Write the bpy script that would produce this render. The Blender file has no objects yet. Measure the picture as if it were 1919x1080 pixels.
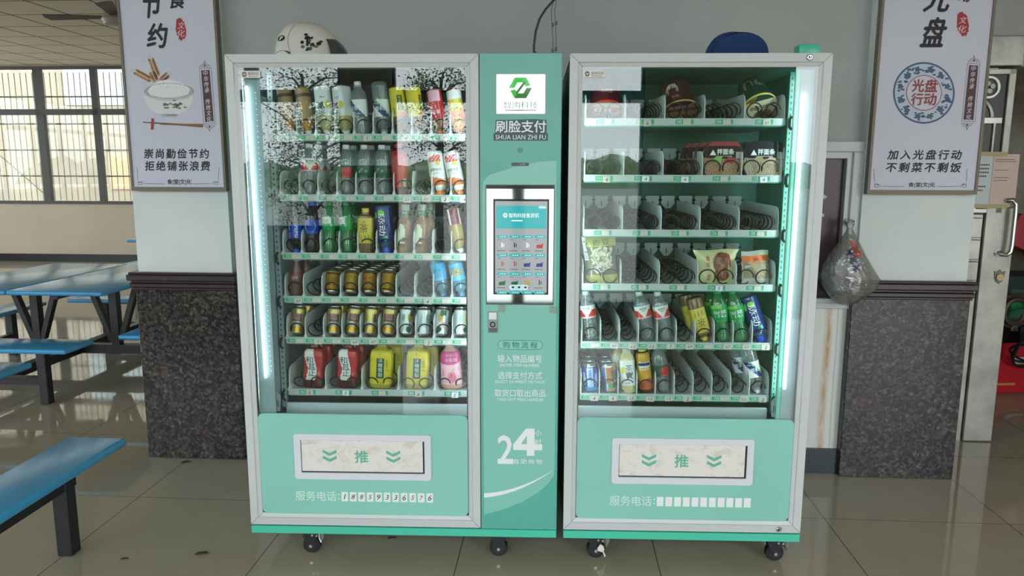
import bpy, bmesh, math, random
from mathutils import Matrix, Vector

SC = bpy.context.scene
COL = SC.collection
PI = math.pi
random.seed(7)

# ------------------------------------------------------------------ camera, world, light, exposure
F_PX, PITCH, ROLL, YAW = 1386.0, 0.1594, 0.0024, 0.0298
CAM_LOC = Vector((0.0, -2.6865, 1.5302))
cam_data = bpy.data.cameras.new('camera')
cam_data.sensor_width = 36.0
cam_data.lens = F_PX / 1919.0 * 36.0
cam_data.clip_start = 0.05
cam_data.clip_end = 500
cam = bpy.data.objects.new('camera', cam_data)
COL.objects.link(cam)
CAM_ROT = Matrix.Rotation(YAW, 4, 'Z') @ Matrix.Rotation(PI / 2 - PITCH, 4, 'X') @ Matrix.Rotation(ROLL, 4, 'Z')
cam.matrix_world = Matrix.Translation(CAM_LOC) @ CAM_ROT
SC.camera = cam

world = bpy.data.worlds.new('overcast_sky')
SC.world = world
world.use_nodes = True
wn = world.node_tree.nodes
wn['Background'].inputs[0].default_value = (0.91, 0.95, 1.0, 1)
wn['Background'].inputs[1].default_value = 6.0

SC.view_settings.view_transform = 'Standard'
SC.view_settings.look = 'None'
SC.view_settings.exposure = 0.28
SC.view_settings.gamma = 1.0
SC.view_settings.use_curve_mapping = False
SC.cycles.max_bounces = 10
SC.cycles.diffuse_bounces = 5
SC.cycles.glossy_bounces = 4
SC.cycles.transmission_bounces = 6
SC.cycles.transparent_max_bounces = 24
SC.cycles.caustics_reflective = False
SC.cycles.caustics_refractive = False
SC.cycles.use_denoising = True

# the building is turned a little against the two machines (which stand square to the world axes)
TH = -0.0342
BF = Matrix.Rotation(TH, 4, 'Z')
BI = BF.inverted()


def portal(u, v, z, w, h, facing):
    """daylight sampling portal in a window opening"""
    d = bpy.data.lights.new('window_daylight', 'AREA')
    d.shape = 'RECTANGLE'
    d.size, d.size_y = w, h
    d.cycles.is_portal = True
    o = bpy.data.objects.new('window_daylight', d)
    COL.objects.link(o)
    o.matrix_world = BF @ Matrix.Translation((u, v, z)) @ Matrix.Rotation(facing, 4, 'X')


FACADE_V = -4.6
portal(-6.9, FACADE_V, 2.02, 10.2, 2.18, PI / 2)
portal(0.0, FACADE_V, 1.65, 2.44, 2.9, PI / 2)
portal(3.9, FACADE_V, 1.6, 2.5, 3.0, PI / 2)
portal(-7.2, 9.0, 2.05, 9.5, 2.14, -PI / 2)


def ray(px, py):
    """direction through a pixel of the 1919 x 1080 photograph"""
    return (CAM_ROT @ Vector(((px - 959.5) / F_PX, -(py - 540.0) / F_PX, -1.0, 0))).to_3d()


def at_y(px, py, y=0.0):
    d = ray(px, py)
    return CAM_LOC + d * ((y - CAM_LOC.y) / d.y)


def bat_v(px, py, v):
    """building coordinates (u, v, z) on the plane v"""
    d = (BI @ ray(px, py).to_4d()).to_3d() if False else BI.to_3x3() @ ray(px, py)
    c = BI @ CAM_LOC
    return c + d * ((v - c.y) / d.y)


def bat_z(px, py, z):
    d = BI.to_3x3() @ ray(px, py)
    c = BI @ CAM_LOC
    return c + d * ((z - c.z) / d.z)


# ------------------------------------------------------------------ materials
def lin(h):
    h = h.lstrip('#')
    out = []
    for i in (0, 2, 4):
        c = int(h[i:i + 2], 16) / 255
        out.append(c / 12.92 if c <= 0.04045 else ((c + 0.055) / 1.055) ** 2.4)
    return tuple(out) + (1.0,)


MATS = {}


def mat(key, col=None, rough=0.5, metal=0.0, spec=0.5, emit=None, estr=1.0, coat=0.0):
    if key in MATS:
        return MATS[key]
    m = bpy.data.materials.new(key)
    m.use_nodes = True
    b = m.node_tree.nodes['Principled BSDF']
    if isinstance(col, str):
        col = lin(col)
    b.inputs['Base Color'].default_value = col
    b.inputs['Roughness'].default_value = rough
    b.inputs['Metallic'].default_value = metal
    b.inputs['Specular IOR Level'].default_value = spec
    b.inputs['Coat Weight'].default_value = coat
    if emit:
        b.inputs['Emission Color'].default_value = lin(emit)
        b.inputs['Emission Strength'].default_value = estr
    MATS[key] = m
    return m


class NT:
    """small node-tree helper around one material"""

    def __init__(self, key, **kw):
        self.m = mat(key, **kw)
        self.t = self.m.node_tree
        self.b = self.t.nodes['Principled BSDF']
        self.co = None

    def n(self, typ, **props):
        x = self.t.nodes.new(typ)
        for k, v in props.items():
            setattr(x, k, v)
        return x

    def link(self, a, b):
        self.t.links.new(a, b)

    def coords(self):
        if self.co is None:
            self.co = self.n('ShaderNodeTexCoord').outputs['Object']
        return self.co

    def noise(self, scale, detail=4, rough=0.55, stretch=None, dist=0.0):
        x = self.n('ShaderNodeTexNoise')
        x.inputs['Scale'].default_value = scale
        x.inputs['Detail'].default_value = detail
        x.inputs['Roughness'].default_value = rough
        x.inputs['Distortion'].default_value = dist
        src = self.coords()
        if stretch:
            mp = self.n('ShaderNodeMapping')
            mp.inputs['Scale'].default_value = stretch
            self.link(src, mp.inputs[0])
            src = mp.outputs[0]
        self.link(src, x.inputs['Vector'])
        return x.outputs['Fac']

    def ramp(self, fac, stops):
        x = self.n('ShaderNodeValToRGB')
        els = x.color_ramp.elements
        while len(els) < len(stops):
            els.new(0.5)
        for e, (p, c) in zip(els, stops):
            e.position = p
            e.color = lin(c) if isinstance(c, str) else (c, c, c, 1)
        self.link(fac, x.inputs[0])
        return x.outputs[0]

    def mix(self, fac, a, b, typ='MIX'):
        x = self.n('ShaderNodeMix', data_type='RGBA', blend_type=typ)
        for sock, v in ((x.inputs[0], fac), (x.inputs[6], a), (x.inputs[7], b)):
            if isinstance(v, (int, float)):
                sock.default_value = v
            elif isinstance(v, str):
                sock.default_value = lin(v)
            else:
                self.link(v, sock)
        return x.outputs[2]

    def math(self, op, a, b=0.0, c=None):
        x = self.n('ShaderNodeMath', operation=op)
        for sock, v in zip(x.inputs, (a, b, c)):
            if v is None:
                continue
            if isinstance(v, (int, float)):
                sock.default_value = v
            else:
                self.link(v, sock)
        return x.outputs[0]

    def sep(self):
        x = self.n('ShaderNodeSeparateXYZ')
        self.link(self.coords(), x.inputs[0])
        return x.outputs

    def color(self, s):
        self.link(s, self.b.inputs['Base Color'])
        return self

    def rough(self, s):
        self.link(s, self.b.inputs['Roughness'])
        return self

    def bump(self, s, strength=0.2, dist=0.01):
        x = self.n('ShaderNodeBump')
        x.inputs['Strength'].default_value = strength
        x.inputs['Distance'].default_value = dist
        self.link(s, x.inputs['Height'])
        self.link(x.outputs[0], self.b.inputs['Normal'])
        return self


def glass_like(key, tint=(1, 1, 1, 1), f0=0.045, body=0.0, bodycol=(0.5, 0.5, 0.5, 1), rough=0.0, brough=0.1, wrinkle=0.0):
    """thin clear sheet: tinted see-through, a body share that is plain plastic, and mirror shine that grows to the edge"""
    if key in MATS:
        return MATS[key]
    m = bpy.data.materials.new(key)
    m.use_nodes = True
    t = m.node_tree
    t.nodes.remove(t.nodes['Principled BSDF'])
    bump = None
    if wrinkle:
        nz = t.nodes.new('ShaderNodeTexNoise')
        nz.inputs['Scale'].default_value = 13
        nz.inputs['Detail'].default_value = 3
        nz.inputs['Distortion'].default_value = 1.5
        tc = t.nodes.new('ShaderNodeTexCoord')
        t.links.new(tc.outputs['Object'], nz.inputs['Vector'])
        bump = t.nodes.new('ShaderNodeBump')
        bump.inputs['Strength'].default_value = wrinkle
        bump.inputs['Distance'].default_value = 0.02
        t.links.new(nz.outputs['Fac'], bump.inputs['Height'])
    out = t.nodes['Material Output']
    tr = t.nodes.new('ShaderNodeBsdfTransparent')
    tr.inputs[0].default_value = tint
    cur = tr.outputs[0]
    if body:
        d = t.nodes.new('ShaderNodeBsdfPrincipled')
        d.inputs['Base Color'].default_value = bodycol
        d.inputs['Roughness'].default_value = brough
        if bump:
            t.links.new(bump.outputs[0], d.inputs['Normal'])
        mx = t.nodes.new('ShaderNodeMixShader')
        mx.inputs[0].default_value = body
        t.links.new(cur, mx.inputs[1])
        t.links.new(d.outputs[0], mx.inputs[2])
        cur = mx.outputs[0]
    g = t.nodes.new('ShaderNodeBsdfGlossy')
    g.inputs['Roughness'].default_value = rough
    if bump:
        t.links.new(bump.outputs[0], g.inputs['Normal'])
    lw = t.nodes.new('ShaderNodeLayerWeight')
    lw.inputs[0].default_value = 0.5
    p = t.nodes.new('ShaderNodeMath')
    p.operation = 'POWER'
    t.links.new(lw.outputs['Facing'], p.inputs[0])
    p.inputs[1].default_value = 5.0
    a = t.nodes.new('ShaderNodeMath')
    a.operation = 'MULTIPLY_ADD'
    t.links.new(p.outputs[0], a.inputs[0])
    a.inputs[1].default_value = 1 - f0
    a.inputs[2].default_value = f0
    mx = t.nodes.new('ShaderNodeMixShader')
    t.links.new(a.outputs[0], mx.inputs[0])
    t.links.new(cur, mx.inputs[1])
    t.links.new(g.outputs[0], mx.inputs[2])
    t.links.new(mx.outputs[0], out.inputs['Surface'])
    MATS[key] = m
    return m


# plain ones
W_PAINT = NT('white_wall_paint', col='#d6dcda', rough=0.6)
W_PAINT.color(W_PAINT.mix(W_PAINT.ramp(W_PAINT.noise(3.0, 5), [(0.35, 0.0), (0.75, 1.0)]), '#cfd8d8', '#dbe0df')).bump(W_PAINT.noise(60, 3), 0.08, 0.004)
W_GREY_SHADE = NT('grey_and_shade_wall_paint', col='#b4b8b8', rough=0.7)  # shade on the recess wall painted in as grey; over-door wall is grey itself
W_GREY_SHADE.color(W_GREY_SHADE.mix(W_GREY_SHADE.ramp(W_GREY_SHADE.noise(2.2, 5), [(0.35, 0.0), (0.75, 1.0)]), '#a4a8a8', '#aeb2b1')).bump(W_GREY_SHADE.noise(55, 3), 0.1, 0.004)
W_BEIGE = NT('beige_wall_paint', col='#b5a892', rough=0.7)
W_BEIGE.color(W_BEIGE.mix(W_BEIGE.ramp(W_BEIGE.noise(1.5, 5), [(0.3, 0.0), (0.8, 1.0)]), '#c2b7a4', '#cbc0ad'))
W_OUT = NT('outdoor_plaster', col='#a89d84', rough=0.8)
W_OUT.color(W_OUT.mix(W_OUT.ramp(W_OUT.noise(0.9, 7, 0.65, (1, 1, 0.4)), [(0.42, 0.0), (0.72, 1.0)]), '#8a8270', '#726b5d'))
W_STORE = NT('mottled_store_wall', col='#cfc8b4', rough=0.7)
W_STORE.color(W_STORE.mix(W_STORE.ramp(W_STORE.noise(4, 7, 0.65, None, 0.6), [(0.4, 0.0), (0.7, 1.0)]), '#d6d0be', '#b0a893'))

RUST = NT('rust_streaked_panel', col='#d8dad6', rough=0.45)
_s = RUST.sep()
_band = RUST.noise(9, 5, 0.6, (1, 1, 0.12))
_d1 = RUST.math('ABSOLUTE', RUST.math('SUBTRACT', _s[0], RUST.math('MULTIPLY_ADD', _band, 0.05, 1.405)))
_f1 = RUST.math('SUBTRACT', 1.0, RUST.math('MULTIPLY', _d1, 42.0))
_f1 = RUST.math('MULTIPLY', RUST.math('MAXIMUM', _f1, 0.0), RUST.ramp(RUST.noise(22, 6, 0.7, (1, 1, 0.35)), [(0.3, 0.1), (0.62, 1.0)]))
_d2 = RUST.math('ABSOLUTE', RUST.math('SUBTRACT', _s[0], RUST.math('MULTIPLY_ADD', _band, 0.03, 1.462)))
_f2 = RUST.math('MAXIMUM', RUST.math('SUBTRACT', 0.55, RUST.math('MULTIPLY', _d2, 90.0)), 0.0)
_c = RUST.mix(RUST.math('MINIMUM', _f1, 1.0), '#dcdedb', '#b9813d')
RUST.color(RUST.mix(_f2, _c, '#a69a80'))

GRAN = NT('brown_speckled_granite', col='#4a4340', rough=0.22, spec=0.4)
_v = GRAN.n('ShaderNodeTexVoronoi')
_v.inputs['Scale'].default_value = 78
_v.inputs['Randomness'].default_value = 1.0
_w = GRAN.n('ShaderNodeVectorMath', operation='MULTIPLY_ADD')
_nz = GRAN.n('ShaderNodeTexNoise')
_nz.inputs['Scale'].default_value = 40
GRAN.link(GRAN.coords(), _nz.inputs['Vector'])
GRAN.link(_nz.outputs['Color'], _w.inputs[0])
_w.inputs[1].default_value = (0.02, 0.02, 0.02)
GRAN.link(GRAN.coords(), _w.inputs[2])
GRAN.link(_w.outputs[0], _v.inputs['Vector'])
_sep = GRAN.n('ShaderNodeSeparateColor')
GRAN.link(_v.outputs['Color'], _sep.inputs[0])
_a = GRAN.ramp(_sep.outputs[0], [(0.0, '#141415'), (0.35, '#262526'), (0.5, '#3c3938'), (0.68, '#504b49'), (0.82, '#2b2a2b'), (1.0, '#665d59')])
_b2 = GRAN.ramp(GRAN.noise(120, 3), [(0.35, 0.55), (0.7, 1.25)])
_cc = GRAN.mix(1.0, _a, _b2, 'MULTIPLY')
GRAN.color(GRAN.mix(GRAN.ramp(GRAN.noise(6, 3), [(0.55, 0.0), (0.75, 0.18)]), _cc, '#6b4a40'))

CAPM = NT('dark_brown_moulding', col='#35292a', rough=0.3)
CAPM.color(CAPM.mix(CAPM.ramp(CAPM.noise(30, 5), [(0.62, 0.0), (0.74, 0.5)]), '#33282a', '#6a5f5c'))

FLOOR = NT('polished_floor_tile', col='#6e675a', rough=0.12, spec=0.5)
_s = FLOOR.sep()


def _grid(nt, sock, off, pitch, half):
    a = nt.math('ABSOLUTE', nt.math('SUBTRACT', nt.math('FRACT', nt.math('MULTIPLY_ADD', sock, 1 / pitch, -off / pitch + 0.5)), 0.5))
    return nt.math('LESS_THAN', a, half / pitch)


_g = FLOOR.math('MAXIMUM', _grid(FLOOR, _s[0], 0.494, 0.788, 0.0022), _grid(FLOOR, _s[1], 0.48, 0.788, 0.0018))
_c = FLOOR.mix(FLOOR.ramp(FLOOR.noise(2.6, 6, 0.6, None, 0.5), [(0.3, 0.0), (0.75, 1.0)]), '#9f9784', '#a9a18d')
_c = FLOOR.mix(FLOOR.ramp(FLOOR.noise(11, 6, 0.7, None, 1.2), [(0.62, 0.0), (0.8, 0.45)]), _c, '#887f6d')
FLOOR.color(FLOOR.mix(_g, _c, '#5d5749'))
FLOOR.rough(FLOOR.ramp(FLOOR.noise(5, 5, 0.6), [(0.3, 0.02), (0.8, 0.09)]))

CEIL = NT('ceiling_tile_board', col='#a39a86', rough=0.8)
_s = CEIL.sep()
_g = CEIL.math('MAXIMUM', _grid(CEIL, _s[0], -6.442, 0.64, 0.013), _grid(CEIL, _s[1], 5.24, 0.64, 0.011))
CEIL.color(CEIL.mix(_g, CEIL.mix(CEIL.ramp(CEIL.noise(40, 3), [(0.3, 0.0), (0.7, 1.0)]), '#c2b8a5', '#ccc2af'), '#3c352a'))

ALU = NT('silver_frame', col='#c3c8c9', rough=0.42, metal=0.0, spec=0.6)
ALU.color(ALU.mix(ALU.ramp(ALU.noise(400, 2), [(0.3, 0.0), (0.7, 1.0)]), '#bcc1c2', '#c8cccd'))
TEAL = NT('teal_sheet_metal', col='#58ab9b', rough=0.32)
TEAL.color(TEAL.mix(TEAL.ramp(TEAL.noise(6, 5), [(0.3, 0.0), (0.8, 1.0)]), '#5aae9d', '#55a496'))
TEALBAR = mat('bright_teal_sheet_metal', '#4cc0a4', rough=0.3)
TEALIN = NT('teal_cabinet_lining', col='#3a8f7c', rough=0.35)
TEALIN.color(TEALIN.mix(TEALIN.ramp(TEALIN.noise(5, 4), [(0.3, 0.0), (0.8, 1.0)]), '#378875', '#409a86'))
GREYIN = mat('dark_grey_cabinet_lining', '#5d6b6c', rough=0.45)
PALE = mat('pale_interior_sheet', '#8fa4a9', rough=0.5)
MINT = mat('mint_panel_print', '#80c1b3', rough=0.3)
LPANEL = NT('mint_push_panel', col='#84cdb8', rough=0.28)
LPANEL.color(LPANEL.mix(LPANEL.ramp(LPANEL.noise(14, 6, 0.7), [(0.62, 0.0), (0.8, 0.35)]), LPANEL.mix(LPANEL.ramp(LPANEL.noise(2, 3), [(0.3, 0.0), (0.8, 1.0)]), '#8acaba', '#80bfb0'), '#5d8f80'))
FLAPM = NT('stained_white_flap', col='#d9d8d0', rough=0.4)
FLAPM.color(FLAPM.mix(FLAPM.ramp(FLAPM.noise(18, 7, 0.7, (1, 1, 1.6), 0.8), [(0.5, 0.0), (0.75, 0.7)]), '#dedcd6', '#b39e86'))
WHITE = mat('white_print', '#e4e9e9', rough=0.35)
WFRAME = mat('white_plastic_frame', '#d2d6de', rough=0.35)
BLACK = mat('black_print', '#15171a', rough=0.4)
BLKMET = NT('black_painted_steel', col='#202225', rough=0.38)
BLKMET.color(BLKMET.mix(BLKMET.ramp(BLKMET.noise(20, 6, 0.7), [(0.6, 0.0), (0.75, 0.5)]), '#1e2023', '#3b3936'))
CHROME = mat('bright_steel', '#b9bcbc', rough=0.22, metal=1.0)
STEEL = NT('brushed_door_steel', col='#a8a9a4', rough=0.38, metal=0.75)
STEEL.color(STEEL.mix(STEEL.ramp(STEEL.noise(7, 6, 0.65), [(0.3, 0.0), (0.75, 1.0)]), '#b4b4ae', '#8d8d87'))
STEELD = mat('dark_door_gap', '#2b2c2b', rough=0.6)
BLUE = NT('blue_fibreglass_board', col='#2f86b8', rough=0.2, spec=0.5)
BLUE.color(BLUE.mix(BLUE.ramp(BLUE.noise(5, 5), [(0.3, 0.0), (0.8, 1.0)]), '#3b93c6', '#449ccd'))
COIL = mat('dark_wire_coil', '#101818', rough=0.35, metal=0.3)
DIV = mat('pale_grey_plastic_divider', '#d3dddd', rough=0.4)
TRAY = mat('grey_tray_sheet', '#d3dada', rough=0.5)
BARW = mat('white_shelf_bar', '#b2bdbd', rough=0.4)
STRIPG = mat('pale_green_label_strip', '#9ccbb4', rough=0.5)
GREENL = mat('green_number_label', '#3da374', rough=0.45)
TAG = mat('cream_price_sticker', '#cfc8bf', rough=0.6)
TAGB = mat('blue_sticker_outline', '#7fa0c4', rough=0.6)
LED = mat('led_strip_light', '#ffffff', rough=0.4, emit='#f0faff', estr=6.0)
LED_FILL = mat('added_fill_row_facing_trays', '#ffffff', rough=0.4, emit='#f4faff', estr=24.0)  # glow of the added fill strips, out of view inside both machines
LED_REFLECT = mat('led_reflection_glow', '#ffffff', rough=0.4, emit='#e6f7ff', estr=1.1)  # glow that imitates the strip's reflection, not a lamp
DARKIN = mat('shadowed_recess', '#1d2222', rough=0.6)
GLASS = glass_like('door_glass', (0.93, 0.985, 0.97, 1), 0.05)
WGLASS = glass_like('window_glass', (0.97, 0.985, 0.98, 1), 0.022)
RUBBER = mat('black_rubber', '#17191a', rough=0.45)
GREYPL = mat('grey_brake_pedal', '#6d7475', rough=0.45)
RED = mat('red_print', '#b8262e', rough=0.4)
WINFR = mat('dark_window_frame', '#4a4a48', rough=0.5)
BARS = mat('window_bar_paint', '#9a9f94', rough=0.6)
BASEB = mat('black_skirting', '#1f2123', rough=0.3)
BASEG = mat('dark_green_skirting', '#1a2c2d', rough=0.25)


# ------------------------------------------------------------------ mesh builder
def xf(M, p):
    return tuple(M @ Vector(p)) if M is not None else tuple(p)


_TXT = {}


def text_geo(body, bold=0.0, shear=0.0, res=2, spacing=1.0):
    k = (body, bold, shear, res, spacing)
    if k not in _TXT:
        c = bpy.data.curves.new('lettering', 'FONT')
        c.body = body
        c.size = 1
        c.offset = bold
        c.shear = shear
        c.resolution_u = res
        c.space_character = spacing
        o = bpy.data.objects.new('lettering', c)
        me = bpy.data.meshes.new_from_object(o)
        vs = [(v.co.x, v.co.y) for v in me.vertices]
        fs = [tuple(p.vertices) for p in me.polygons]
        bpy.data.objects.remove(o)
        bpy.data.curves.remove(c)
        bpy.data.meshes.remove(me)
        x0, x1 = min(v[0] for v in vs), max(v[0] for v in vs)
        y0, y1 = min(v[1] for v in vs), max(v[1] for v in vs)
        _TXT[k] = (vs, fs, x0, x1, y0, y1)
    return _TXT[k]


def text_pts(body, box, bold=0.0, shear=0.0, keep=False, spacing=1.0, rot=0, depth=False):
    out, fs = text_pts0(body, box, shear, keep, spacing, rot)
    if bold:                                     # heavier strokes: the same glyphs again, shifted a little
        d = bold * 0.55 * min(abs(box[3] - box[1]), abs(box[2] - box[0]))
        n = len(out)
        base, bf = list(out), list(fs)
        for k, (dx, dz) in enumerate(((d, 0), (-d, 0), (0, d), (0, -d))):
            out += [(x + dx, z + dz) for x, z in base]
            fs = fs + [tuple(i + n * (k + 1) for i in f) for f in bf]
        if depth:                                # each copy a hair in front of the last
            out = [(p[0], p[1], (i // n) * 6e-5) for i, p in enumerate(out)]
            return out, fs
    return ([(p[0], p[1], 0.0) for p in out] if depth else out), fs


def text_pts0(body, box, shear=0.0, keep=False, spacing=1.0, rot=0):
    """text fitted into box (x0, z0, x1, z1); rot in quarter turns clockwise"""
    vs, fs, a, b, c, d = text_geo(body, 0.0, shear, 2, spacing)
    x0, z0, x1, z1 = box
    w, h = x1 - x0, z1 - z0
    if rot % 2:
        w, h = h, w
    sx, sz = w / (b - a), h / max(d - c, 1e-6)
    if keep:
        sx = sz = min(sx, sz)
    out = []
    for (x, y) in vs:
        x, y = (x - (a + b) / 2) * sx, (y - (c + d) / 2) * sz
        for _ in range(rot % 4):
            x, y = y, -x
        out.append((x + (x0 + x1) / 2, y + (z0 + z1) / 2))
    return out, fs


class MB:
    def __init__(self):
        self.v, self.f, self.mi, self.mats, self.sm = [], [], [], [], []

    def mid(self, m):
        m = m.m if isinstance(m, NT) else m
        if m not in self.mats:
            self.mats.append(m)
        return self.mats.index(m)

    def add(self, vs, fs, m, M=None, smooth=False):
        b = len(self.v)
        self.v.extend(xf(M, p) for p in vs)
        if callable(m) and not isinstance(m, NT):
            for i, f in enumerate(fs):
                self.f.append(tuple(b + k for k in f))
                self.mi.append(self.mid(m(i)))
                self.sm.append(smooth)
        else:
            k0 = self.mid(m)
            for f in fs:
                self.f.append(tuple(b + k for k in f))
                self.mi.append(k0)
                self.sm.append(smooth)
        return self

    def box(self, x0, x1, y0, y1, z0, z1, m, M=None, bev=0.0, seg=1):
        bm = bmesh.new()
        bmesh.ops.create_cube(bm, size=1)
        for v in bm.verts:
            v.co = Vector(((x0 + x1) / 2 + v.co.x * (x1 - x0), (y0 + y1) / 2 + v.co.y * (y1 - y0), (z0 + z1) / 2 + v.co.z * (z1 - z0)))
        if bev:
            bmesh.ops.bevel(bm, geom=list(bm.edges), offset=bev, segments=seg, affect='EDGES', profile=0.5)
        bm.verts.index_update()
        self.add([tuple(v.co) for v in bm.verts], [tuple(v.index for v in f.verts) for f in bm.faces], m, M, bev > 0 and seg > 1)
        bm.free()
        return self

    def lathe(self, prof, m, M=None, n=20, cap0=True, cap1=True, power=None, ay=1.0, smooth=True):
        """profile [(r, z)] turned about z; power makes the section a rounded square"""
        vs, fs = [], []
        for r, z in prof:
            for i in range(n):
                t = 2 * PI * i / n
                s, c = math.sin(t), -math.cos(t)
                k = 1.0
                if power:
                    k = (abs(s) ** power + abs(c) ** power) ** (-1.0 / power)
                vs.append((r * s * k, r * c * k * ay, z))
        for j in range(len(prof) - 1):
            for i in range(n):
                a, b = j * n + i, j * n + (i + 1) % n
                fs.append((a, b, b + n, a + n))
        if cap0:
            fs.append(tuple(range(n))[::-1])
        if cap1:
            fs.append(tuple((len(prof) - 1) * n + i for i in range(n)))
        return self.add(vs, fs, m, M, smooth)

    def cyl(self, p0, p1, r, m, n=12, r1=None, M=None):
        p0, p1 = Vector(p0), Vector(p1)
        d = p1 - p0
        q = d.to_track_quat('Z', 'Y').to_matrix().to_4x4()
        T = Matrix.Translation(p0) @ q
        if M is not None:
            T = M @ T
        return self.lathe([(r, 0), (r if r1 is None else r1, d.length)], m, T, n)

    def tube(self, pts, r, m, n=6, M=None, closed_ends=True, rr=None):
        pts = [Vector(p) for p in pts]
        vs, fs = [], []
        prev = None
        for i, p in enumerate(pts):
            t = (pts[min(i + 1, len(pts) - 1)] - pts[max(i - 1, 0)]).normalized()
            if prev is None:
                a = Vector((0, 0, 1)) if abs(t.z) < 0.9 else Vector((1, 0, 0))
                u = t.cross(a).normalized()
            else:
                u = (prev - t * prev.dot(t)).normalized()
            prev = u
            w = t.cross(u)
            rad = rr[i] if rr else r
            for k in range(n):
                a = 2 * PI * k / n
                vs.append(tuple(p + u * (rad * math.cos(a)) + w * (rad * math.sin(a))))
        for i in range(len(pts) - 1):
            for k in range(n):
                a, b = i * n + k, i * n + (k + 1) % n
                fs.append((a, b, b + n, a + n))
        if closed_ends:
            fs.append(tuple(range(n))[::-1])
            fs.append(tuple((len(pts) - 1) * n + k for k in range(n)))
        return self.add(vs, fs, m, M, True)

    def prism(self, pts, y0, y1, m, M=None, smooth=False):
        """polygon in (x, z) pushed from y0 (front) to y1 (back)"""
        n = len(pts)
        vs = [(x, y0, z) for x, z in pts] + [(x, y1, z) for x, z in pts]
        area = sum(pts[i][0] * pts[(i + 1) % n][1] - pts[(i + 1) % n][0] * pts[i][1] for i in range(n))
        fr = tuple(range(n)) if area > 0 else tuple(range(n))[::-1]
        fs = [fr, tuple(n + i for i in fr[::-1])]
        for i in range(n):
            a, b = fr[i], fr[(i + 1) % n]
            fs.append((b, a, a + n, b + n))
        return self.add(vs, fs, m, M, smooth)

    def flat(self, pts, y, m, M=None):
        """printed shape: a polygon in (x, z) lying on a front face"""
        n = len(pts)
        area = sum(pts[i][0] * pts[(i + 1) % n][1] - pts[(i + 1) % n][0] * pts[i][1] for i in range(n))
        ix = tuple(range(n)) if area > 0 else tuple(range(n))[::-1]
        return self.add([(x, y, z) for x, z in pts], [ix], m, M)

    def rect(self, x0, z0, x1, z1, y, m, M=None):
        return self.flat([(x0, z0), (x1, z0), (x1, z1), (x0, z1)], y, m, M)

    def ring(self, cx, cz, r0, r1, y, m, n=40, M=None, a0=0.0, a1=2 * PI, sx=1.0):
        vs, fs = [], []
        for i in range(n + 1):
            a = a0 + (a1 - a0) * i / n
            for r in (r0, r1):
                vs.append((cx + r * math.cos(a) * sx, y, cz + r * math.sin(a)))
        for i in range(n):
            fs.append((2 * i, 2 * i + 1, 2 * i + 3, 2 * i + 2))
        return self.add(vs, fs, m, M)

    def text(self, body, box, y, m, M=None, **kw):
        pts, fs = text_pts(body, box, depth=True, **kw)
        return self.add([(x, y - d, z) for x, z, d in pts], fs, m, M)

    def strip(self, pts, w, y, m, M=None):
        """a drawn line of width w along pts in (x, z)"""
        for (a, b) in zip(pts[:-1], pts[1:]):
            d = Vector((b[0] - a[0], b[1] - a[1]))
            if d.length < 1e-9:
                continue
            n = Vector((-d.y, d.x)).normalized() * (w / 2)
            e = d.normalized() * (w * 0.25)
            p = [(a[0] - e.x - n.x, a[1] - e.y - n.y), (b[0] + e.x - n.x, b[1] + e.y - n.y), (b[0] + e.x + n.x, b[1] + e.y + n.y), (a[0] - e.x + n.x, a[1] - e.y + n.y)]
            self.flat(p, y, m, M)
        return self

    def build(self, name, parent=None, label=None, sharp=0.6):
        me = bpy.data.meshes.new(name)
        me.from_pydata(self.v, [], self.f)
        for m in self.mats:
            me.materials.append(m)
        me.polygons.foreach_set('material_index', self.mi)
        me.polygons.foreach_set('use_smooth', self.sm)
        me.update()
        if any(self.sm):
            me.set_sharp_from_angle(angle=sharp)
        o = bpy.data.objects.new(name, me)
        COL.objects.link(o)
        if parent is not None:
            o.parent = parent
        if label:
            o['label'] = label
        return o


def rrect(x0, z0, x1, z1, r, n=5):
    out = []
    for cx, cz, a in ((x1 - r, z1 - r, 0), (x0 + r, z1 - r, 90), (x0 + r, z0 + r, 180), (x1 - r, z0 + r, 270)):
        for i in range(n + 1):
            t = math.radians(a + 90 * i / n)
            out.append((cx + r * math.cos(t), cz + r * math.sin(t)))
    return out


def ellipse(cx, cz, a, b, n=28, a0=0, a1=2 * PI):
    return [(cx + a * math.cos(a0 + (a1 - a0) * i / n), cz + b * math.sin(a0 + (a1 - a0) * i / n)) for i in range(n)]


def tag(o, label, cat, group=None):
    o['label'] = label
    o['category'] = cat
    if group:
        o['group'] = group
    return o


def thing(name, label, cat, M=None, group=None):
    o = bpy.data.objects.new(name, None)
    o.empty_display_size = 0.05
    COL.objects.link(o)
    if M is not None:
        o.matrix_world = M
    return tag(o, label, cat, group)


def struct(name, mb, parent=None, frame=BF):
    o = mb.build(name, parent)
    if parent is None:
        o['kind'] = 'structure'
        o.matrix_world = frame
    return o


def kids(o):
    return [c for c in COL.objects if c.parent == o]


def dup(root, M, label, group=None):
    r = root.copy()
    COL.objects.link(r)
    r.matrix_world = M
    r['label'] = label
    if group:
        r['group'] = group
    for ch in KIDS(root):
        c = ch.copy()
        COL.objects.link(c)
        c.parent = r
        c.matrix_parent_inverse = ch.matrix_parent_inverse
        for g in KIDS(ch):
            d = g.copy()
            COL.objects.link(d)
            d.parent = c
    return r


def KIDS(o):
    return list(o.children)


def T(x=0, y=0, z=0):
    return Matrix.Translation((x, y, z))


def R(a, ax):
    return Matrix.Rotation(math.radians(a), 4, ax)

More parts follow.
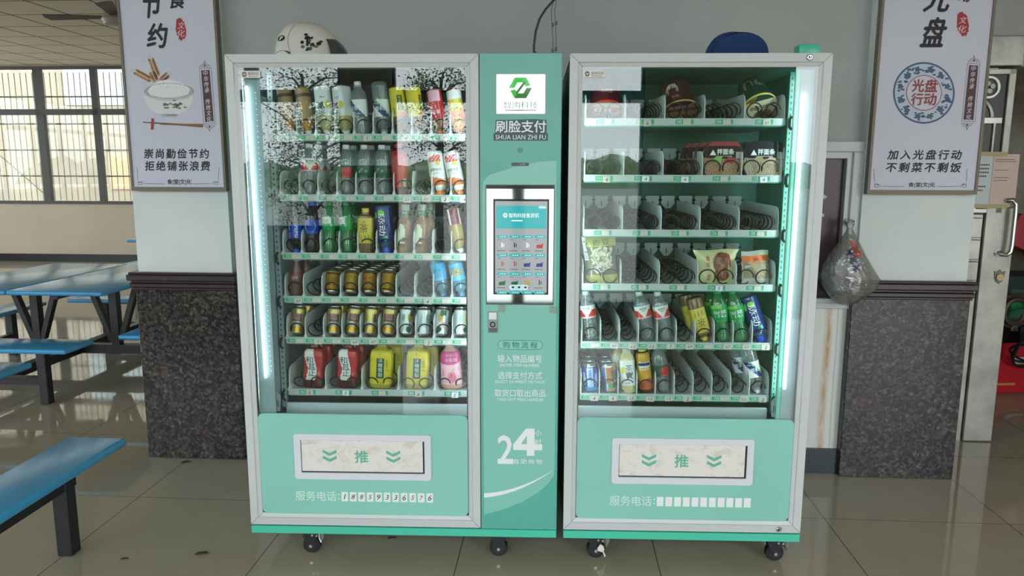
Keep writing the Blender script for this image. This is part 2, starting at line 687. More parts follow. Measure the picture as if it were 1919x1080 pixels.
# ------------------------------------------------------------------ the hall (building frame: u along the wall, v into the hall)
CZ = 3.15
struct('floor', MB().box(-12, 5.2, FACADE_V - 0.2, 9.2, -0.12, 0, FLOOR))
struct('ceiling', MB().box(-12, 5.2, FACADE_V - 0.2, 9.2, CZ, CZ + 0.15, CEIL))

# far wall with its strip of windows
BV = 9.0
struct('wall_back', MB().box(-12, -1.5, BV, BV + 0.2, 0, 0.95, W_BEIGE).box(-12, -1.5, BV, BV + 0.2, 3.125, CZ, W_BEIGE).box(-2.6, -1.5, BV, BV + 0.2, 0.95, 3.125, W_BEIGE))
struct('baseboard_back', MB().box(-12, -1.5, BV - 0.02, BV + 0.02, 0, 0.125, BASEB))
win = MB()
u0, u1 = -11.95, -2.6
for z0, z1 in ((0.95, 1.0), (2.375, 2.465), (3.085, 3.13)):
    win.box(u0, u1, BV - 0.02, BV + 0.06, z0, z1, WINFR)
k = 0
u = -8.27 - 4 * 0.93
while u < u1:
    hw = 0.06 if k % 2 == 0 else 0.045
    win.box(max(u - hw, u0), min(u + hw, u1), BV - 0.02, BV + 0.06, 1.0, 3.1, WINFR)
    u += 0.93
    k += 1
w1 = struct('window_1', win)
struct('glass_pane', MB().box(u0, u1, BV + 0.015, BV + 0.021, 0.98, 3.1, WGLASS), w1)
bars = MB()
u = u0
while u < u1:
    bars.box(u - 0.005, u + 0.005, BV + 0.13, BV + 0.14, 1.0, 3.05, BARS)
    u += 0.1
for z in (2.67, 2.24, 1.82, 1.40):
    bars.box(u0, u1, BV + 0.125, BV + 0.133, z - 0.012, z + 0.012, BARS)
struct('window_grille', bars, w1)

# building across the yard, seen through the bars
ob = thing('plaster_building', 'pale plastered building across the yard seen through the barred windows', 'building', BF)
MB().box(-22, 2, 14.0, 14.6, -0.5, 7.5, W_OUT).build('facade', ob)
g = MB()
g.box(-10.3, -8.3, 13.97, 14.0, 1.05, 1.95, mat('brown_shutter_boards', '#a48c6c', rough=0.8)).box(-10.35, -8.25, 13.94, 14.0, 1.93, 1.99, mat('grey_lintel', '#7e7a70', rough=0.8))
g.box(-9.72, -9.62, 13.93, 14.0, 0.7, 1.95, mat('grey_lintel'))
g.build('boarded_opening', ob)
g = MB().box(-11.2, -8.9, 13.96, 14.0, 2.95, 4.1, mat('pale_blue_pane', '#8d9896', rough=0.3))
g.box(-8.8, -7.6, 13.96, 14.0, 2.9, 4.1, mat('pale_blue_pane'))
g.build('upper_window', ob)
wire = MB().tube([(-13.6, 12.9, 1.25), (-12.35, 12.9, 2.05), (-10.75, 12.9, 0.62)], 0.012, mat('dark_cable', '#3c3c3a', rough=0.6), 5)
wire.tube([(-10.8 + 0.06 * math.sin(i * 0.9), 12.9, 0.62 - 0.05 * i) for i in range(8)], 0.012, mat('dark_cable'), 5)
o = wire.build('stay_wire')
o.matrix_world = BF
tag(o, 'dark stay wire bent to a point in front of the plastered building', 'wire')
yard = struct('yard_ground', MB().box(-30, 12, 9.2, 20, -0.35, -0.15, mat('yard_concrete', '#a8a292', rough=0.85)))

# side walls
struct('wall_left', MB().box(-12.2, -12, FACADE_V - 0.2, 9.2, 0, 0.95, W_BEIGE).box(-12.2, -12, FACADE_V - 0.2, -3.6, 0.95, CZ, W_BEIGE).box(-12.2, -12, 8.0, 9.2, 0.95, CZ, W_BEIGE).box(-12.2, -12, -3.6, 8.0, 3.1, CZ, W_BEIGE))
wl = MB()
for z0, z1 in ((0.95, 1.0), (2.375, 2.465), (3.05, 3.1)):
    wl.box(-12.1, -12.02, -3.6, 8.0, z0, z1, WINFR)
for i in range(13):
    wl.box(-12.1, -12.02, -3.6 + i * 0.955, -3.52 + i * 0.955, 1.0, 3.05, WINFR)
wl_o = struct('window_7', wl)  # unseen window strip, added to bring more daylight into the hall
struct('glass_pane', MB().box(-12.063, -12.057, -3.6, 8.0, 0.97, 3.08, WGLASS), wl_o)  # pane of the added, unseen window strip
struct('wall_right', MB().box(5.2, 5.4, FACADE_V - 0.2, 3.6, 0, CZ, W_STORE))
struct('wall_kitchen_side', MB().box(-1.75, -1.6, 1.03, 9.2, 0, CZ, W_BEIGE))
struct('wall_kitchen_back', MB().box(-1.6, 5.2, 3.45, 3.6, 0, CZ, W_STORE))

# recessed wall behind the machines, with the serving window
RV = 1.02
rw = MB().box(-1.6, 0.15, RV, RV + 0.12, 0, CZ, W_GREY_SHADE).box(0.15, 1.55, RV, RV + 0.12, 1.665, CZ, W_GREY_SHADE)
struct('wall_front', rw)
lw = struct('wall_below_counter', MB().box(0.15, 1.535, 1.008, RV + 0.12, 0.12, 0.862, RUST))
struct('baseboard_counter', MB().box(0.15, 1.53, 0.985, RV, 0, 0.128, BASEG))
fr = MB()
fr.box(0.2, 1.532, 0.985, 1.09, 0.855, 0.885, ALU, bev=0.003).box(0.2, 1.532, 0.99, 1.09, 0.885, 0.905, ALU)
fr.box(0.2, 1.535, 0.985, 1.06, 1.615, 1.665, ALU, bev=0.004).box(1.485, 1.535, 0.985, 1.06, 0.905, 1.615, ALU, bev=0.004).box(0.2, 0.25, 0.985, 1.06, 0.905, 1.615, ALU)
fr.box(0.25, 1.485, 1.0, 1.05, 1.585, 1.615, ALU).box(1.462, 1.485, 1.0, 1.05, 0.905, 1.585, ALU)
struct('window_2', fr)
pb = thing('menu_board', 'dark plum board with pale lettering filling the serving window', 'board', BF)
MB().box(0.26, 1.46, 1.035, 1.05, 0.906, 1.584, NT('plum_board', col='#3a1c28', rough=0.35)).build('board_panel', pb)
lt = MB().text('全', (1.215, 1.305, 1.39, 1.475), 1.0335, mat('pale_board_lettering', '#cfc6c4', rough=0.5), bold=0.01)
lt.build('lettering', pb)

# pillars: painted above, granite below, dark moulding between
def pillar(side, u0, u1, back):
    s = struct('pillar_' + side, MB().box(u0, u1, 0.955 + 0.012, back, 0.95, CZ, W_PAINT))
    struct('granite_cladding', MB().box(u0 - 0.016, u1 + 0.02, 0.955, back, 0, 0.93, GRAN, bev=0.003), s)
    c = MB()
    for z0, z1, e in ((0.912, 0.926, 0.016), (0.926, 0.948, 0.026), (0.948, 0.962, 0.02), (0.962, 0.992, 0.036), (0.992, 1.004, 0.028)):
        c.box(u0 - 0.014 - e * 0.8, u1 + 0.016 + e * 0.5, 0.955 - e, back, z0, z1, CAPM, bev=0.004)
    struct('cap_moulding', c, s)
    return s


pillar('left', -2.075, -1.578, 1.06)
pillar('right', 1.531, 2.05, 1.5)

# ------------------------------------------------------------------ right: steel door, store room
DV = 1.52
struct('wall_over_door', MB().box(2.04, 5.2, DV - 0.02, DV + 0.1, 2.07, CZ, W_GREY_SHADE).box(3.75, 5.2, DV - 0.02, DV + 0.1, 0, 2.07, W_STORE))
tr = MB().box(1.9, 2.497, DV - 0.045, DV, 2.07, 2.222, STEEL, bev=0.004)
struct('trim_1', tr)
dr = MB()
U1 = 2.562
dr.box(1.68, 2.40, DV + 0.004, DV + 0.034, 0.0, 2.066, STEEL)                      # leaf core
dr.box(2.405, U1, DV - 0.016, DV + 0.034, 0.004, 1.33, STEEL, bev=0.003)           # closing stile, lower
dr.box(2.45, 2.487, DV - 0.016, DV + 0.034, 1.30, 2.06, STEEL, bev=0.003)
dr.box(1.68, 2.487, DV - 0.016, DV + 0.03, 2.03, 2.06, STEEL, bev=0.003)
for z0, z1 in ((1.165, 1.275), (1.045, 1.155), (0.93, 1.035)):
    dr.box(1.72, 2.39, DV - 0.02, DV + 0.02, z0, z1, STEEL, bev=0.004)
dr.box(1.72, 2.36, DV - 0.012, DV + 0.02, 0.12, 0.915, STEEL, bev=0.004)
dr.box(1.72, 2.36, DV - 0.02, DV + 0.02, 0.0, 0.11, STEEL, bev=0.004)
door = struct('door_1', dr)
pn = MB()
pn.box(1.75, 2.448, DV + 0.0, DV + 0.012, 1.29, 2.03, mat('dark_grille_backing', '#3e4442', rough=0.3))
struct('grille_backing', pn, door)
gr = MB()
CC = (2.355, 1.965)
gr.ring(CC[0], CC[1], 0.047, 0.058, DV - 0.012, CHROME)
for i in range(4):
    a = i * PI / 2 + 0.3
    gr.flat(ellipse(CC[0] + 0.02 * math.cos(a), CC[1] + 0.02 * math.sin(a), 0.013, 0.013, 12), DV - 0.011, mat('grey_flower', '#8d9492', rough=0.3, metal=0.6))
gr.tube([(CC[0] + 0.0525 * math.cos(t * PI / 16), DV - 0.004, CC[1] + 0.0525 * math.sin(t * PI / 16)) for t in range(33)], 0.008, CHROME, 6)
gr.tube([(2.02 + 0.37 * math.sin(t * PI / 24), DV - 0.004, 1.81 + 0.19 * math.cos(t * PI / 24)) for t in range(13)], 0.012, CHROME, 6)
gr.box(1.76, 2.44, DV - 0.014, DV, 1.775, 1.81, CHROME, bev=0.003)
gr.box(1.76, 2.44, DV - 0.014, DV, 1.30, 1.325, CHROME, bev=0.003)
for i in range(11):
    x = 1.80 + 0.0605 * i
    gr.cyl((x, DV - 0.006, 1.32), (x, DV - 0.006, 1.78), 0.009, CHROME if i % 2 else STEEL, 8)
struct('ornamental_grille', gr, door)
fret = MB()
e = mat('embossed_key_pattern', '#c2c2bc', rough=0.3, metal=0.7)
x0, x1 = 2.208, 2.248
fret.strip([(x0, 0.80), (x1, 0.80), (x1, 0.765)], 0.004, DV - 0.0135, e)
for i in range(11):
    z = 0.765 - i * 0.0435
    fret.strip([(x1, z), (x1, z - 0.014), (x0 + 0.014, z - 0.014), (x0 + 0.014, z - 0.03), (x1 - 0.006, z - 0.03), (x1 - 0.006, z - 0.0435), (x1, z - 0.0435)], 0.004, DV - 0.0135, e)
fret.strip([(x1, 0.287), (x0, 0.287), (x0, 0.31)], 0.004, DV - 0.0135, e)
fret.box(x0 - 0.006, x0 - 0.002, DV - 0.0145, DV - 0.01, 0.28, 0.80, e)
struct('key_pattern_strip', fret, door)
hd = MB()
hx = 2.53
hd.tube([(hx - 0.04, DV - 0.016, 1.365), (hx - 0.04, DV - 0.05, 1.37), (hx - 0.02, DV - 0.06, 1.375), (hx - 0.002, DV - 0.06, 1.35), (hx, DV - 0.06, 1.30), (hx, DV - 0.06, 1.13), (hx - 0.004, DV - 0.06, 1.095), (hx - 0.02, DV - 0.06, 1.078), (hx - 0.045, DV - 0.05, 1.08), (hx - 0.045, DV - 0.016, 1.085)], 0.0125, CHROME, 10)
for z in (1.365, 1.085):
    hd.cyl((hx - 0.043, DV - 0.022, z), (hx - 0.043, DV - 0.015, z), 0.02, CHROME, 14)
struct('door_handle', hd, door)
lk = MB()
lk.prism([(2.478, 0.985), (2.49, 0.978), (2.506, 0.992), (2.522, 0.978), (2.534, 0.985), (2.53, 0.945), (2.522, 0.925), (2.506, 0.913), (2.49, 0.925), (2.482, 0.945)], DV - 0.021, DV - 0.015, mat('tarnished_lock_plate', '#6c6a62', rough=0.4, metal=0.6))
lk.cyl((2.506, DV - 0.03, 0.95), (2.506, DV - 0.018, 0.95), 0.019, mat('brass_cylinder', '#a89a76', rough=0.3, metal=0.8), 16)
struct('door_lock', lk, door)

nt = thing('paper_notice', 'pink and white paper notice taped across the steel door grille', 'notice', BF)
n0 = DV - 0.034
MB().box(2.19, 2.42, n0, n0 + 0.002, 1.345, 1.61, mat('white_paper', '#c9d2d6', rough=0.8)).build('white_sheet', nt)
MB().box(2.402, 2.535, n0 - 0.003, n0 - 0.001, 1.335, 1.615, mat('pink_paper', '#d3bdb5', rough=0.8)).build('pink_sheet', nt)
tp = MB().box(2.19, 2.47, n0 - 0.005, n0 - 0.004, 1.605, 1.628, mat('yellowed_tape', '#a8a06e', rough=0.4)).box(2.19, 2.50, n0 - 0.005, n0 - 0.004, 1.328, 1.35, mat('yellowed_tape'))
tp.build('tape_strip', nt)
tx = MB()
ink = mat('faint_ink', '#5d5a5a', rough=0.8)
random.seed(3)
for i, (z, n) in enumerate(((1.555, 7), (1.535, 7), (1.515, 7), (1.495, 6), (1.44, 6), (1.42, 5))):
    for k in range(n):
        tx.rect(2.31 + k * 0.011, z, 2.319 + k * 0.011, z + 0.008, n0 - 0.0005, ink)
for z, w in ((1.585, 0.10), (1.575, 0.11), (1.53, 0.07), (1.49, 0.08), (1.475, 0.07)):
    tx.rect(2.412, z, 2.412 + w, z + 0.003, n0 - 0.0035, ink)
tx.build('printed_lines', nt)

# junk on the store floor
def slab(name, label, cat, M, sx, sy, sz, m, face=None, faces=None):
    t = thing(name, label, cat, BF @ M)
    MB().box(-sx / 2, sx / 2, -sy / 2, sy / 2, 0, sz, m, bev=0.004).build('box_body', t)
    f = MB()
    for (x0, z0, x1, z1, fm) in faces or ():
        f.rect(x0, z0, x1, z1, -sy / 2 - 0.001, fm)
    if faces:
        f.build('printed_face', t)
    return t


RC = mat('red_carton', '#b3202a', rough=0.45)
RC2 = mat('red_orange_carton', '#c03a2c', rough=0.45)
GC = mat('dark_green_carton', '#14352b', rough=0.5)
slab('carton', 'flattened red carton with white print leaning at the bottom of the rubbish heap', 'carton', T(3.30, 2.5, 0.0) @ R(8, 'Z') @ R(-32, 'X'), 0.5, 0.05, 0.36, RC, faces=((0.0, 0.2, 0.12, 0.25, WHITE), (0.13, 0.05, 0.24, 0.1, WHITE), (-0.2, 0.05, -0.03, 0.065, mat('gold_print', '#b88b4a', rough=0.4))))
slab('carton', 'orange red carton standing behind the flattened carton in the heap', 'carton', T(3.28, 2.98, 0.0) @ R(-25, 'Z') @ R(-10, 'Y'), 0.2, 0.14, 0.40, RC2)
slab('carton', 'bright red carton with barcode sticker on top of the rubbish heap', 'carton', T(3.5, 2.85, 0.92) @ R(-6, 'Z') @ R(24, 'Y'), 0.55, 0.25, 0.22, RC, faces=((-0.1, 0.04, 0.0, 0.14, mat('barcode_sticker', '#d9a6a8', rough=0.5)),))
slab('crate', 'dark green crate under the bright red carton', 'crate', T(3.6, 2.95, 0.42), 0.62, 0.3, 0.36, GC, faces=((-0.25, 0.22, 0.1, 0.26, mat('grey_green_print', '#3d5a50', rough=0.6)), (-0.25, 0.05, 0.05, 0.12, mat('mid_green_print', '#1f6b45', rough=0.5))))
slab('crate', 'black crate on the store floor under the green crate', 'crate', T(3.75, 2.98, 0.0), 0.6, 0.34, 0.41, mat('black_crate', '#16181a', rough=0.5))
t = thing('belt_roll', 'brown leather belt rolled up on the rubbish heap beside the door', 'belt', BF @ T(3.28, 2.62, 0.42))
lp = MB()
lp.tube([(0.11 * math.cos(a) * (1 - a * 0.03), 0.02 * math.sin(a * 0.5), 0.13 + 0.12 * math.sin(a) * (1 - a * 0.03)) for a in [i * 0.3 for i in range(42)]], 0.017, mat('brown_leather', '#4b3b33', rough=0.5), 6)
lp.build('belt_loop', t)
MB().box(-0.02, 0.02, -0.03, -0.015, 0.0, 0.04, CHROME).build('buckle', t)
t = thing('green_bottle', 'green plastic bottle lying in the rubbish heap in front of the crate', 'bottle', BF @ T(3.36, 2.66, 0.62) @ R(75, 'Y'))
MB().lathe([(0.03, -0.12), (0.045, -0.11), (0.045, 0.06), (0.02, 0.1), (0.015, 0.13)], mat('green_plastic', '#1d7a3c', rough=0.3), n=18).build('bottle_body', t)
MB().lathe([(0.018, 0.128), (0.018, 0.15)], WHITE, n=14).build('cap', t)
t = thing('cable_coil', 'black cable tangled over the cartons in the rubbish heap', 'cable', BF @ T(3.36, 2.5, 0.3))
MB().tube([(0.13 * math.cos(a) + 0.02 * math.sin(3 * a), 0.03 * math.sin(2.3 * a), 0.10 * math.sin(a) + 0.03 * math.cos(1.7 * a)) for a in [i * 0.25 for i in range(90)]], 0.009, RUBBER, 6).build('cable', t)
MB().box(0.07, 0.16, -0.06, -0.02, -0.06, 0.0, mat('pale_plug', '#a9b9c4', rough=0.4), bev=0.008).build('plug', t)

# ------------------------------------------------------------------ window wall behind the viewer, trees beyond it
fw = MB()
bays = [(-11.9, -7.3), (-7.1, -4.5), (-4.3, -1.71), (-1.22, 1.22)]
edges = [-12.0] + [x for b in bays for x in b] + [2.65]
for i in range(0, len(edges), 2):
    fw.box(edges[i], edges[i + 1], FACADE_V - 0.2, FACADE_V, 0, CZ, W_BEIGE)
for k, (a, b) in enumerate(bays):
    fw.box(a, b, FACADE_V - 0.2, FACADE_V, 0, 0.16 if k == 3 else 0.92, W_BEIGE).box(a, b, FACADE_V - 0.2, FACADE_V, 3.1, CZ, W_BEIGE)
fw.box(5.1, 5.2, FACADE_V - 0.2, FACADE_V, 0, CZ, W_BEIGE).box(2.65, 5.1, FACADE_V - 0.2, FACADE_V, 3.05, CZ, W_BEIGE)
struct('wall_viewer_side', fw)
for k, (a, b) in enumerate(bays):
    wf = MB()
    zs = 0.16 if k == 3 else 0.92
    for z0, z1 in ((zs, zs + 0.05), (2.17, 2.28), (3.05, 3.1)):
        wf.box(a, b, FACADE_V - 0.12, FACADE_V - 0.04, z0, z1, WINFR)
    n = 2 if k == 3 else 3 if k else 5
    for i in range(n + 1):
        x = a + (b - a) * i / n
        hw = 0.06 if 0 < i < n else 0.03
        wf.box(max(a, x - hw), min(b, x + hw), FACADE_V - 0.12, FACADE_V - 0.04, zs + 0.05, 3.05, WINFR)
    w = struct('window_%d' % (k + 3), wf)
    struct('glass_pane', MB().box(a, b, FACADE_V - 0.083, FACADE_V - 0.077, zs + 0.03, 3.08, WGLASS), w)
struct('terrace_ground', MB().box(-40, 40, -70, FACADE_V - 0.2, -0.2, -0.02, mat('terrace_concrete', '#8f8f88', rough=0.8)))

BARK = mat('tree_bark', '#4a443d', rough=0.9)
LEAF = mat('tree_leaf', '#4f6b3c', rough=0.6)
random.seed(21)


def tree(label, u, v, h, cr, nleaf, zlo=0.22, group='trees outside the windows behind the viewer'):
    t = thing('garden_tree', label, 'tree', BF @ T(u, v, -0.1), group)
    tk = MB()
    top = Vector((random.uniform(-0.2, 0.2), 0, h * 0.85))
    tk.tube([(0, 0, 0), (top.x * 0.3, 0.05, h * 0.3), (top.x * 0.7, 0, h * 0.55), tuple(top)], 0.06, BARK, 8, rr=[0.075, 0.06, 0.045, 0.02])
    lv = MB()
    NBR = 26
    for i in range(NBR):
        z = h * random.uniform(zlo, 0.8)
        a = random.uniform(0, 2 * PI)
        L = cr * random.uniform(0.35, 1.0)
        s = Vector((top.x * z / h, 0, z))
        e = s + Vector((math.cos(a) * L, math.sin(a) * L, L * random.uniform(0.1, 0.9)))
        tk.tube([tuple(s), tuple((s + e) / 2 + Vector((0, 0, 0.08))), tuple(e)], 0.015, BARK, 5, rr=[0.022, 0.014, 0.005])
        for _ in range(nleaf // NBR):
            c = e + Vector((random.gauss(0, cr * 0.24), random.gauss(0, cr * 0.2), random.gauss(0, cr * 0.22)))
            M = Matrix.Translation(c) @ Matrix.Rotation(random.uniform(0, 6), 4, 'Z') @ Matrix.Rotation(random.uniform(-1.2, 1.2), 4, 'X')
            s_ = random.uniform(0.009, 0.021)
            lv.add([(-s_, 0, -s_ * 0.5), (s_, 0, -s_ * 0.5), (s_ * 0.6, 0.01, s_ * 0.7), (-s_ * 0.5, 0, s_ * 0.7)], [(0, 1, 2, 3)], LEAF, M)
    tk.build('trunk', t)
    lv.build('foliage', t)


tree('leafy tree outside the window bay next to the middle pillar behind the viewer', -2.75, -7.6, 3.4, 0.75, 5600, 0.25)
tree('slender leafy tree left of the first one outside the window wall', -5.1, -7.9, 3.9, 0.8, 5600, 0.25)
tree('bushy tree outside the far left windows behind the viewer', -7.6, -8.0, 4.2, 0.85, 6000, 0.2)
tree('loose young tree outside the middle window behind the viewer', -1.1, -7.9, 3.4, 0.5, 4300, 0.3)
tree('short thick tree farther out between the two left bays', -3.6, -12.0, 3.8, 1.0, 4800, 0.2)
rd = MB()
vs, fs = [], []
N = 160
for i in range(N + 1):
    x = -60 + 120 * i / N
    hh = 2.3 + 0.5 * math.sin(i * 0.09) + 0.35 * math.sin(i * 0.9) + random.uniform(-0.3, 0.3)
    vs += [(x, -58, -0.2), (x, -60, hh * 0.7), (x, -64, hh)]
for i in range(N):
    a = 3 * i
    fs += [(a, a + 1, a + 4, a + 3), (a + 1, a + 2, a + 5, a + 4)]
hm = NT('wooded_hillside', col='#5d7a4a', rough=0.9)
hm.color(hm.mix(hm.ramp(hm.noise(1.2, 6, 0.7), [(0.35, 0.0), (0.7, 1.0)]), '#55664a', '#7f8f6c'))
rd.add(vs, fs, hm)
struct('hillside', rd)

# ------------------------------------------------------------------ the two vending machines (square to the world axes, fronts on y = 0)
MIRROR = mat('mirror_screen_surround', '#d5d9da', rough=0.04, metal=1.0)
SCRW = mat('lit_screen_white', '#101010', rough=0.08, emit='#ffffff', estr=1.25)
SCRG = mat('lit_screen_grey', '#0c0c0c', rough=0.06, emit='#b9c0c2', estr=0.62)
SCRT = mat('lit_screen_teal', '#0c0c0c', rough=0.06, emit='#33b5b8', estr=0.8)
SCRL = mat('lit_screen_pale_teal', '#0c0c0c', rough=0.06, emit='#bfe6e6', estr=0.85)
SCRX = mat('lit_screen_white_print', '#0c0c0c', rough=0.06, emit='#f2fbfb', estr=0.9)
SCRR = mat('lit_screen_red', '#0c0c0c', rough=0.06, emit='#d0392b', estr=0.6)
SCRB = mat('lit_screen_blue', '#0c0c0c', rough=0.06, emit='#2f3f9a', estr=0.5)
SCRN = mat('lit_screen_green', '#0c0c0c', rough=0.06, emit='#2c7a45', estr=0.5)
SCRY = mat('lit_screen_sand', '#0c0c0c', rough=0.06, emit='#c9b06a', estr=0.6)
SCRD = mat('lit_screen_dark_print', '#0c0c0c', rough=0.06, emit='#39474a', estr=0.4)
LOGOG = mat('lit_logo_green', '#0c0c0c', rough=0.08, emit='#1fc02a', estr=0.75)
LOGOD = mat('lit_logo_dark_green', '#0c0c0c', rough=0.08, emit='#3f8f3c', estr=0.5)
TEALTX = mat('teal_chevron_print', '#62b39d', rough=0.4)
GLYPH = mat('pale_mint_lettering', '#cfe6df', rough=0.4)
NAVY = mat('dark_teal_lettering', '#23474c', rough=0.4)


def loft(mb, loops, m):
    """faces between successive closed loops [(pts, y), ...] of equal length"""
    n = len(loops[0][0])
    vs = [(x, y, z) for pts, y in loops for x, z in pts]
    fs = []
    for j in range(len(loops) - 1):
        for i in range(n):
            a, b = j * n + i, j * n + (i + 1) % n
            fs.append((b, a, a + n, b + n))
    return mb.add(vs, fs, m)


def rpts(x0, z0, x1, z1):
    return [(x0, z0), (x1, z0), (x1, z1), (x0, z1)]


def inset(r, d):
    return (r[0] + d, r[1] + d, r[2] - d, r[3] - d)


HEX = [(math.cos(PI / 6 + i * PI / 3), math.sin(PI / 6 + i * PI / 3)) for i in range(6)]


def logo_mark(mb, cx, cz, r, y, m, m2=None):
    """hexagonal ring emblem split by a slanted bar"""
    m2 = m2 or m
    h = [(cx + r * math.cos(math.radians(a)), cz + r * math.sin(math.radians(a))) for a in range(0, 360, 60)]
    k = [(cx + r * 0.52 * math.cos(math.radians(a)), cz + r * 0.52 * math.sin(math.radians(a))) for a in range(0, 360, 60)]
    for i in (0, 1, 2, 3, 4, 5):
        j = (i + 1) % 6
        if i in (0, 3):                       # the arms that stop short
            f = 0.25
            a, b = h[i], h[j]
            c, d = k[i], k[j]
            a = (a[0] + (b[0] - a[0]) * f, a[1] + (b[1] - a[1]) * f)
            c = (c[0] + (d[0] - c[0]) * f, c[1] + (d[1] - c[1]) * f)
            mb.flat([a, b, d, c], y, m)
        else:
            mb.flat([h[i], h[j], k[j], k[i]], y, m if i < 3 else m2)
    mb.strip([(cx - r * 0.32, cz - r * 0.42), (cx + r * 0.36, cz + r * 0.46)], r * 0.2, y - 0.0002, m2)


_COILS = {}


def coil_mesh(turns, pitch, r, wire=0.0027, a0=-15, seg=16):
    k = (turns, pitch, r, wire, a0)
    if k not in _COILS:
        pts = []
        for i in range(int(turns * seg) + 1):
            t = i / seg
            a = math.radians(a0) + 2 * PI * t
            pts.append((r * math.cos(a), pitch * max(0.0, t - 0.42), r * math.sin(a)))
        mb = MB()
        mb.tube(pts, wire, COIL, 5)
        ye = pts[-1][1]
        mb.cyl((0, ye, 0), (0, ye + 0.02, 0), r * 0.55, COIL, 10)
        mb.box(-r * 1.15, r * 1.15, ye + 0.004, ye + 0.012, -0.004, 0.004, COIL)
        o = mb.build('wire_coil')
        _COILS[k] = o.data
        bpy.data.objects.remove(o)
    return _COILS[k]


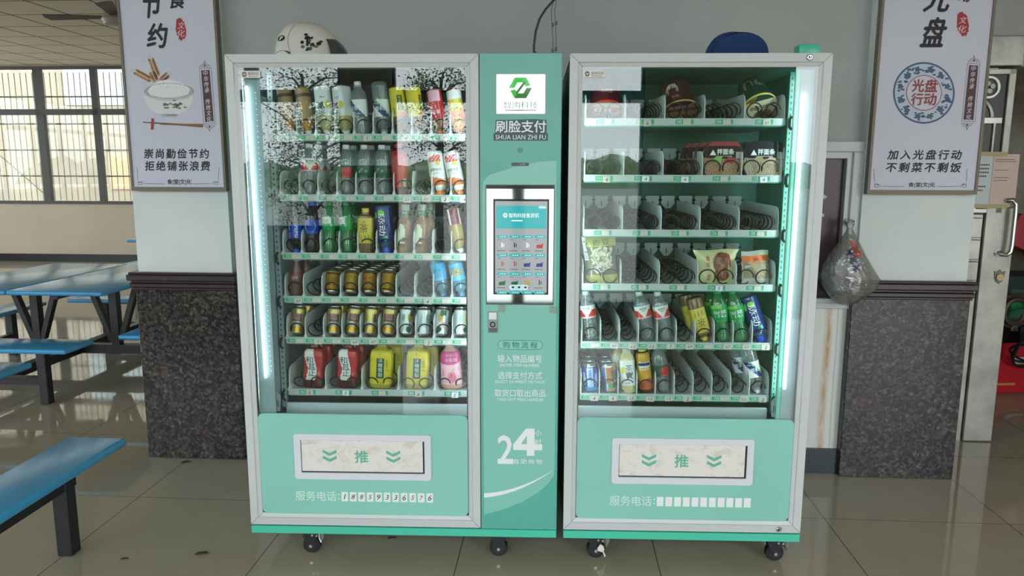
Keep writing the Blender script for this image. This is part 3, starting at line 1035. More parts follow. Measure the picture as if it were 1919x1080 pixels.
def shelf(vm, x0, W, zb, n, dbl, start, coil, tags, left):
    """one product tray: floor, rear plates, number bar; coils, dividers and price tags are its pieces"""
    Y0, Y1 = 0.124, 0.60
    p = W / n
    fl = zb + 0.004
    mb = MB()
    mb.box(x0, x0 + W, Y0, Y1, fl - 0.004, fl, TRAY)
    mb.box(x0 - 0.003, x0, Y0, Y1, fl - 0.012, fl + 0.05, TRAY)
    mb.box(x0 + W, x0 + W + 0.003, Y0, Y1, fl - 0.012, fl + 0.05, TRAY)
    mb.box(x0 - 0.004, x0 + W + 0.004, Y0 - 0.004, Y0 + 0.006, zb - 0.0135, zb + 0.012, BARW)
    mb.box(x0, x0 + W, Y0, Y1, zb - 0.018, zb - 0.012, GREYIN if left else TEALIN)
    cx = []
    for i in range(n):
        c = x0 + p * (i + 0.5)
        cx += [c - 0.034, c + 0.034] if dbl else [c]
    for c in cx:
        q = [(-0.027, 0.118), (0.027, 0.118), (0.029, 0.112), (0.029, 0.085), (0.0, 0.05), (-0.029, 0.085), (-0.029, 0.112)]
        mb.prism([(c + x, fl + z) for x, z in q], Y1 - 0.004, Y1 + 0.002, DIV)
        mb.box(c - 0.0015, c + 0.0015, Y1 - 0.006, Y1 - 0.003, fl + 0.072, fl + 0.095, COIL)
        for s in (-1, 1):
            mb.box(c + s * 0.033 - 0.007, c + s * 0.033 + 0.007, Y1 - 0.008, Y1, fl + 0.098, fl + 0.104, COIL)
    sh = mb.build('shelf', vm)
    ns = MB()
    yb = Y0 - 0.0045
    if not dbl:
        ns.rect(x0 - 0.002, zb - 0.0105, x0 + W + 0.002, zb + 0.0055, yb, STRIPG)
    for i in range(n):
        a = x0 + p * i
        t = '%03d' % (start + i)
        if dbl:
            ns.rect(a + p * 0.27, zb - 0.0095, a + p * 0.46, zb + 0.0075, yb - 0.0004, GREENL)
            ns.rect(a + p * 0.66, zb - 0.0095, a + p * 0.72, zb + 0.0075, yb - 0.0004, GREENL)
            ns.text(t, (a + p * 0.31, zb - 0.0065, a + p * 0.42, zb + 0.0045), yb - 0.0008, WHITE)
        else:
            ns.rect(a + p * 0.02, zb - 0.0085, a + p * 0.44, zb + 0.0045, yb - 0.0004, GREENL)
            ns.text(t, (a + p * 0.15, zb - 0.0062, a + p * 0.40, zb + 0.0032), yb - 0.0008, WHITE)
    ns.build('number_strip', sh)
    # dividers
    hh = 0.096
    dv = MB()
    prof = [(Y0 - 0.002, 0.0), (Y0 - 0.002, 0.062), (Y0 + 0.003, 0.08), (Y0 + 0.012, 0.09), (Y0 + 0.03, hh), (Y1 - 0.01, hh + 0.004), (Y1 - 0.01, 0.0)]
    vs = [(-0.0013, y, z) for y, z in prof] + [(0.0013, y, z) for y, z in prof]
    k = len(prof)
    fs = [tuple(range(k)), tuple(k + i for i in range(k))[::-1]] + [((i + 1) % k, i, k + i, k + (i + 1) % k) for i in range(k)]
    dv.add(vs, fs, DIV)
    if left:                                        # flared feet of the moulded lanes
        dv.prism([(-0.016, 0.0), (0.016, 0.0), (0.006, 0.008), (0.0015, 0.024), (-0.0015, 0.024), (-0.006, 0.008)], Y0 - 0.002, Y0 + 0.3, DIV)
    dvo = dv.build('lane_divider', sh)
    me = dvo.data
    dvo.location = (x0, 0, fl)
    for i in range(1, n + 1):
        o = bpy.data.objects.new('lane_divider', me)
        COL.objects.link(o)
        o.parent = sh
        o.location = (x0 + p * i, 0, fl)
    pitch, r, lift, a0 = coil
    turns = round((Y1 - 0.02 - Y0) / pitch + 0.42, 2)
    random.seed(start)
    for c in cx:
        o = bpy.data.objects.new('wire_coil', coil_mesh(turns, pitch, r, a0=a0))
        COL.objects.link(o)
        o.parent = sh
        o.location = (c, Y0 + 0.004, fl + lift)
        o.rotation_euler[1] = random.choice((0, 0.25, -0.3, 0.5))
    # price stickers
    for i in range(n):
        tx = tags.get(start + i, '')
        if tx is None:
            continue
        a = x0 + p * i
        s0, s1 = (a + p * 0.465, a + p * 0.65) if dbl else (a + p * 0.5, a + p * 0.93)
        j = random.uniform(-0.002, 0.003)
        big = tx != ''
        z0, z1 = (zb - 0.0155 + j, zb + 0.005 + j) if big else (zb - 0.0105, zb + 0.004)
        tg = MB()
        M = T((s0 + s1) / 2, yb - 0.003, (z0 + z1) / 2) @ R(random.uniform(-4, 4), 'Y')
        w, h = (s1 - s0) / 2, (z1 - z0) / 2
        if big and (start + i) % 3:
            tg.prism(rrect(-w - 0.001, -h - 0.001, w + 0.001, h + 0.001, 0.003), 0.0, 0.002, TAGB, M)
            tg.prism(rrect(-w, -h, w, h, 0.003), -0.0005, 0.001, WHITE if dbl else TAG, M)
        else:
            tg.prism(rrect(-w, -h, w, h, 0.002), 0.0, 0.002, TAG, M)
        if tx:
            tg.text(tx, (-w * 0.55, -h * 0.62, w * 0.55, h * 0.62), -0.0009, BLACK, M, shear=0.25, keep=True, bold=0.01)
        else:
            tg.strip([(-w * 0.2, -h * 0.1), (w * 0.15, h * 0.15)], 0.0008, -0.0004, mat('faint_ink'), M)
        tg.build('price_tag', sh)
    return sh


def caster(vm, x, brake, torn=False):
    """swivel caster: fork is the part, wheel and brake its pieces"""
    y = 0.075
    mb = MB()
    mb.box(x - 0.045, x + 0.045, y - 0.03, y + 0.05, 0.108, 0.115, BLKMET)
    s = -1 if brake else 1
    for yy in (y - 0.022, y + 0.018):
        mb.prism([(x - 0.036 * 1, 0.108), (x + 0.034, 0.108), (x + 0.034, 0.082), (x + 0.02, 0.05), (x + 0.012, 0.024), (x - 0.004, 0.024), (x - 0.018, 0.05)], yy, yy + 0.004, BLKMET)
    mb.cyl((x + 0.004, y - 0.027, 0.036), (x + 0.004, y - 0.02, 0.036), 0.007, CHROME, 10)
    for dx in (-0.04, 0.0, 0.04):
        mb.cyl((x + dx, y - 0.034, 0.107), (x + dx, y - 0.026, 0.107), 0.004, CHROME, 8)
    fk = mb.build('caster', vm)
    wh = MB()
    wh.lathe([(0.024, -0.014), (0.034, -0.014), (0.036, -0.009), (0.036, 0.009), (0.034, 0.014), (0.024, 0.014)], RUBBER, T(x + 0.004, y, 0.036) @ R(90, 'X'), 22)
    wh.lathe([(0.02, 0.0145), (0.022, 0.0165)], mat('wheel_hub', '#2b2e30', rough=0.4), T(x + 0.004, y, 0.036) @ R(90, 'X'), 18)
    wh.build('wheel', fk)
    if brake:
        b = MB()
        for dx, dz in ((0.012, 0.083), (0.03, 0.081)):
            b.cyl((x + dx, y - 0.028, dz), (x + dx, y - 0.02, dz), 0.0045, CHROME, 10)
        b.prism([(x + 0.036, 0.104), (x + 0.052, 0.1), (x + 0.058, 0.078), (x + 0.05, 0.058), (x + 0.044, 0.05), (x + 0.04, 0.058), (x + 0.042, 0.075)], y - 0.018, y + 0.016, GREYPL)
        b.tube([(x + 0.038, y - 0.022, 0.102), (x + 0.038, y - 0.022, 0.07), (x + 0.046, y - 0.022, 0.052)], 0.003, CHROME, 6)
        b.build('brake_pedal', fk)
    if torn:
        w = MB()
        w.prism([(x + 0.02, 0.07), (x + 0.032, 0.062), (x + 0.036, 0.045), (x + 0.03, 0.036), (x + 0.01, 0.042), (x + 0.008, 0.052)], y - 0.034, y - 0.029, mat('torn_white_sticker', '#d8d4cc', rough=0.7))
        w.prism([(x + 0.032, 0.044), (x + 0.038, 0.03), (x + 0.042, 0.018), (x + 0.036, 0.018), (x + 0.03, 0.036)], y - 0.034, y - 0.029, mat('torn_white_sticker'))
        w.build('torn_sticker', fk)


def machine(name, label, x0, x1, left, shelves, phone):
    """x0..x1 is the glazed door; the pay column of the left machine is added to its right"""
    vm = thing(name, label, 'vending machine', None, 'vending machines')
    xe = x1 + 0.294 if left else x1
    lining = GREYIN if left else TEALIN
    cab = MB()
    ZT = 1.925
    cab.box(x0 + 0.004, x0 + 0.016, 0.04, 0.80, 0.147, ZT, TEAL).box(xe - 0.016, xe - 0.002, 0.04, 0.80, 0.147, ZT, TEAL)
    cab.box(x0 + 0.004, xe - 0.002, 0.04, 0.80, ZT - 0.012, ZT, TEAL).box(x0 + 0.004, xe - 0.002, 0.788, 0.80, 0.147, ZT, TEAL)
    cab.box(x0 + 0.016, x0 + 0.022, 0.04, 0.74, 0.16, ZT - 0.012, PALE if left else lining)
    cab.box(x1 - 0.022, x1 - 0.016, 0.04, 0.74, 0.16, ZT - 0.012, lining if left else TEALIN)
    cab.box(x0 + 0.022, x1 - 0.022, 0.735, 0.745, 0.16, ZT - 0.012, lining)
    cab.box(x0 + 0.022, x1 - 0.022, 0.04, 0.74, ZT - 0.02, ZT - 0.012, lining)
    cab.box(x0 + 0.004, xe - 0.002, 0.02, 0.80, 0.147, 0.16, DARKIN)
    cab.build('cabinet', vm)
    base = MB()
    base.box(x0, xe, 0.0, 0.80, 0.115, 0.146, TEALBAR, bev=0.0015)
    base.build('base_plinth', vm)
    # door frame: mitred silver profile
    Rr = (x0, 0.152, x1, 1.93)
    fr = MB()
    loft(fr, [(rpts(*Rr), 0.036), (rpts(*Rr), 0.0), (rpts(*inset(Rr, 0.029)), -0.002), (rpts(*inset(Rr, 0.031)), 0.003), (rpts(*inset(Rr, 0.046)), 0.008), (rpts(*inset(Rr, 0.046)), 0.036), (rpts(*Rr), 0.036)], ALU)
    for cx, cz, sx, sz in ((x0, 0.152, 1, 1), (x1, 0.152, -1, 1), (x1, 1.93, -1, -1), (x0, 1.93, 1, -1)):
        fr.strip([(cx + sx * 0.001, cz + sz * 0.001), (cx + sx * 0.029, cz + sz * 0.029)], 0.0009, -0.0027, DARKIN)
        fr.strip([(cx + sx * 0.031, cz + sz * 0.031), (cx + sx * 0.045, cz + sz * 0.045)], 0.0009, 0.0022, DARKIN)
    df = fr.build('door_frame', vm)
    gx0, gz0, gx1, gz1 = inset(Rr, 0.045)
    gk = MB()
    g = (gx0 + 0.0, gz0, gx1, gz1)
    loft(gk, [(rpts(*g), 0.0095), (rpts(*inset(g, 0.005)), 0.0095), (rpts(*inset(g, 0.005)), 0.02)], mat('black_gasket', '#22282a', rough=0.5))
    gk.build('gasket', df)
    gl = MB().box(gx0, gx1, 0.0052, 0.0082, gz0, gz1, GLASS)
    gl.build('glass_pane', vm)
    # badge at the top corner of the glass
    bd = MB()
    b0 = gx0 + 0.008 if left else gx0 + 0.002
    b1, bz0, bz1 = b0 + (0.072 if left else 0.078), 1.849, 1.873
    bd.prism(rrect(b0, bz0, b1, bz1, 0.002), 0.0022, 0.0052, mat('silver_badge', '#b9b5ac', rough=0.35, metal=0.3))
    logo_mark(bd, b0 + 0.014, (bz0 + bz1) / 2, 0.0095, 0.0019, mat('badge_ink', '#34423d', rough=0.5))
    bd.text('智购科技', (b0 + 0.028, bz0 + 0.009, b1 - 0.006, bz1 - 0.004), 0.0018, mat('badge_ink'))
    bd.rect(b0 + 0.03, bz0 + 0.0045, b1 - 0.012, bz0 + 0.006, 0.0018, mat('badge_ink'))
    bd.build('maker_badge', vm)
    # push panel
    pp = MB()
    pz = 0.604
    pp.prism(rrect(gx0 + 0.003, gz0 - 0.0, gx1 - 0.003, pz, 0.022), 0.004, 0.0125, LPANEL)
    ppo = pp.build('push_panel', vm)
    f0 = gx0 + (0.138 if left else 0.135)
    f1 = f0 + (0.531 if left else 0.536)
    fz0, fz1 = 0.342, 0.526
    fm = MB()
    ou = rrect(f0, fz0, f1, fz1, 0.012)
    iu = rrect(f0 + 0.027, fz0 + 0.028, f1 - 0.026, fz1 - 0.024, 0.002)
    loft(fm, [(ou, 0.004), (ou, -0.002), (rrect(f0 + 0.002, fz0 + 0.002, f1 - 0.002, fz1 - 0.002, 0.011), -0.004), (iu, -0.004), (iu, 0.0036)], WFRAME)
    fm.rect(f0 + 0.02, fz0 + 0.02, f1 - 0.02, fz1 - 0.02, 0.0036, DARKIN)
    fm.build('flap_frame', ppo)
    fp = MB()
    a0, a1, c0, c1 = f0 + 0.029, f1 - 0.033, fz0 + 0.033, fz1 - 0.026
    fp.box(a0, a1, 0.0002, 0.003, c0, c1, FLAPM, bev=0.0008)
    mx, mz = (a0 + a1) / 2 - 0.002, (c0 + c1) / 2
    for s in (-1, 1):
        q = mx + s * 0.123
        for dz in (0.018, -0.006):
            fp.flat([(q - 0.027, mz + dz + 0.008), (q - 0.027, mz + dz - 0.004), (q, mz + dz - 0.018), (q + 0.027, mz + dz - 0.004), (q + 0.027, mz + dz + 0.008), (q, mz + dz - 0.006)], -0.0003, TEALTX)
    fp.text('推', (mx - 0.026, mz - 0.026, mx + 0.026, mz + 0.024), -0.0003, TEALTX, bold=0.035)
    fp.build('push_flap', ppo)
    tx = MB()
    t0 = f0 - 0.003
    tx.text('服务电话', (t0, 0.252, t0 + 0.16, 0.292), 0.0035, GLYPH, bold=0.012)
    for dz in (0.262, 0.279):
        tx.flat(ellipse(t0 + 0.17, dz, 0.0035, 0.0035, 10), 0.0035, GLYPH)
    for i in range(11):
        q = t0 + 0.18 + i * 0.0332
        tx.rect(q, 0.2515, q + 0.0255, 0.2895, 0.0037, WHITE)
        if phone:
            tx.text(phone[i], (q + 0.006, 0.259, q + 0.02, 0.282), 0.0033, BLACK, keep=True, shear=0.25)
    tx.build('lettering', ppo)
    # light bar, side sheets, rack rails
    ld = MB()
    if left:
        ld.box(x0 + 0.05, x0 + 0.112, 0.026, 0.032, 0.58, 1.88, PALE)
        ld.build('light_holder', vm)
        MB().prism([(x0 + 0.064, 1.822), (x0 + 0.072, 1.822), (x0 + 0.087, 0.742), (x0 + 0.079, 0.742)], 0.0115, 0.016, LED).build('led_strip', vm)
        dots = MB()
        for i in range(54):
            z = 1.80 - i * 0.0195
            dots.box(x0 + 0.0945 + 0.0001 * i, x0 + 0.097 + 0.0001 * i, 0.0245, 0.0262, z - 0.0011, z + 0.0011, LED_REFLECT)
        dots.build('led_reflection_dots', vm)  # dotted reflection of the strip, put in as glowing specks
        sp = MB().box(x0 + 0.103, x0 + 0.107, 0.034, 0.21, 0.62, 1.79, PALE)
        sp.build('side_sheet', vm)
        rails = [(x0 + 0.112, x0 + 0.130)]
    else:
        ld.box(x1 - 0.095, x1 - 0.047, 0.026, 0.032, 0.58, 1.88, PALE)
        ld.build('light_holder', vm)
        MB().prism([(x1 - 0.088, 1.797), (x1 - 0.080, 1.797), (x1 - 0.085, 0.72), (x1 - 0.093, 0.72)], 0.0115, 0.016, LED).build('led_strip', vm)
        sp = MB().box(x1 - 0.108, x1 - 0.094, 0.03, 0.05, 0.56, 1.895, mat('bright_teal_post', '#58c7ac', rough=0.35))
        sp.build('side_sheet', vm)
        rails = [(x1 - 0.108, x1 - 0.092)]
    for a, b in rails:
        ra = MB().box(a, b, 0.10, 0.112, 0.60, 1.88, mat('rack_rail_sheet', '#7f9294', rough=0.4) if left else TEALIN)
        for i in range(58):
            z = 0.63 + i * 0.0215
            ra.box((a + b) / 2 - 0.002, (a + b) / 2 + 0.002, 0.099, 0.101, z - 0.004, z + 0.004, COIL)
        for sh_ in shelves:
            zc = sh_[2]
            ra.tube([((a + b) / 2 + 0.004, 0.096, zc + 0.016), ((a + b) / 2 - 0.003, 0.094, zc + 0.006), ((a + b) / 2 - 0.003, 0.094, zc - 0.02), ((a + b) / 2 + 0.006, 0.096, zc - 0.03)], 0.0045, COIL, 6)
        ra.build('rack_rail', vm)
    # delivery chute under the trays
    for xa, xb in ((x0 + 0.07, x0 + 0.078), (x1 - 0.043, x1 - 0.035)) if left else ((x1 - 0.078, x1 - 0.07), (x0 + 0.033, x0 + 0.041)):
        MB().box(xa, xb, 0.036, 0.044, 0.66, 1.86, LED_FILL).build('added_fill_row', vm)  # hidden glowing strips added to brighten the trays
    ch = MB()
    ca, cb = x0 + 0.125, x1 - 0.05
    if not left:
        ca, cb = x0 + 0.05, x1 - 0.12
    ch.box(ca, cb, 0.10, 0.115, 0.565, 0.616, mat('chute_sheet', '#b9c6ca', rough=0.4), bev=0.003)
    ch.box(ca, cb, 0.03, 0.10, 0.56, 0.568, mat('chute_lip', '#8d9aa1', rough=0.4))
    s = 1 if left else -1
    q = x0 + 0.07 if left else x1 - 0.07
    ch.prism([(q, 0.60), (q, 0.66), (q + s * 0.035, 0.685), (q + s * 0.055, 0.66), (q + s * 0.05, 0.60)], 0.045, 0.05, PALE)
    for i in range(6):
        ch.box(q + s * (0.012 + i * 0.007), q + s * (0.012 + i * 0.007) + 0.002, 0.044, 0.0455, 0.618, 0.634 + 0.002 * i, COIL)
    ch.build('delivery_chute', vm)
    for args in shelves:
        shelf(vm, *args, left)
    # locks on the right-hand machine's frame
    if not left:
        for lx, lz in ((0.9488, 1.915), (0.9461, 0.168)):
            k = MB()
            k.lathe([(0.0105, 0.0), (0.0105, 0.005), (0.008, 0.007)], CHROME, T(lx, -0.0005, lz) @ R(90, 'X'), 20)
            k.lathe([(0.0055, 0.0071), (0.0045, 0.0085)], DARKIN, T(lx, -0.0005, lz) @ R(90, 'X'), 14)
            k.box(lx - 0.001, lx + 0.001, -0.0105, -0.009, lz - 0.004, lz + 0.004, CHROME)
            k.build('door_lock', vm)
        lb = MB()
        lb.box(0.935, 1.012, 0.07, 0.13, 1.925, 1.972, TEALBAR, bev=0.008, seg=2)
        lb.box(0.92, 1.03, 0.06, 0.15, 1.925, 1.93, TEAL)
        lb.build('lock_housing', vm)
    return vm


LTAGS = {3: '5', 5: '1', 7: '4', 17: '3.7', 18: '3.7', 19: '2', 20: '4', 31: '4.7', 38: '4', 42: '1', 44: '4.9', 45: '4.7', 48: '2', 51: '5', 52: '5', 54: '6', 55: '5'}
RTAGS = {102: '6', 105: '4.5', 111: '4', 112: '4', 113: '4', 115: '4', 134: '5', 142: '4.9', 143: '6.5', 144: '1.5', 145: '1', 146: '4.9', 148: '4.7', 149: '3.7', 150: '2', 151: '4', 152: '4', 153: '5.5', 154: '5.5', 155: '1.5', 156: '2', 159: '5.5', 160: '2'}
LX, LW = -0.966, 0.722
RX, RW = 0.188, 0.727
LZ = [1.648, 1.422, 1.199, 1.029, 0.866, 0.656]
RZ = [1.705, 1.4985, 1.294, 1.087, 0.859, 0.650]
lsh = [(LX, LW, LZ[i], 10, False, 1 + 10 * i, (0.08, 0.0275, 0.034, -20), LTAGS) for i in range(5)]
lsh.append((LX, LW, LZ[5], 5, True, 51, (0.09, 0.024, 0.03, -10), LTAGS))
rsh = [(RX, RW, RZ[0], 5, True, 101, (0.07, 0.026, 0.038, -15), RTAGS), (RX, RW, RZ[1], 5, True, 111, (0.048, 0.029, 0.034, -15), RTAGS),
       (RX, RW, RZ[2], 5, True, 121, (0.05, 0.029, 0.034, -15), RTAGS), (RX, RW, RZ[3], 5, True, 131, (0.075, 0.029, 0.034, -15), RTAGS),
       (RX, RW, RZ[4], 10, False, 141, (0.078, 0.027, 0.034, -15), RTAGS), (RX, RW, RZ[5], 10, False, 151, (0.082, 0.027, 0.036, 20), RTAGS)]
vmL = machine('vending_machine', 'wider mint green vending machine with lit pay column and touch screen, white helmet on top', -1.102, -0.2, True, lsh, '18859336576')
vmR = machine('vending_machine', 'narrower mint green vending machine of snacks and empty coils, blue cap on top', 0.121, 1.029, False, rsh, None)
for x, br in ((-0.89, True), (-0.137, False)):
    caster(vmL, x, br)
for x, br, tn in ((0.25, True, True), (0.955, True, False)):
    caster(vmR, x, br, tn)
for vm, xs in ((vmL, (-1.0, -0.02)), (vmR, (0.22, 0.93))):
    for x in xs:
        mb = MB()
        mb.box(x - 0.04, x + 0.04, 0.68, 0.76, 0.108, 0.115, BLKMET)
        for dx in (-0.022, 0.018):
            mb.box(x + dx, x + dx + 0.004, 0.70, 0.74, 0.03, 0.11, BLKMET)
        c = mb.build('caster', vm)
        w = MB().lathe([(0.03, -0.014), (0.036, -0.01), (0.036, 0.01), (0.03, 0.014)], RUBBER, T(x, 0.72, 0.036) @ R(90, 'Y'), 20)
        w.build('wheel', c)

# ---- pay column of the left machine
cx0, cx1 = -0.197, 0.0945
col = MB()
col.box(cx0, cx1, -0.001, 0.04, 0.149, 1.932, TEAL, bev=0.0015)
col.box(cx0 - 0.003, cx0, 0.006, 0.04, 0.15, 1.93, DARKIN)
cc = col.build('pay_column', vmL)
Y = -0.0014
pr = MB()
top = [(-0.188, 1.45), (-0.184, 1.487), (-0.165, 1.508)] + [(-0.165 + 0.243 * i / 8, 1.508 + 0.052 * math.sin(i / 8 * PI / 2)) for i in range(1, 9)]
bot = [(0.084, 0.40), (0.082, 0.372), (0.06, 0.338), (0.02, 0.301), (-0.04, 0.262), (-0.11, 0.231), (-0.186, 0.208)]
pr.flat(top[::-1] + [(-0.188, 1.0), (-0.186, 0.208)] + bot[::-1][1:] + [(0.083, 1.0)], Y, MINT)
sw0 = [(-0.186 + 0.269 * t, 0.296 + 0.016 * t + 0.085 * t * t) for t in [i / 14 for i in range(15)]]
sw1 = [(-0.186 + 0.269 * t, 0.278 + 0.026 * t + 0.093 * t * t) for t in [i / 14 for i in range(15)]]
for i in range(14):
    pr.flat([sw1[i], sw1[i + 1], sw0[i + 1], sw0[i]], Y - 0.0003, WHITE)
pr.build('wave_print', cc)

ad = MB()
ad.prism(rrect(-0.139, 1.722, 0.0375, 1.862, 0.003), -0.0012, 0.003, mat('screen_edge', '#8f9a98', rough=0.3))
ad.prism(rrect(-0.1365, 1.7245, 0.0352, 1.8595, 0.002), -0.0016, 0.003, SCRW)
logo_mark(ad, -0.052, 1.813, 0.041, -0.002, LOGOG, LOGOD)
ad.text('智购科技', (-0.112, 1.742, 0.009, 1.766), -0.002, LOGOD)
ad.rect(-0.108, 1.7345, 0.004, 1.7375, -0.002, SCRD)
ad.build('advert_screen', cc)

lt = MB()
lt.flat([(-0.142, 1.656), (0.042, 1.656), (0.041, 1.703), (0.0, 1.706), (-0.1, 1.703), (-0.139, 1.703)], Y - 0.0002, NAVY)
lt.rect(-0.147, 1.6305, 0.0465, 1.656, Y - 0.0002, NAVY)
lt.text('刷脸支付', (-0.139, 1.6595, 0.039, 1.7005), Y - 0.0006, WHITE, bold=0.03)
lt.text('SHUA LIAN ZHI FU', (-0.14, 1.635, 0.039, 1.651), Y - 0.0006, WHITE)
lt.prism(rrect(-0.133, 0.8655, 0.0345, 0.9015, 0.0175, 8), Y - 0.0002, Y + 0.0005, NAVY)
lt.prism(rrect(-0.1315, 0.867, 0.033, 0.900, 0.016, 8), Y - 0.0004, Y + 0.0005, mat('pale_pill_print', '#7fcdb9', rough=0.35))
lt.text('购物流程', (-0.113, 0.871, 0.015, 0.896), Y - 0.0008, NAVY, spacing=1.45)
for body, box in (('输入物品编号', (-0.133, 0.8165, 0.032, 0.846)), ('ENTER ITEM NUMBER', (-0.124, 0.800, 0.0235, 0.811)), ('选择支付方式', (-0.132, 0.752, 0.033, 0.781)), ('SELECT PAYMENT METHOD', (-0.143, 0.736, 0.045, 0.747)), ('取货口取出商品', (-0.144, 0.6835, 0.0465, 0.7125)), ('TAKE OUT MERCHANDISE', (-0.1365, 0.667, 0.039, 0.678))):
    lt.text(body, box, Y - 0.0006, WHITE, bold=0.006)
lt.text('2', (-0.131, 0.419, -0.076, 0.529), Y - 0.0006, WHITE, bold=0.08)
lt.rect(-0.133, 0.417, -0.074, 0.437, Y - 0.0010, WHITE)
lt.rect(-0.022, 0.45, 0.007, 0.559, Y - 0.0006, WHITE)
lt.rect(-0.074, 0.473, 0.036, 0.497, Y - 0.0009, WHITE)
lt.flat([(-0.074, 0.495), (-0.046, 0.495), (-0.004, 0.559), (-0.026, 0.559)], Y - 0.0012, WHITE)
lt.text('小', (0.009, 0.531, 0.033, 0.553), Y - 0.0006, WHITE, bold=0.01)
lt.text('时', (0.009, 0.494, 0.033, 0.517), Y - 0.0006, WHITE, bold=0.01)
lt.text('自助购物', (-0.071, 0.417, 0.036, 0.437), Y - 0.0006, WHITE, spacing=1.4, bold=0.008)
lt.build('lettering', cc)

sg = MB()
for i in range(-5, 6):
    for k in range(-5, 6):
        if i * i + k * k <= 23:
            sg.flat(ellipse(-0.052 + i * 0.0022, 1.597 + k * 0.0022, 0.00075, 0.00075, 6), Y - 0.0002, BLACK)
sg.build('speaker_holes', cc)
ca = MB()
ca.prism(rrect(-0.084, 1.5415, -0.02, 1.5535, 0.0055, 6), Y - 0.0006, 0.0, mat('camera_slot', '#1f2b2a', rough=0.2))
for x in (-0.05, -0.042, -0.037):
    ca.flat(ellipse(x, 1.5475, 0.0018, 0.0025, 8), Y - 0.0008, mat('lens_glint', '#8fa09c', rough=0.2))
ca.build('face_camera', cc)

tp = MB()
tp.box(-0.176, 0.073, -0.0022, 0.004, 1.036, 1.475, mat('touch_rim', '#3c4b49', rough=0.3))
tp.box(-0.173, 0.070, -0.0026, 0.004, 1.040, 1.461, MIRROR)
tp.box(-0.172, 0.069, -0.0027, 0.004, 1.4605, 1.473, mat('screen_black', '#0d1012', rough=0.1))
tp.box(-0.1485, 0.0535, -0.0032, 0.0, 1.0745, 1.424, mat('screen_black'))
tpo = tp.build('touch_panel', cc)
sc = MB()
S0, S1, Z0, Z1 = -0.142, 0.047, 1.082, 1.416
sy = -0.0034
sc.rect(S0, Z0, S1, Z1, sy, SCRG)
sc.rect(S0 + 0.004, Z1 - 0.099, S1 - 0.003, Z1 - 0.016, sy - 0.0002, SCRT)
sc.prism(rrect(S1 - 0.032, Z1 - 0.026, S1 - 0.004, Z1 - 0.017, 0.004), sy - 0.0005, sy, SCRL)
logo_mark(sc, S0 + 0.037, Z1 - 0.051, 0.009, sy - 0.0005, SCRX)
sc.text('智购科技售货机', (S0 + 0.05, Z1 - 0.059, S1 - 0.03, Z1 - 0.043), sy - 0.0005, SCRX, bold=0.01)
sc.rect(S0 + 0.06, Z1 - 0.072, S0 + 0.1, Z1 - 0.068, sy - 0.0005, SCRX)
cw = (S1 - S0 - 0.006) / 4
icons = [[SCRX, SCRD, SCRX, SCRR], [SCRR, SCRR, SCRB, SCRB], [SCRN, SCRN, SCRY, SCRD]]
for r in range(4):
    zb_ = Z1 - 0.128 - r * 0.0685
    for c in range(4):
        a = S0 + 0.003 + cw * c
        if r < 4:
            sc.prism(rrect(a + 0.002, zb_ - 0.006, a + cw - 0.003, zb_ + 0.006, 0.0055), sy - 0.0004, sy, SCRT)
            for k in range(3):
                sc.rect(a + 0.015 + k * 0.008, zb_ - 0.0015, a + 0.019 + k * 0.008, zb_ + 0.0015, sy - 0.0006, SCRX)
        if r < 3:
            ic = icons[r][c]
            if ic in (SCRR, SCRB, SCRN) and (r, c) not in ((1, 0), (1, 1)):
                sc.flat([(a + 0.01, zb_ - 0.042), (a + 0.033, zb_ - 0.042), (a + 0.035, zb_ - 0.024), (a + 0.029, zb_ - 0.028), (a + 0.011, zb_ - 0.03)], sy - 0.0003, ic)
            elif ic is SCRY:
                sc.rect(a + 0.013, zb_ - 0.042, a + 0.034, zb_ - 0.024, sy - 0.0003, ic)
            else:
                sc.rect(a + 0.02, zb_ - 0.04, a + 0.024, zb_ - 0.022, sy - 0.0003, ic)
                sc.rect(a + 0.027, zb_ - 0.038, a + 0.03, zb_ - 0.026, sy - 0.0003, ic)
            sc.rect(a + 0.004, zb_ - 0.0525, a + 0.034, zb_ - 0.0505, sy - 0.0003, SCRD)
            sc.rect(a + 0.006, zb_ - 0.012, a + 0.018, zb_ - 0.0105, sy - 0.0003, SCRD)
sc.prism(rrect(-0.09, 1.091, -0.021, 1.111, 0.009), sy - 0.0008, sy, SCRL)
for x in (-0.068, -0.043):
    sc.rect(x, 1.092, x + 0.0008, 1.110, sy - 0.001, SCRT)
for x in (-0.081, -0.0585, -0.035):
    sc.rect(x, 1.098, x + 0.009, 1.105, sy - 0.001, SCRD)
sc.build('lit_display', tpo)

st = MB()
st.box(-0.168, -0.1335, -0.0075, 0.0, 0.93, 1.01, mat('reader_body', '#8f9997', rough=0.3), bev=0.002)
st.rect(-0.165, 0.981, -0.1365, 1.007, -0.0079, mat('reader_window', '#dfe6e8', rough=0.2))
st.flat(ellipse(-0.151, 0.962, 0.011, 0.011, 20), -0.0079, BLACK)
st.flat(ellipse(-0.151, 0.962, 0.006, 0.006, 16), -0.0081, mat('lens_glint'))
st.rect(-0.166, 0.933, -0.135, 0.949, -0.0079, mat('reader_sticker', '#59615f', rough=0.5))
st.build('card_reader', cc)
for a, b, dz in ((-0.129, -0.108, 0.0), (0.06, 0.083, -0.004)):
    kb = MB().prism([(a, 1.012 + dz), (b - 0.002, 1.008 + dz), (b, 1.032 + dz), (a + 0.004, 1.036 + dz)], -0.009, 0.0, mat('grey_clip', '#8e9a92', rough=0.4))
    kb.build('screen_clip', cc)

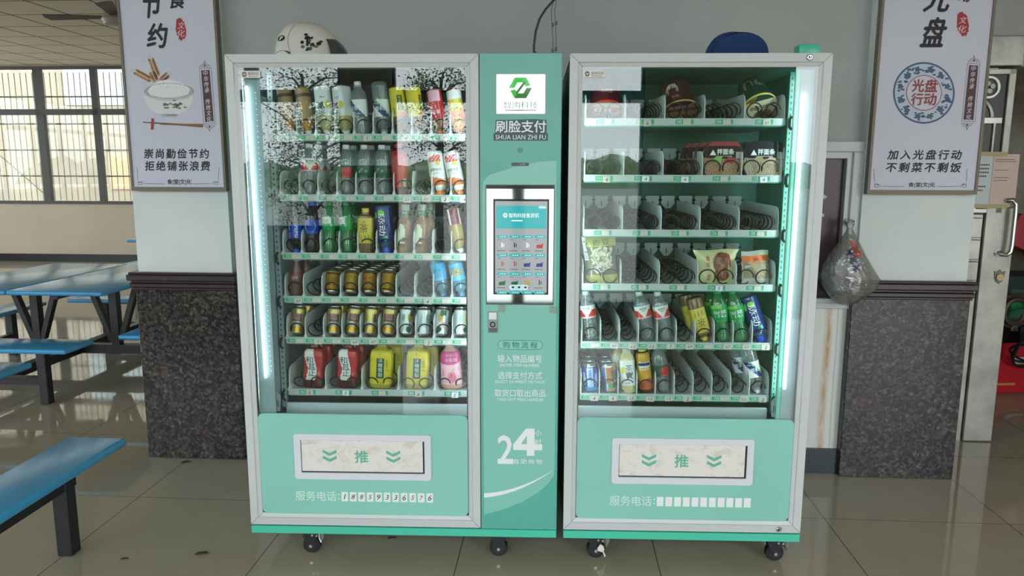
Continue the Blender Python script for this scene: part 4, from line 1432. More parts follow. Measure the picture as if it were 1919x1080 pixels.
# things on top of the machines
wht = NT('white_helmet_shell', col='#cfccc6', rough=0.3)
hm_ = thing('helmet', 'white scooter helmet with sticker decals lying on top of the left vending machine', 'helmet', T(-0.875, 0.24, 1.925))
sh = MB()
vs, fs = [], []
NU, NV = 32, 14
for j in range(NV + 1):
    ph = (PI / 2) * j / NV
    for i in range(NU):
        th = 2 * PI * i / NU
        rx = 0.128 if math.cos(th) > 0 else 0.122
        rx *= 1.12 if math.cos(th) > 0 else 1.0
        zz = 0.155 * math.sin(ph) ** 0.9
        vs.append((rx * math.cos(ph) ** 0.75 * math.cos(th) - 0.012 * math.sin(ph), 0.105 * math.cos(ph) ** 0.8 * math.sin(th), zz))
for j in range(NV):
    for i in range(NU):
        a, b = j * NU + i, j * NU + (i + 1) % NU
        fs.append((a, b, b + NU, a + NU))
sh.add(vs, fs, wht, None, True)
sh.build('shell', hm_)
vz = MB()
vs, fs = [], []
for j in range(9):
    ph = (PI / 2) * 0.92 * j / 8
    for i in range(15):
        th = math.radians(-50 + 100 * i / 14)
        vs.append((0.026 + 0.136 * math.cos(ph) ** 0.8 * math.cos(th), 0.112 * math.cos(ph) ** 0.8 * math.sin(th), 0.115 * math.sin(ph)))
for j in range(8):
    for i in range(14):
        a = j * 15 + i
        fs.append((a, a + 1, a + 16, a + 15))
vz.add(vs, fs, mat('smoked_visor', '#4a4b4c', rough=0.2), None, True)
vz.build('visor', hm_)
dc = MB()


def on_shell(x, z):
    """front of the shell (towards the viewer) at local x, z"""
    s = min(1.0, max(0.0, z / 0.155)) ** (1 / 0.9)
    c = math.cos(math.asin(min(1.0, s)))
    rx = (0.128 * 1.12 if x > 0 else 0.122) * c ** 0.75
    ct = max(-1.0, min(1.0, (x + 0.012 * s) / max(rx, 1e-4)))
    return -0.105 * c ** 0.8 * math.sqrt(max(0.0, 1 - ct * ct)) - 0.0012


def decal(pts, m):
    dc.add([(x, on_shell(x, z), z) for x, z in pts], [tuple(range(len(pts)))[::1]], m)


decal(ellipse(-0.079, 0.088, 0.019, 0.0115, 18), BLACK)
for i in range(3):
    decal([(-0.089 + i * 0.007, 0.083 + 0.002 * i), (-0.085 + i * 0.007, 0.083 + 0.002 * i), (-0.077 + i * 0.004, 0.094), (-0.080 + i * 0.004, 0.094)], WHITE)
random.seed(11)
for i in range(26):
    x, z = random.uniform(-0.005, 0.075), random.uniform(0.035, 0.10)
    if abs(x - 0.035) / 0.045 + abs(z - 0.066) / 0.04 > 1.1:
        continue
    r_ = random.uniform(0.003, 0.009)
    decal(ellipse(x, z, r_, r_ * random.uniform(0.6, 1.1), 9), random.choice([BLACK, BLACK, mat('helmet_decal_blue', '#44607c', rough=0.4), mat('helmet_decal_green', '#5d7a5a', rough=0.4)]))
decal(ellipse(0.028, 0.085, 0.011, 0.008, 14), BLACK)
decal(ellipse(-0.072, 0.03, 0.036, 0.011, 16), BLACK)
dc.build('sticker_decals', hm_)
MB().tube([(-0.03 - 0.016 * math.sin(t * PI / 14), on_shell(-0.03 - 0.016 * math.sin(t * PI / 14), 0.02 + 0.12 * t / 14) - 0.0004, 0.02 + 0.12 * t / 14) for t in range(15)], 0.0009, mat('shell_seam', '#8c8984', rough=0.5), 4).build('shell_seam', hm_)

cp = thing('cap', 'navy blue cap lying on top of the right vending machine', 'cap', T(0.744, 0.25, 1.925))
CAPB = NT('navy_cap_cloth', col='#1d3c78', rough=0.8)
cr = MB()
vs, fs = [], []
for j in range(11):
    ph = (PI / 2) * j / 10
    for i in range(28):
        th = 2 * PI * i / 28
        vs.append((0.104 * math.cos(ph) ** 0.78 * math.cos(th), 0.10 * math.cos(ph) ** 0.78 * math.sin(th), 0.118 * math.sin(ph)))
for j in range(10):
    for i in range(28):
        a, b = j * 28 + i, j * 28 + (i + 1) % 28
        fs.append((a, b, b + 28, a + 28))
cr.add(vs, fs, CAPB, None, True)
cr.build('crown', cp)
br = MB()
vs, fs = [], []
for k, (s, dy, dz) in enumerate(((0.098, -0.045, 0.0), (0.104, -0.115, -0.004))):
    for i in range(17):
        a = PI * i / 16
        vs.append((s * math.cos(a), dy - 0.03 * math.sin(a), 0.02 + 0.078 * math.sin(a) + dz))
fs = [(i, i + 1, 18 + i, 17 + i) for i in range(16)]
br.add(vs, fs, mat('navy_brim_cloth', '#173468', rough=0.8), None, True)
br.add([(x, y + 0.004, z - 0.006) for x, y, z in vs], [f[::-1] for f in fs], mat('navy_brim_cloth'), None, True)
fill = [(0.103 * math.cos(PI * i / 16), -0.116 - 0.03 * math.sin(PI * i / 16), 0.014 + 0.078 * math.sin(PI * i / 16)) for i in range(17)]
br.add(fill, [tuple(range(17))], mat('navy_brim_cloth'))
br.build('brim', cp)

cb = thing('cable', 'thick black cable rising from the top of the pay column towards the ceiling', 'cable', T(0.0, 0.1, 1.93))
pts = [(-0.004, 0, 0.0), (-0.006, 0, 0.04), (0.0, 0, 0.09), (0.014, 0, 0.135), (0.035, 0, 0.168), (0.07, 0, 0.205), (0.13, 0.05, 0.26), (0.25, 0.3, 0.5), (0.3, 0.6, 0.9), (0.31, 0.7, CZ - 1.93)]
MB().tube(pts, 0.0042, RUBBER, 8).build('cable_sheath', cb)
MB().box(-0.009, 0.004, -0.008, 0.008, 0.0, 0.02, mat('cable_gland', '#2c2f30', rough=0.4), bev=0.002).build('gland', cb)
for i, (x, lab) in enumerate(((0.062, 'thin wire with clip connectors hanging left of the pair above the pay column'), (0.074, 'thin wire with clip connectors hanging right of the pair above the pay column'))):
    w = thing('hanging_wire', lab, 'wire', T(x, 0.1, 1.93))
    wm = MB()
    wm.tube([(0.0, 0, 0.0), (0.001, 0, 0.06), (-0.004 + 0.001 * i, 0, 0.12), (-0.006, 0, 0.165), (0.0, 0.0, 0.19 + i * 0.015)], 0.0011, RUBBER, 5)
    wm.build('wire_strand', w)
    cn = MB()
    for z in (0.018 + 0.006 * i, 0.108 + 0.006 * i):
        cn.box(-0.0045, 0.0045, -0.004, 0.004, z, z + 0.013, mat('grey_connector', '#3b4042', rough=0.4), bev=0.001)
    cn.build('connector', w)

# ------------------------------------------------------------------ posters on the pillars
PV = 0.934
BROWNF = mat('bronze_poster_frame', '#6d6253', rough=0.4)
SHEET = mat('lilac_white_poster_sheet', '#c9cadb', rough=0.45)
INK = mat('poster_ink_black', '#1d1e26', rough=0.6)
SEAL = mat('poster_seal_red', '#a3232c', rough=0.5)
PLUM = mat('poster_plum', '#4a2430', rough=0.5)
PALEP = mat('poster_pale_lettering', '#dcd8e2', rough=0.5)
GOLDP = mat('poster_wheat', '#b98a52', rough=0.6)
GOLDD = mat('poster_wheat_dark', '#8d6133', rough=0.6)
BOWLW = mat('poster_bowl_white', '#d8d9de', rough=0.4)
BOWLS = mat('poster_rice_white', '#e3e5ea', rough=0.5)
BOWLG = mat('poster_bowl_grey', '#a9adb4', rough=0.5)
BOWLD = mat('poster_bowl_pattern', '#7d7c66', rough=0.5)
PBLUE = mat('poster_porcelain_blue', '#3a587c', rough=0.5)
PPALE = mat('poster_porcelain_pale', '#bcc7d8', rough=0.5)
PRED = mat('poster_plate_red', '#8e3238', rough=0.5)
WOODP = mat('poster_chopstick', '#5a4f52', rough=0.5)


def P(px, py):
    q = bat_v(px, py, PV - 0.004)
    return (q.x, q.z)


def pbox(a, b, c, d):
    """pixel box (left, top, right, bottom) -> (u0, z0, u1, z1)"""
    l, r = P(a, (b + d) / 2)[0], P(c, (b + d) / 2)[0]
    return (l, P((a + c) / 2, d)[1], r, P((a + c) / 2, b)[1])


def G(d, name):
    return d.setdefault(name, MB())


def poster(label, u0, u1, zb, zt, draw):
    t = thing('poster', label, 'poster', BF, 'canteen culture posters on the pillars')
    f = MB()
    f.box(u0, u1, PV + 0.002, 0.967, zb, zt, BROWNF)
    loft(f, [(rpts(u0, zb, u1, zt), PV + 0.002), (rpts(u0, zb, u1, zt), PV - 0.006), (rpts(u0 + 0.012, zb + 0.02, u1 - 0.012, zt - 0.02), PV - 0.006), (rpts(u0 + 0.012, zb + 0.02, u1 - 0.012, zt - 0.02), PV)], BROWNF)
    f.build('poster_frame', t)
    s = MB().rect(u0 + 0.012, zb + 0.02, u1 - 0.012, zt - 0.02, PV, SHEET)
    s.build('printed_sheet', t)
    art, let = {}, {}
    draw(art, let)
    for nm, mb in list(art.items()) + list(let.items()):
        mb.build(nm, t)
    return t


Y0P, Y1P, Y2P, Y3P = PV - 0.0006, PV - 0.0010, PV - 0.0014, PV - 0.0018


def pp_(mb, pts, y, m):
    mb.flat([P(*p) for p in pts], y, m)


def ps_(mb, pts, w, y, m):
    mb.strip([P(*p) for p in pts], w, y, m)


def plaque(art, let, c, top, bot):
    """plum plaque with a vertical motto and ornaments; c = corner pixels tl, tr, br, bl"""
    art, let = G(art, 'motto_plaque'), G(let, 'motto_lettering')
    out = [(c[0][0] - 3, c[0][1] - 3), (c[1][0] + 3, c[1][1] - 3), (c[2][0] + 3, c[2][1] + 3), (c[3][0] - 3, c[3][1] + 3)]
    ps_(art, out + [out[0]], 0.0016, Y0P, PLUM)
    pp_(art, c, Y0P, PLUM)
    body = '中华传承 传统文化'
    for i, ch in enumerate(body):
        if ch == ' ':
            continue
        f = (i + 0.5) / 9
        x = ((c[0][0] + c[1][0]) * (1 - f) + (c[3][0] + c[2][0]) * f) / 2
        y = ((c[0][1] + c[1][1]) * (1 - f) + (c[3][1] + c[2][1]) * f) / 2
        let.text(ch, pbox(x - 4.6, y - 4.8, x + 4.6, y + 4.8), Y1P, PALEP, shear=0.15, bold=0.01)
    for (bx, by, s) in (top, bot):
        for k in (0, 1):
            w, h = 11 - 5 * k, 13 - 6 * k
            ps_(art, [(bx - w, by), (bx - w * 0.55, by - s * h * 0.45), (bx - w * 0.2, by - s * h * 0.5), (bx, by - s * h), (bx + w * 0.2, by - s * h * 0.5), (bx + w * 0.55, by - s * h * 0.45), (bx + w, by)], 0.0022, Y0P, PLUM)
        ps_(art, [(bx, by), (bx, by - s * 6)], 0.003, Y0P, PLUM)


def corner_lines(art, xl, xr, yb, yt, ta, tb):
    art = G(art, 'corner_ornament')
    for x, s in ((xl, 1), (xr, -1)):
        ps_(art, [(x, yt), (x + s * 1.5, yt + 24)], 0.0018, Y0P, INK)
        q = [(x + s * 1, yt + 28), (x + s * 8, yt + 28), (x + s * 8, yb), (x + s * 2, yb), (x + s * 2, yb - 5), (x + s * 11, yb - 5), (x + s * 11, yb)]
        ps_(art, q, 0.0018, Y0P, INK)
    ps_(art, [(xl + 13, yb - 2), (ta, yb - 1)], 0.0018, Y0P, INK)
    ps_(art, [(tb, yb - 1), (xr - 13, yb - 2)], 0.0018, Y0P, INK)


def seal_blob(art, cx, cy, w, h, seed):
    art = G(art, 'red_seal')
    random.seed(seed)
    pts = []
    for i in range(30):
        a = 2 * PI * i / 30
        k = 1 + random.uniform(-0.1, 0.1)
        pts.append((cx + w * k * math.cos(a) + 2 * math.sin(a), cy + h * k * math.sin(a)))
    pp_(art, pts, Y0P, SEAL)


def draw_left(art, let):
    for ch, b in (('节', (268, -22, 304, 33)), ('约', (274, 44, 314, 89)), ('食', (317, -16, 350, 15))):
        G(let, 'headline_lettering').text(ch, pbox(*b), Y0P, INK, shear=0.22, bold=0.06)
    seal_blob(art, 338, 54, 9.5, 21, 5)
    for ch, b in (('文', (332, 41, 346, 54)), ('化', (332, 55, 346, 69))):
        G(let, 'seal_lettering').text(ch, pbox(*b), Y1P, PALEP, shear=0.2)
    # wheat ears
    for (x0, y0, x1, y1) in ((288, 153, 251, 133), (297, 150, 281, 108), (300, 152, 313, 140), (292, 152, 284, 136)):
        d = Vector((x1 - x0, y1 - y0))
        L = d.length
        d.normalize()
        n = Vector((-d.y, d.x))
        for k in range(9):
            for s in (-1, 1):
                c = Vector((x0, y0)) + d * (L * (0.25 + 0.08 * k)) + n * s * 3.2
                e = [c + d * 4.5 * math.cos(t) + n * (2.6 * math.sin(t)) + n * s * 0.5 * math.cos(t) for t in [i * PI / 4 for i in range(8)]]
                pp_(G(art, 'wheat_picture'), [tuple(q) for q in e], Y0P - 0.0001 * (k % 2), GOLDP if (k + (s > 0)) % 2 else GOLDD)
        ps_(G(art, 'wheat_picture'), [(x0 - d.x * 8, y0 - d.y * 8 + 4), (x0 + d.x * L * 0.3, y0 + d.y * L * 0.3)], 0.0016, Y0P, GOLDD)
        for s in (-1, 0, 1):
            q = Vector((x0, y0)) + d * L
            ps_(G(art, 'wheat_picture'), [tuple(q), tuple(q + d * 9 + n * s * 5)], 0.0008, Y0P, GOLDP)
    # bowl of rice
    pp_(G(art, 'bowl_picture'), [(271, 171)] + [(316 + 46 * math.cos(t), 174 + 43 * math.sin(t) ** 0.8) for t in [PI * (1 - i / 20) for i in range(1, 20)]] + [(362, 171)], Y1P, BOWLW)
    pp_(G(art, 'bowl_picture'), [(300, 214), (334, 214), (330, 219), (304, 219)], Y1P, BOWLG)
    pp_(G(art, 'bowl_picture'), [(316 + 46 * math.cos(t), 171 + 15 * math.sin(t)) for t in [2 * PI * i / 36 for i in range(36)]], Y2P, BOWLG)
    random.seed(4)
    pp_(G(art, 'bowl_picture'), [(276, 170), (284, 160), (297, 152), (312, 149), (328, 151), (343, 156), (356, 167), (352, 177), (330, 183), (300, 183), (281, 178)], Y2P - 0.0002, BOWLS)
    for _ in range(60):
        x, y = random.uniform(282, 350), random.uniform(155, 181)
        a = random.uniform(0, PI)
        ps_(G(art, 'bowl_picture'), [(x, y), (x + 2.6 * math.cos(a), y + 2.2 * math.sin(a))], 0.002, Y3P - 0.0002, random.choice([BOWLG, BOWLW, BOWLW]))
    rim = [(316 + 46 * math.cos(t), 172 + 16 * math.sin(t)) for t in [2 * PI * i / 40 for i in range(41)]]
    ps_(G(art, 'bowl_picture'), rim, 0.0018, Y3P, mat('poster_rim_gold', '#8f7a5a', rough=0.5))
    for _ in range(22):
        x, y = random.gauss(322, 13), random.gauss(198, 3.5)
        pp_(G(art, 'bowl_picture'), [(x - 4, y), (x, y - 2), (x + 4, y + 0.5), (x, y + 2.2)], Y2P, BOWLD)
    # chopsticks on their rest
    pp_(G(art, 'chopstick_picture'), [(267, 228), (267, 230), (380, 239), (380, 234)], Y1P, WOODP)
    pp_(G(art, 'chopstick_picture'), [(300, 232), (300, 234), (380, 237), (380, 232)], Y1P - 0.0001, GOLDD)
    pp_(G(art, 'chopstick_picture'), [(283, 222), (288, 222), (287, 243), (282, 243)], Y2P, SEAL)
    plaque(art, let, [(376, 132), (392, 131), (400, 227), (384, 229)], (383, 127, 1), (392, 233, -1))
    G(let, 'slogan_lettering').text('崇尚勤俭节约', pbox(269, 279, 391, 297), Y0P, INK, shear=0.12, bold=0.05, spacing=1.25)
    G(let, 'slogan_lettering').text('拒绝铺张浪费', pbox(271, 302, 393, 320), Y0P, INK, shear=0.12, bold=0.05, spacing=1.25)
    G(let, 'caption_lettering').text('食|堂|文|化', pbox(313, 336, 358, 347), Y0P, INK, bold=0.04)
    corner_lines(art, 256, 410, 346, 314, 307, 360)


def draw_right(art, let):
    for ch, b in (('光', (1733, -28, 1783, 21)), ('盘', (1727, 33, 1774, 87)), ('动', (1798, -20, 1822, 3))):
        G(let, 'headline_lettering').text(ch, pbox(*b), Y0P, INK, shear=0.22, bold=0.06)
    seal_blob(art, 1805, 45, 11.5, 23, 9)
    for ch, b in (('文', (1798, 31, 1813, 44)), ('化', (1796, 47, 1812, 61))):
        G(let, 'seal_lettering').text(ch, pbox(*b), Y1P, PALEP, shear=0.2)
    # porcelain plate
    cx, cy = 1732, 174
    ring_ = lambda r: [(cx + r * math.cos(t), cy + r * math.sin(t)) for t in [2 * PI * i / 48 for i in range(48)]]
    pp_(G(art, 'plate_picture'), ring_(58), Y0P, PBLUE)
    pp_(G(art, 'plate_picture'), ring_(54.5), Y0P - 0.0002, PPALE)
    random.seed(6)
    for i in range(96):
        a = random.uniform(0, 2 * PI)
        r = random.uniform(38, 52)
        s = random.uniform(1.2, 2.6)
        x, y = cx + r * math.cos(a), cy + r * math.sin(a)
        pp_(G(art, 'plate_picture'), [(x + s * 1.6 * math.cos(a + t), y + s * math.sin(a + t)) for t in [k * PI / 3 for k in range(6)]], Y1P, PBLUE)
    for i in range(12):
        a = 2 * PI * (i + 0.5) / 12
        x, y = cx + 45.5 * math.cos(a), cy + 45.5 * math.sin(a)
        s = 5.2
        pp_(G(art, 'plate_picture'), [(x + s * (1 + 0.28 * math.cos(5 * t)) * math.cos(t), y + s * (1 + 0.28 * math.cos(5 * t)) * math.sin(t)) for t in [k * PI / 12 for k in range(24)]], Y1P - 0.0001, PBLUE)
    pp_(G(art, 'plate_picture'), ring_(36.5), Y2P, PPALE)
    pp_(G(art, 'plate_picture'), ring_(33.5), Y2P - 0.0002, PRED)
    pp_(G(art, 'plate_picture'), ring_(32), Y2P - 0.0004, SHEET)
    for ch, b in (('光', (1710, 149, 1732, 172)), ('盘', (1734, 149, 1757, 172)), ('行', (1708, 175, 1730, 197)), ('动', (1732, 175, 1755, 197))):
        G(let, 'plate_lettering').text(ch, pbox(*b), Y3P - 0.0004, PRED, bold=0.06)
    plaque(art, let, [(1817, 122), (1834, 123), (1825, 225), (1806, 224)], (1826, 117, 1), (1813, 230, -1))
    G(let, 'slogan_lettering').text('加入光盘行动', pbox(1664, 281, 1803, 299), Y0P, INK, shear=0.12, bold=0.05, spacing=1.3)
    G(let, 'slogan_lettering').text('不剩菜不剩饭', pbox(1661, 305, 1802, 323), Y0P, INK, shear=0.12, bold=0.05, spacing=1.3)
    G(let, 'caption_lettering').text('食|堂|文|化', pbox(1703, 342, 1753, 352), Y0P, INK, bold=0.04)
    corner_lines(art, 1638, 1813, 351, 317, 1695, 1756)


poster('tall poster with rice bowl, wheat ears and chopsticks on the left pillar', -2.056, -1.566, 1.418, 2.62, draw_left)
poster('tall poster with blue and white porcelain plate and red characters on the right pillar', 1.536, 2.036, 1.418, 2.62, draw_right)

# ------------------------------------------------------------------ plastic bag hanging by the serving window
prof = [(412, 1588, 1596), (420, 1583, 1600), (428, 1587, 1597), (440, 1580, 1602), (455, 1570, 1609), (480, 1551, 1622), (500, 1540, 1634), (522, 1534, 1648), (540, 1541, 1642), (555, 1553, 1620), (566, 1562, 1603), (571, 1572, 1593)]
bg = thing('plastic_bag', 'knotted grey translucent carrier bag hanging at the corner of the serving window', 'bag', BF)
rows = []
for y, l, r in prof:
    a, b = bat_v(l, y, 0.925), bat_v(r, y, 0.925)
    rows.append(((a.x + b.x) / 2, (b.x - a.x) / 2, (a.z + b.z) / 2))
random.seed(8)
NB = 26
wr = [[random.uniform(-1, 1) for _ in range(NB)] for _ in rows]


def bag_pt(j, i, f=1.0):
    c, h, z = rows[j]
    a = 2 * PI * i / NB
    k = 1 + 0.09 * wr[j][i % NB] * (0 if i % NB in (0, NB // 2) else 1) + 0.06 * math.sin(5 * a + j)
    return (c + h * math.cos(a) * f * (k if abs(math.cos(a)) < 0.95 else 1), 0.918 + min(h * 0.75, 0.062) * math.sin(a) * k * f, z)


bm_ = MB()
bm_.add([bag_pt(j, i) for j in range(len(rows)) for i in range(NB)], [(j * NB + i, j * NB + (i + 1) % NB, (j + 1) * NB + (i + 1) % NB, (j + 1) * NB + i) for j in range(len(rows) - 1) for i in range(NB)],
        glass_like('grey_bag_film', (0.78, 0.78, 0.77, 1), 0.07, 0.42, (0.34, 0.325, 0.32, 1), 0.08, 0.2, wrinkle=0.6), None, True)
bm_.build('bag_film', bg, sharp=1.2)
kn = MB()
k0 = bat_v(1592, 418, 0.925)
kn.lathe([(0.004, -0.012), (0.012, -0.004), (0.011, 0.006), (0.005, 0.012)], mat('bag_knot_film', '#8f8c8a', rough=0.4), T(k0.x, 0.92, k0.z) @ R(25, 'Y'), 10)
kn.prism([(k0.x - 0.028, k0.z + 0.016), (k0.x - 0.02, k0.z + 0.022), (k0.x - 0.002, k0.z + 0.004), (k0.x - 0.01, k0.z - 0.006)], 0.915, 0.922, mat('bag_knot_film'))
kn.prism([(k0.x + 0.002, k0.z + 0.004), (k0.x + 0.014, k0.z + 0.02), (k0.x + 0.008, k0.z - 0.004)], 0.917, 0.923, mat('bag_knot_film'))
kn.build('knot', bg)
pm = MB()


def bagp(px, py):
    q = bat_v(px, py, 0.925)
    j = min(range(len(rows)), key=lambda n: abs(rows[n][2] - q.z))
    c, h, z = rows[j]
    s = max(-0.95, min(0.95, (q.x - c) / max(h, 1e-3)))
    return (q.x, 0.918 - min(h * 0.75, 0.062) * math.sqrt(1 - s * s) * 1.12 - 0.002, q.z)


def bagstroke(pts, w, m):
    for a, b in zip(pts[:-1], pts[1:]):
        d = Vector((b[0] - a[0], b[1] - a[1]))
        n = Vector((-d.y, d.x)).normalized() * w / 2
        pm.add([bagp(a[0] - n.x, a[1] - n.y), bagp(b[0] - n.x, b[1] - n.y), bagp(b[0] + n.x, b[1] + n.y), bagp(a[0] + n.x, a[1] + n.y)], [(3, 2, 1, 0)], m)


BR, BB = mat('bag_red_print', '#c2452f', rough=0.5), mat('bag_blue_print', '#223f68', rough=0.5)
bagstroke([(1585, 449), (1597, 458), (1588, 462), (1599, 470), (1602, 477), (1593, 474), (1587, 472)], 3.6, BR)
bagstroke([(1594, 461), (1602, 468)], 3.0, BR)
for (x, y) in ((1581, 468), (1586, 483), (1592, 497)):
    bagstroke([(x - 4, y - 3), (x + 7, y + 5)], 2.4, BB)
    bagstroke([(x - 1, y + 6), (x + 6, y - 4)], 2.4, BB)
    bagstroke([(x - 5, y + 3), (x + 2, y + 9)], 2.0, BB)
pm.build('printed_characters', bg)
tn = thing('food_tin', 'dark green round food tin showing through the hanging carrier bag', 'tin', BF)
q = bat_v(1566, 538, 0.925)
MB().lathe([(0.034, -0.034), (0.05, -0.022), (0.056, 0.0), (0.056, 0.034), (0.046, 0.05)], mat('dark_green_tin', '#12302b', rough=0.25), T(q.x, 0.918, q.z) @ R(18, 'Y'), 22, ay=0.8).build('tin_body', tn)
MB().lathe([(0.041, 0.045), (0.044, 0.05), (0.03, 0.058), (0.008, 0.06)], mat('steel_tin_lid', '#8d9997', rough=0.25, metal=0.7), T(q.x, 0.918, q.z) @ R(18, 'Y'), 22, ay=0.8).build('lid', tn)
hk = MB()
hk.box(k0.x + 0.004, k0.x + 0.03, 0.94, 0.985, k0.z - 0.012, k0.z + 0.012, mat('green_catch', '#3c5a50', rough=0.4), bev=0.003)
hk.cyl((k0.x + 0.012, 0.915, k0.z), (k0.x + 0.012, 0.95, k0.z), 0.004, CHROME, 8)
o = hk.build('window_catch')
o.matrix_world = BF
tag(o, 'small dark green catch on the serving window frame holding the carrier bag', 'catch')

# ------------------------------------------------------------------ canteen tables and benches
def board(mb, u0, u1, v0, v1, z, t=0.032, r=0.012):
    mb.box(u0, u1, v0, v1, z - t, z, BLUE, bev=r, seg=3)


def canteen_table(label, cu, cv, group):
    t = thing('canteen_table', label, 'table', BF @ T(cu, cv, 0), group)
    h = 0.67
    for s in (-1, 1):
        b = MB()
        board(b, -h if s < 0 else 0.003, -0.003 if s < 0 else h, -0.72, 0.72, 0.72)
        b.build('table_top', t)
    fr = MB()
    q = 0.025
    for v in (-0.36, 0.36):
        pass
    for u in (-0.33, 0.30):
        fr.box(u - 0.03, u + 0.03, -0.03, 0.03, 0.17, 0.69, BLKMET)
        for s in (-1, 1):
            p0, p1 = Vector((u + s * 0.035, 0, 0.22)), Vector((u + s * 0.2, 0, 0.69))
            fr.prism([(p0.x - 0.02, p0.z), (p0.x + 0.02, p0.z), (p1.x + 0.02, p1.z), (p1.x - 0.02, p1.z)], -0.025, 0.025, BLKMET)
        fr.box(u - 0.25, u + 0.25, -0.025, 0.025, 0.655, 0.69, BLKMET)
        fr.box(u - 0.02, u + 0.02, -0.66, 0.66, 0.655, 0.69, BLKMET)
    fr.box(-0.86, 0.86, -0.035, 0.035, 0.12, 0.19, BLKMET)
    fr.box(-0.035, 0.035, -0.88, 0.88, 0.122, 0.188, BLKMET)
    fr.build('frame', t)
    for (u0, u1, v0, v1) in ((-0.6, 0.6, -1.03, -0.73), (-0.6, 0.6, 0.73, 1.03), (0.68, 0.95, -0.6, 0.6), (-0.95, -0.68, -0.6, 0.6)):
        b = MB()
        board(b, u0, u1, v0, v1, 0.40)
        bo = b.build('bench_seat', t)
        lm = MB()
        mu, mv = (u0 + u1) / 2, (v0 + v1) / 2
        ends = ((mu - 0.34, mv), (mu + 0.34, mv)) if u1 - u0 > 0.5 else ((mu, mv - 0.34), (mu, mv + 0.34))
        (a, c), (d, e) = ends
        lm.box(min(a, d) - 0.025, max(a, d) + 0.025, min(c, e) - 0.025, max(c, e) + 0.025, 0.30, 0.368, BLKMET) if False else lm.box(min(a, d) - 0.025, max(a, d) + 0.025, min(c, e) - 0.025, max(c, e) + 0.025, 0.13, 0.18, BLKMET)
        lm.box(min(a, d) - 0.02, max(a, d) + 0.02, min(c, e) - 0.02, max(c, e) + 0.02, 0.34, 0.368, BLKMET)
        lm.build('bench_rail', t)
        for (x, y) in ends:
            MB().box(x - 0.03, x + 0.03, y - 0.03, y + 0.03, 0, 0.366, BLKMET, bev=0.004).build('leg', t)
    return t


canteen_table('blue topped canteen table with four attached benches behind the left pillar', -3.6, 2.68, 'blue canteen tables')
canteen_table('blue canteen table farther back, mostly hidden behind the left pillar', -4.2, 6.2, 'blue canteen tables')


def bench(label, u0, u1, v0, v1):
    t = thing('bench', label, 'bench', BF, 'blue benches at the left edge')
    b = MB()
    board(b, u0, u1, v0, v1, 0.40, 0.036, 0.012)
    b.build('bench_seat', t)
    mu = (u0 + u1) / 2
    f = MB()
    f.box(mu - 0.028, mu + 0.028, v0 + 0.2, v1 - 0.2, 0.275, 0.335, BLKMET)
    f.box(mu - 0.05, mu + 0.05, v0 + 0.15, v1 - 0.14, 0.335, 0.364, BLKMET)
    f.build('rail', t)
    for v in (v0 + 0.24, v1 - 0.24):
        MB().box(mu - 0.03, mu + 0.03, v - 0.03, v + 0.03, 0, 0.34, BLKMET, bev=0.003).build('leg', t)


bench('blue bench with black frame in the near left corner of the picture', -1.985, -1.735, -1.25, 0.205)
bench('blue bench end cut by the left picture edge behind the nearest bench', -3.26, -3.0, 0.15, 1.36)

# ceiling fan behind the left poster
fn = thing('ceiling_fan', 'dark bladed ceiling fan under the tiled ceiling beside the left poster', 'fan', BF @ T(-3.70, 3.68, 2.8))
FANM = mat('fan_blade_paint', '#4a463f', rough=0.5)
MB().lathe([(0.03, -0.07), (0.1, -0.06), (0.12, -0.02), (0.1, 0.03), (0.04, 0.05)], mat('fan_motor_paint', '#8f8b80', rough=0.4), n=20).build('motor', fn)
MB().cyl((0, 0, 0.05), (0, 0, 0.36), 0.014, mat('fan_motor_paint'), 10).build('down_rod', fn)
for a in (183, 293, 63):
    b = MB()
    M = R(a, 'Z')
    b.add([xf(M @ R(10, 'X'), p) for p in [(0.1, -0.03, 0), (0.6, -0.065, 0), (0.62, 0, 0), (0.6, 0.065, 0), (0.1, 0.03, 0), (0.1, -0.03, 0.006), (0.6, -0.065, 0.006), (0.62, 0, 0.006), (0.6, 0.065, 0.006), (0.1, 0.03, 0.006)]],
          [(4, 3, 2, 1, 0), (5, 6, 7, 8, 9), (0, 1, 6, 5), (1, 2, 7, 6), (2, 3, 8, 7), (3, 4, 9, 8), (4, 0, 5, 9)], FANM)
    b.build('blade', fn)

# scraps on the floor
for (px, py, s, lab) in ((349, 867, 0.03, 'small dark leaf scrap on the tiles by the left granite pillar'), (378, 1039, 0.03, 'brown leaf scrap on the tiles left of the mint machine'), (233, 1049, 0.018, 'black crumb on the tiles right of the near bench leg'), (735, 1010, 0.022, 'brown scrap on the tiles under the left machine')):
    q = bat_z(px, py, 0.0)
    m = MB()
    m.add([(-s, -s * 0.3, 0.001), (-s * 0.3, -s * 0.45, 0.005), (s, s * 0.1, 0.002), (s * 0.4, s * 0.5, 0.004), (-s * 0.6, s * 0.35, 0.003), (0, 0, 0.007)], [(0, 1, 5), (1, 2, 5), (2, 3, 5), (3, 4, 5), (4, 0, 5)], mat('dry_leaf', '#3d342a', rough=0.8))
    o = m.build('leaf_scrap')
    o.matrix_world = BF @ T(q.x, q.y, 0.001)
    tag(o, lab, 'scrap')

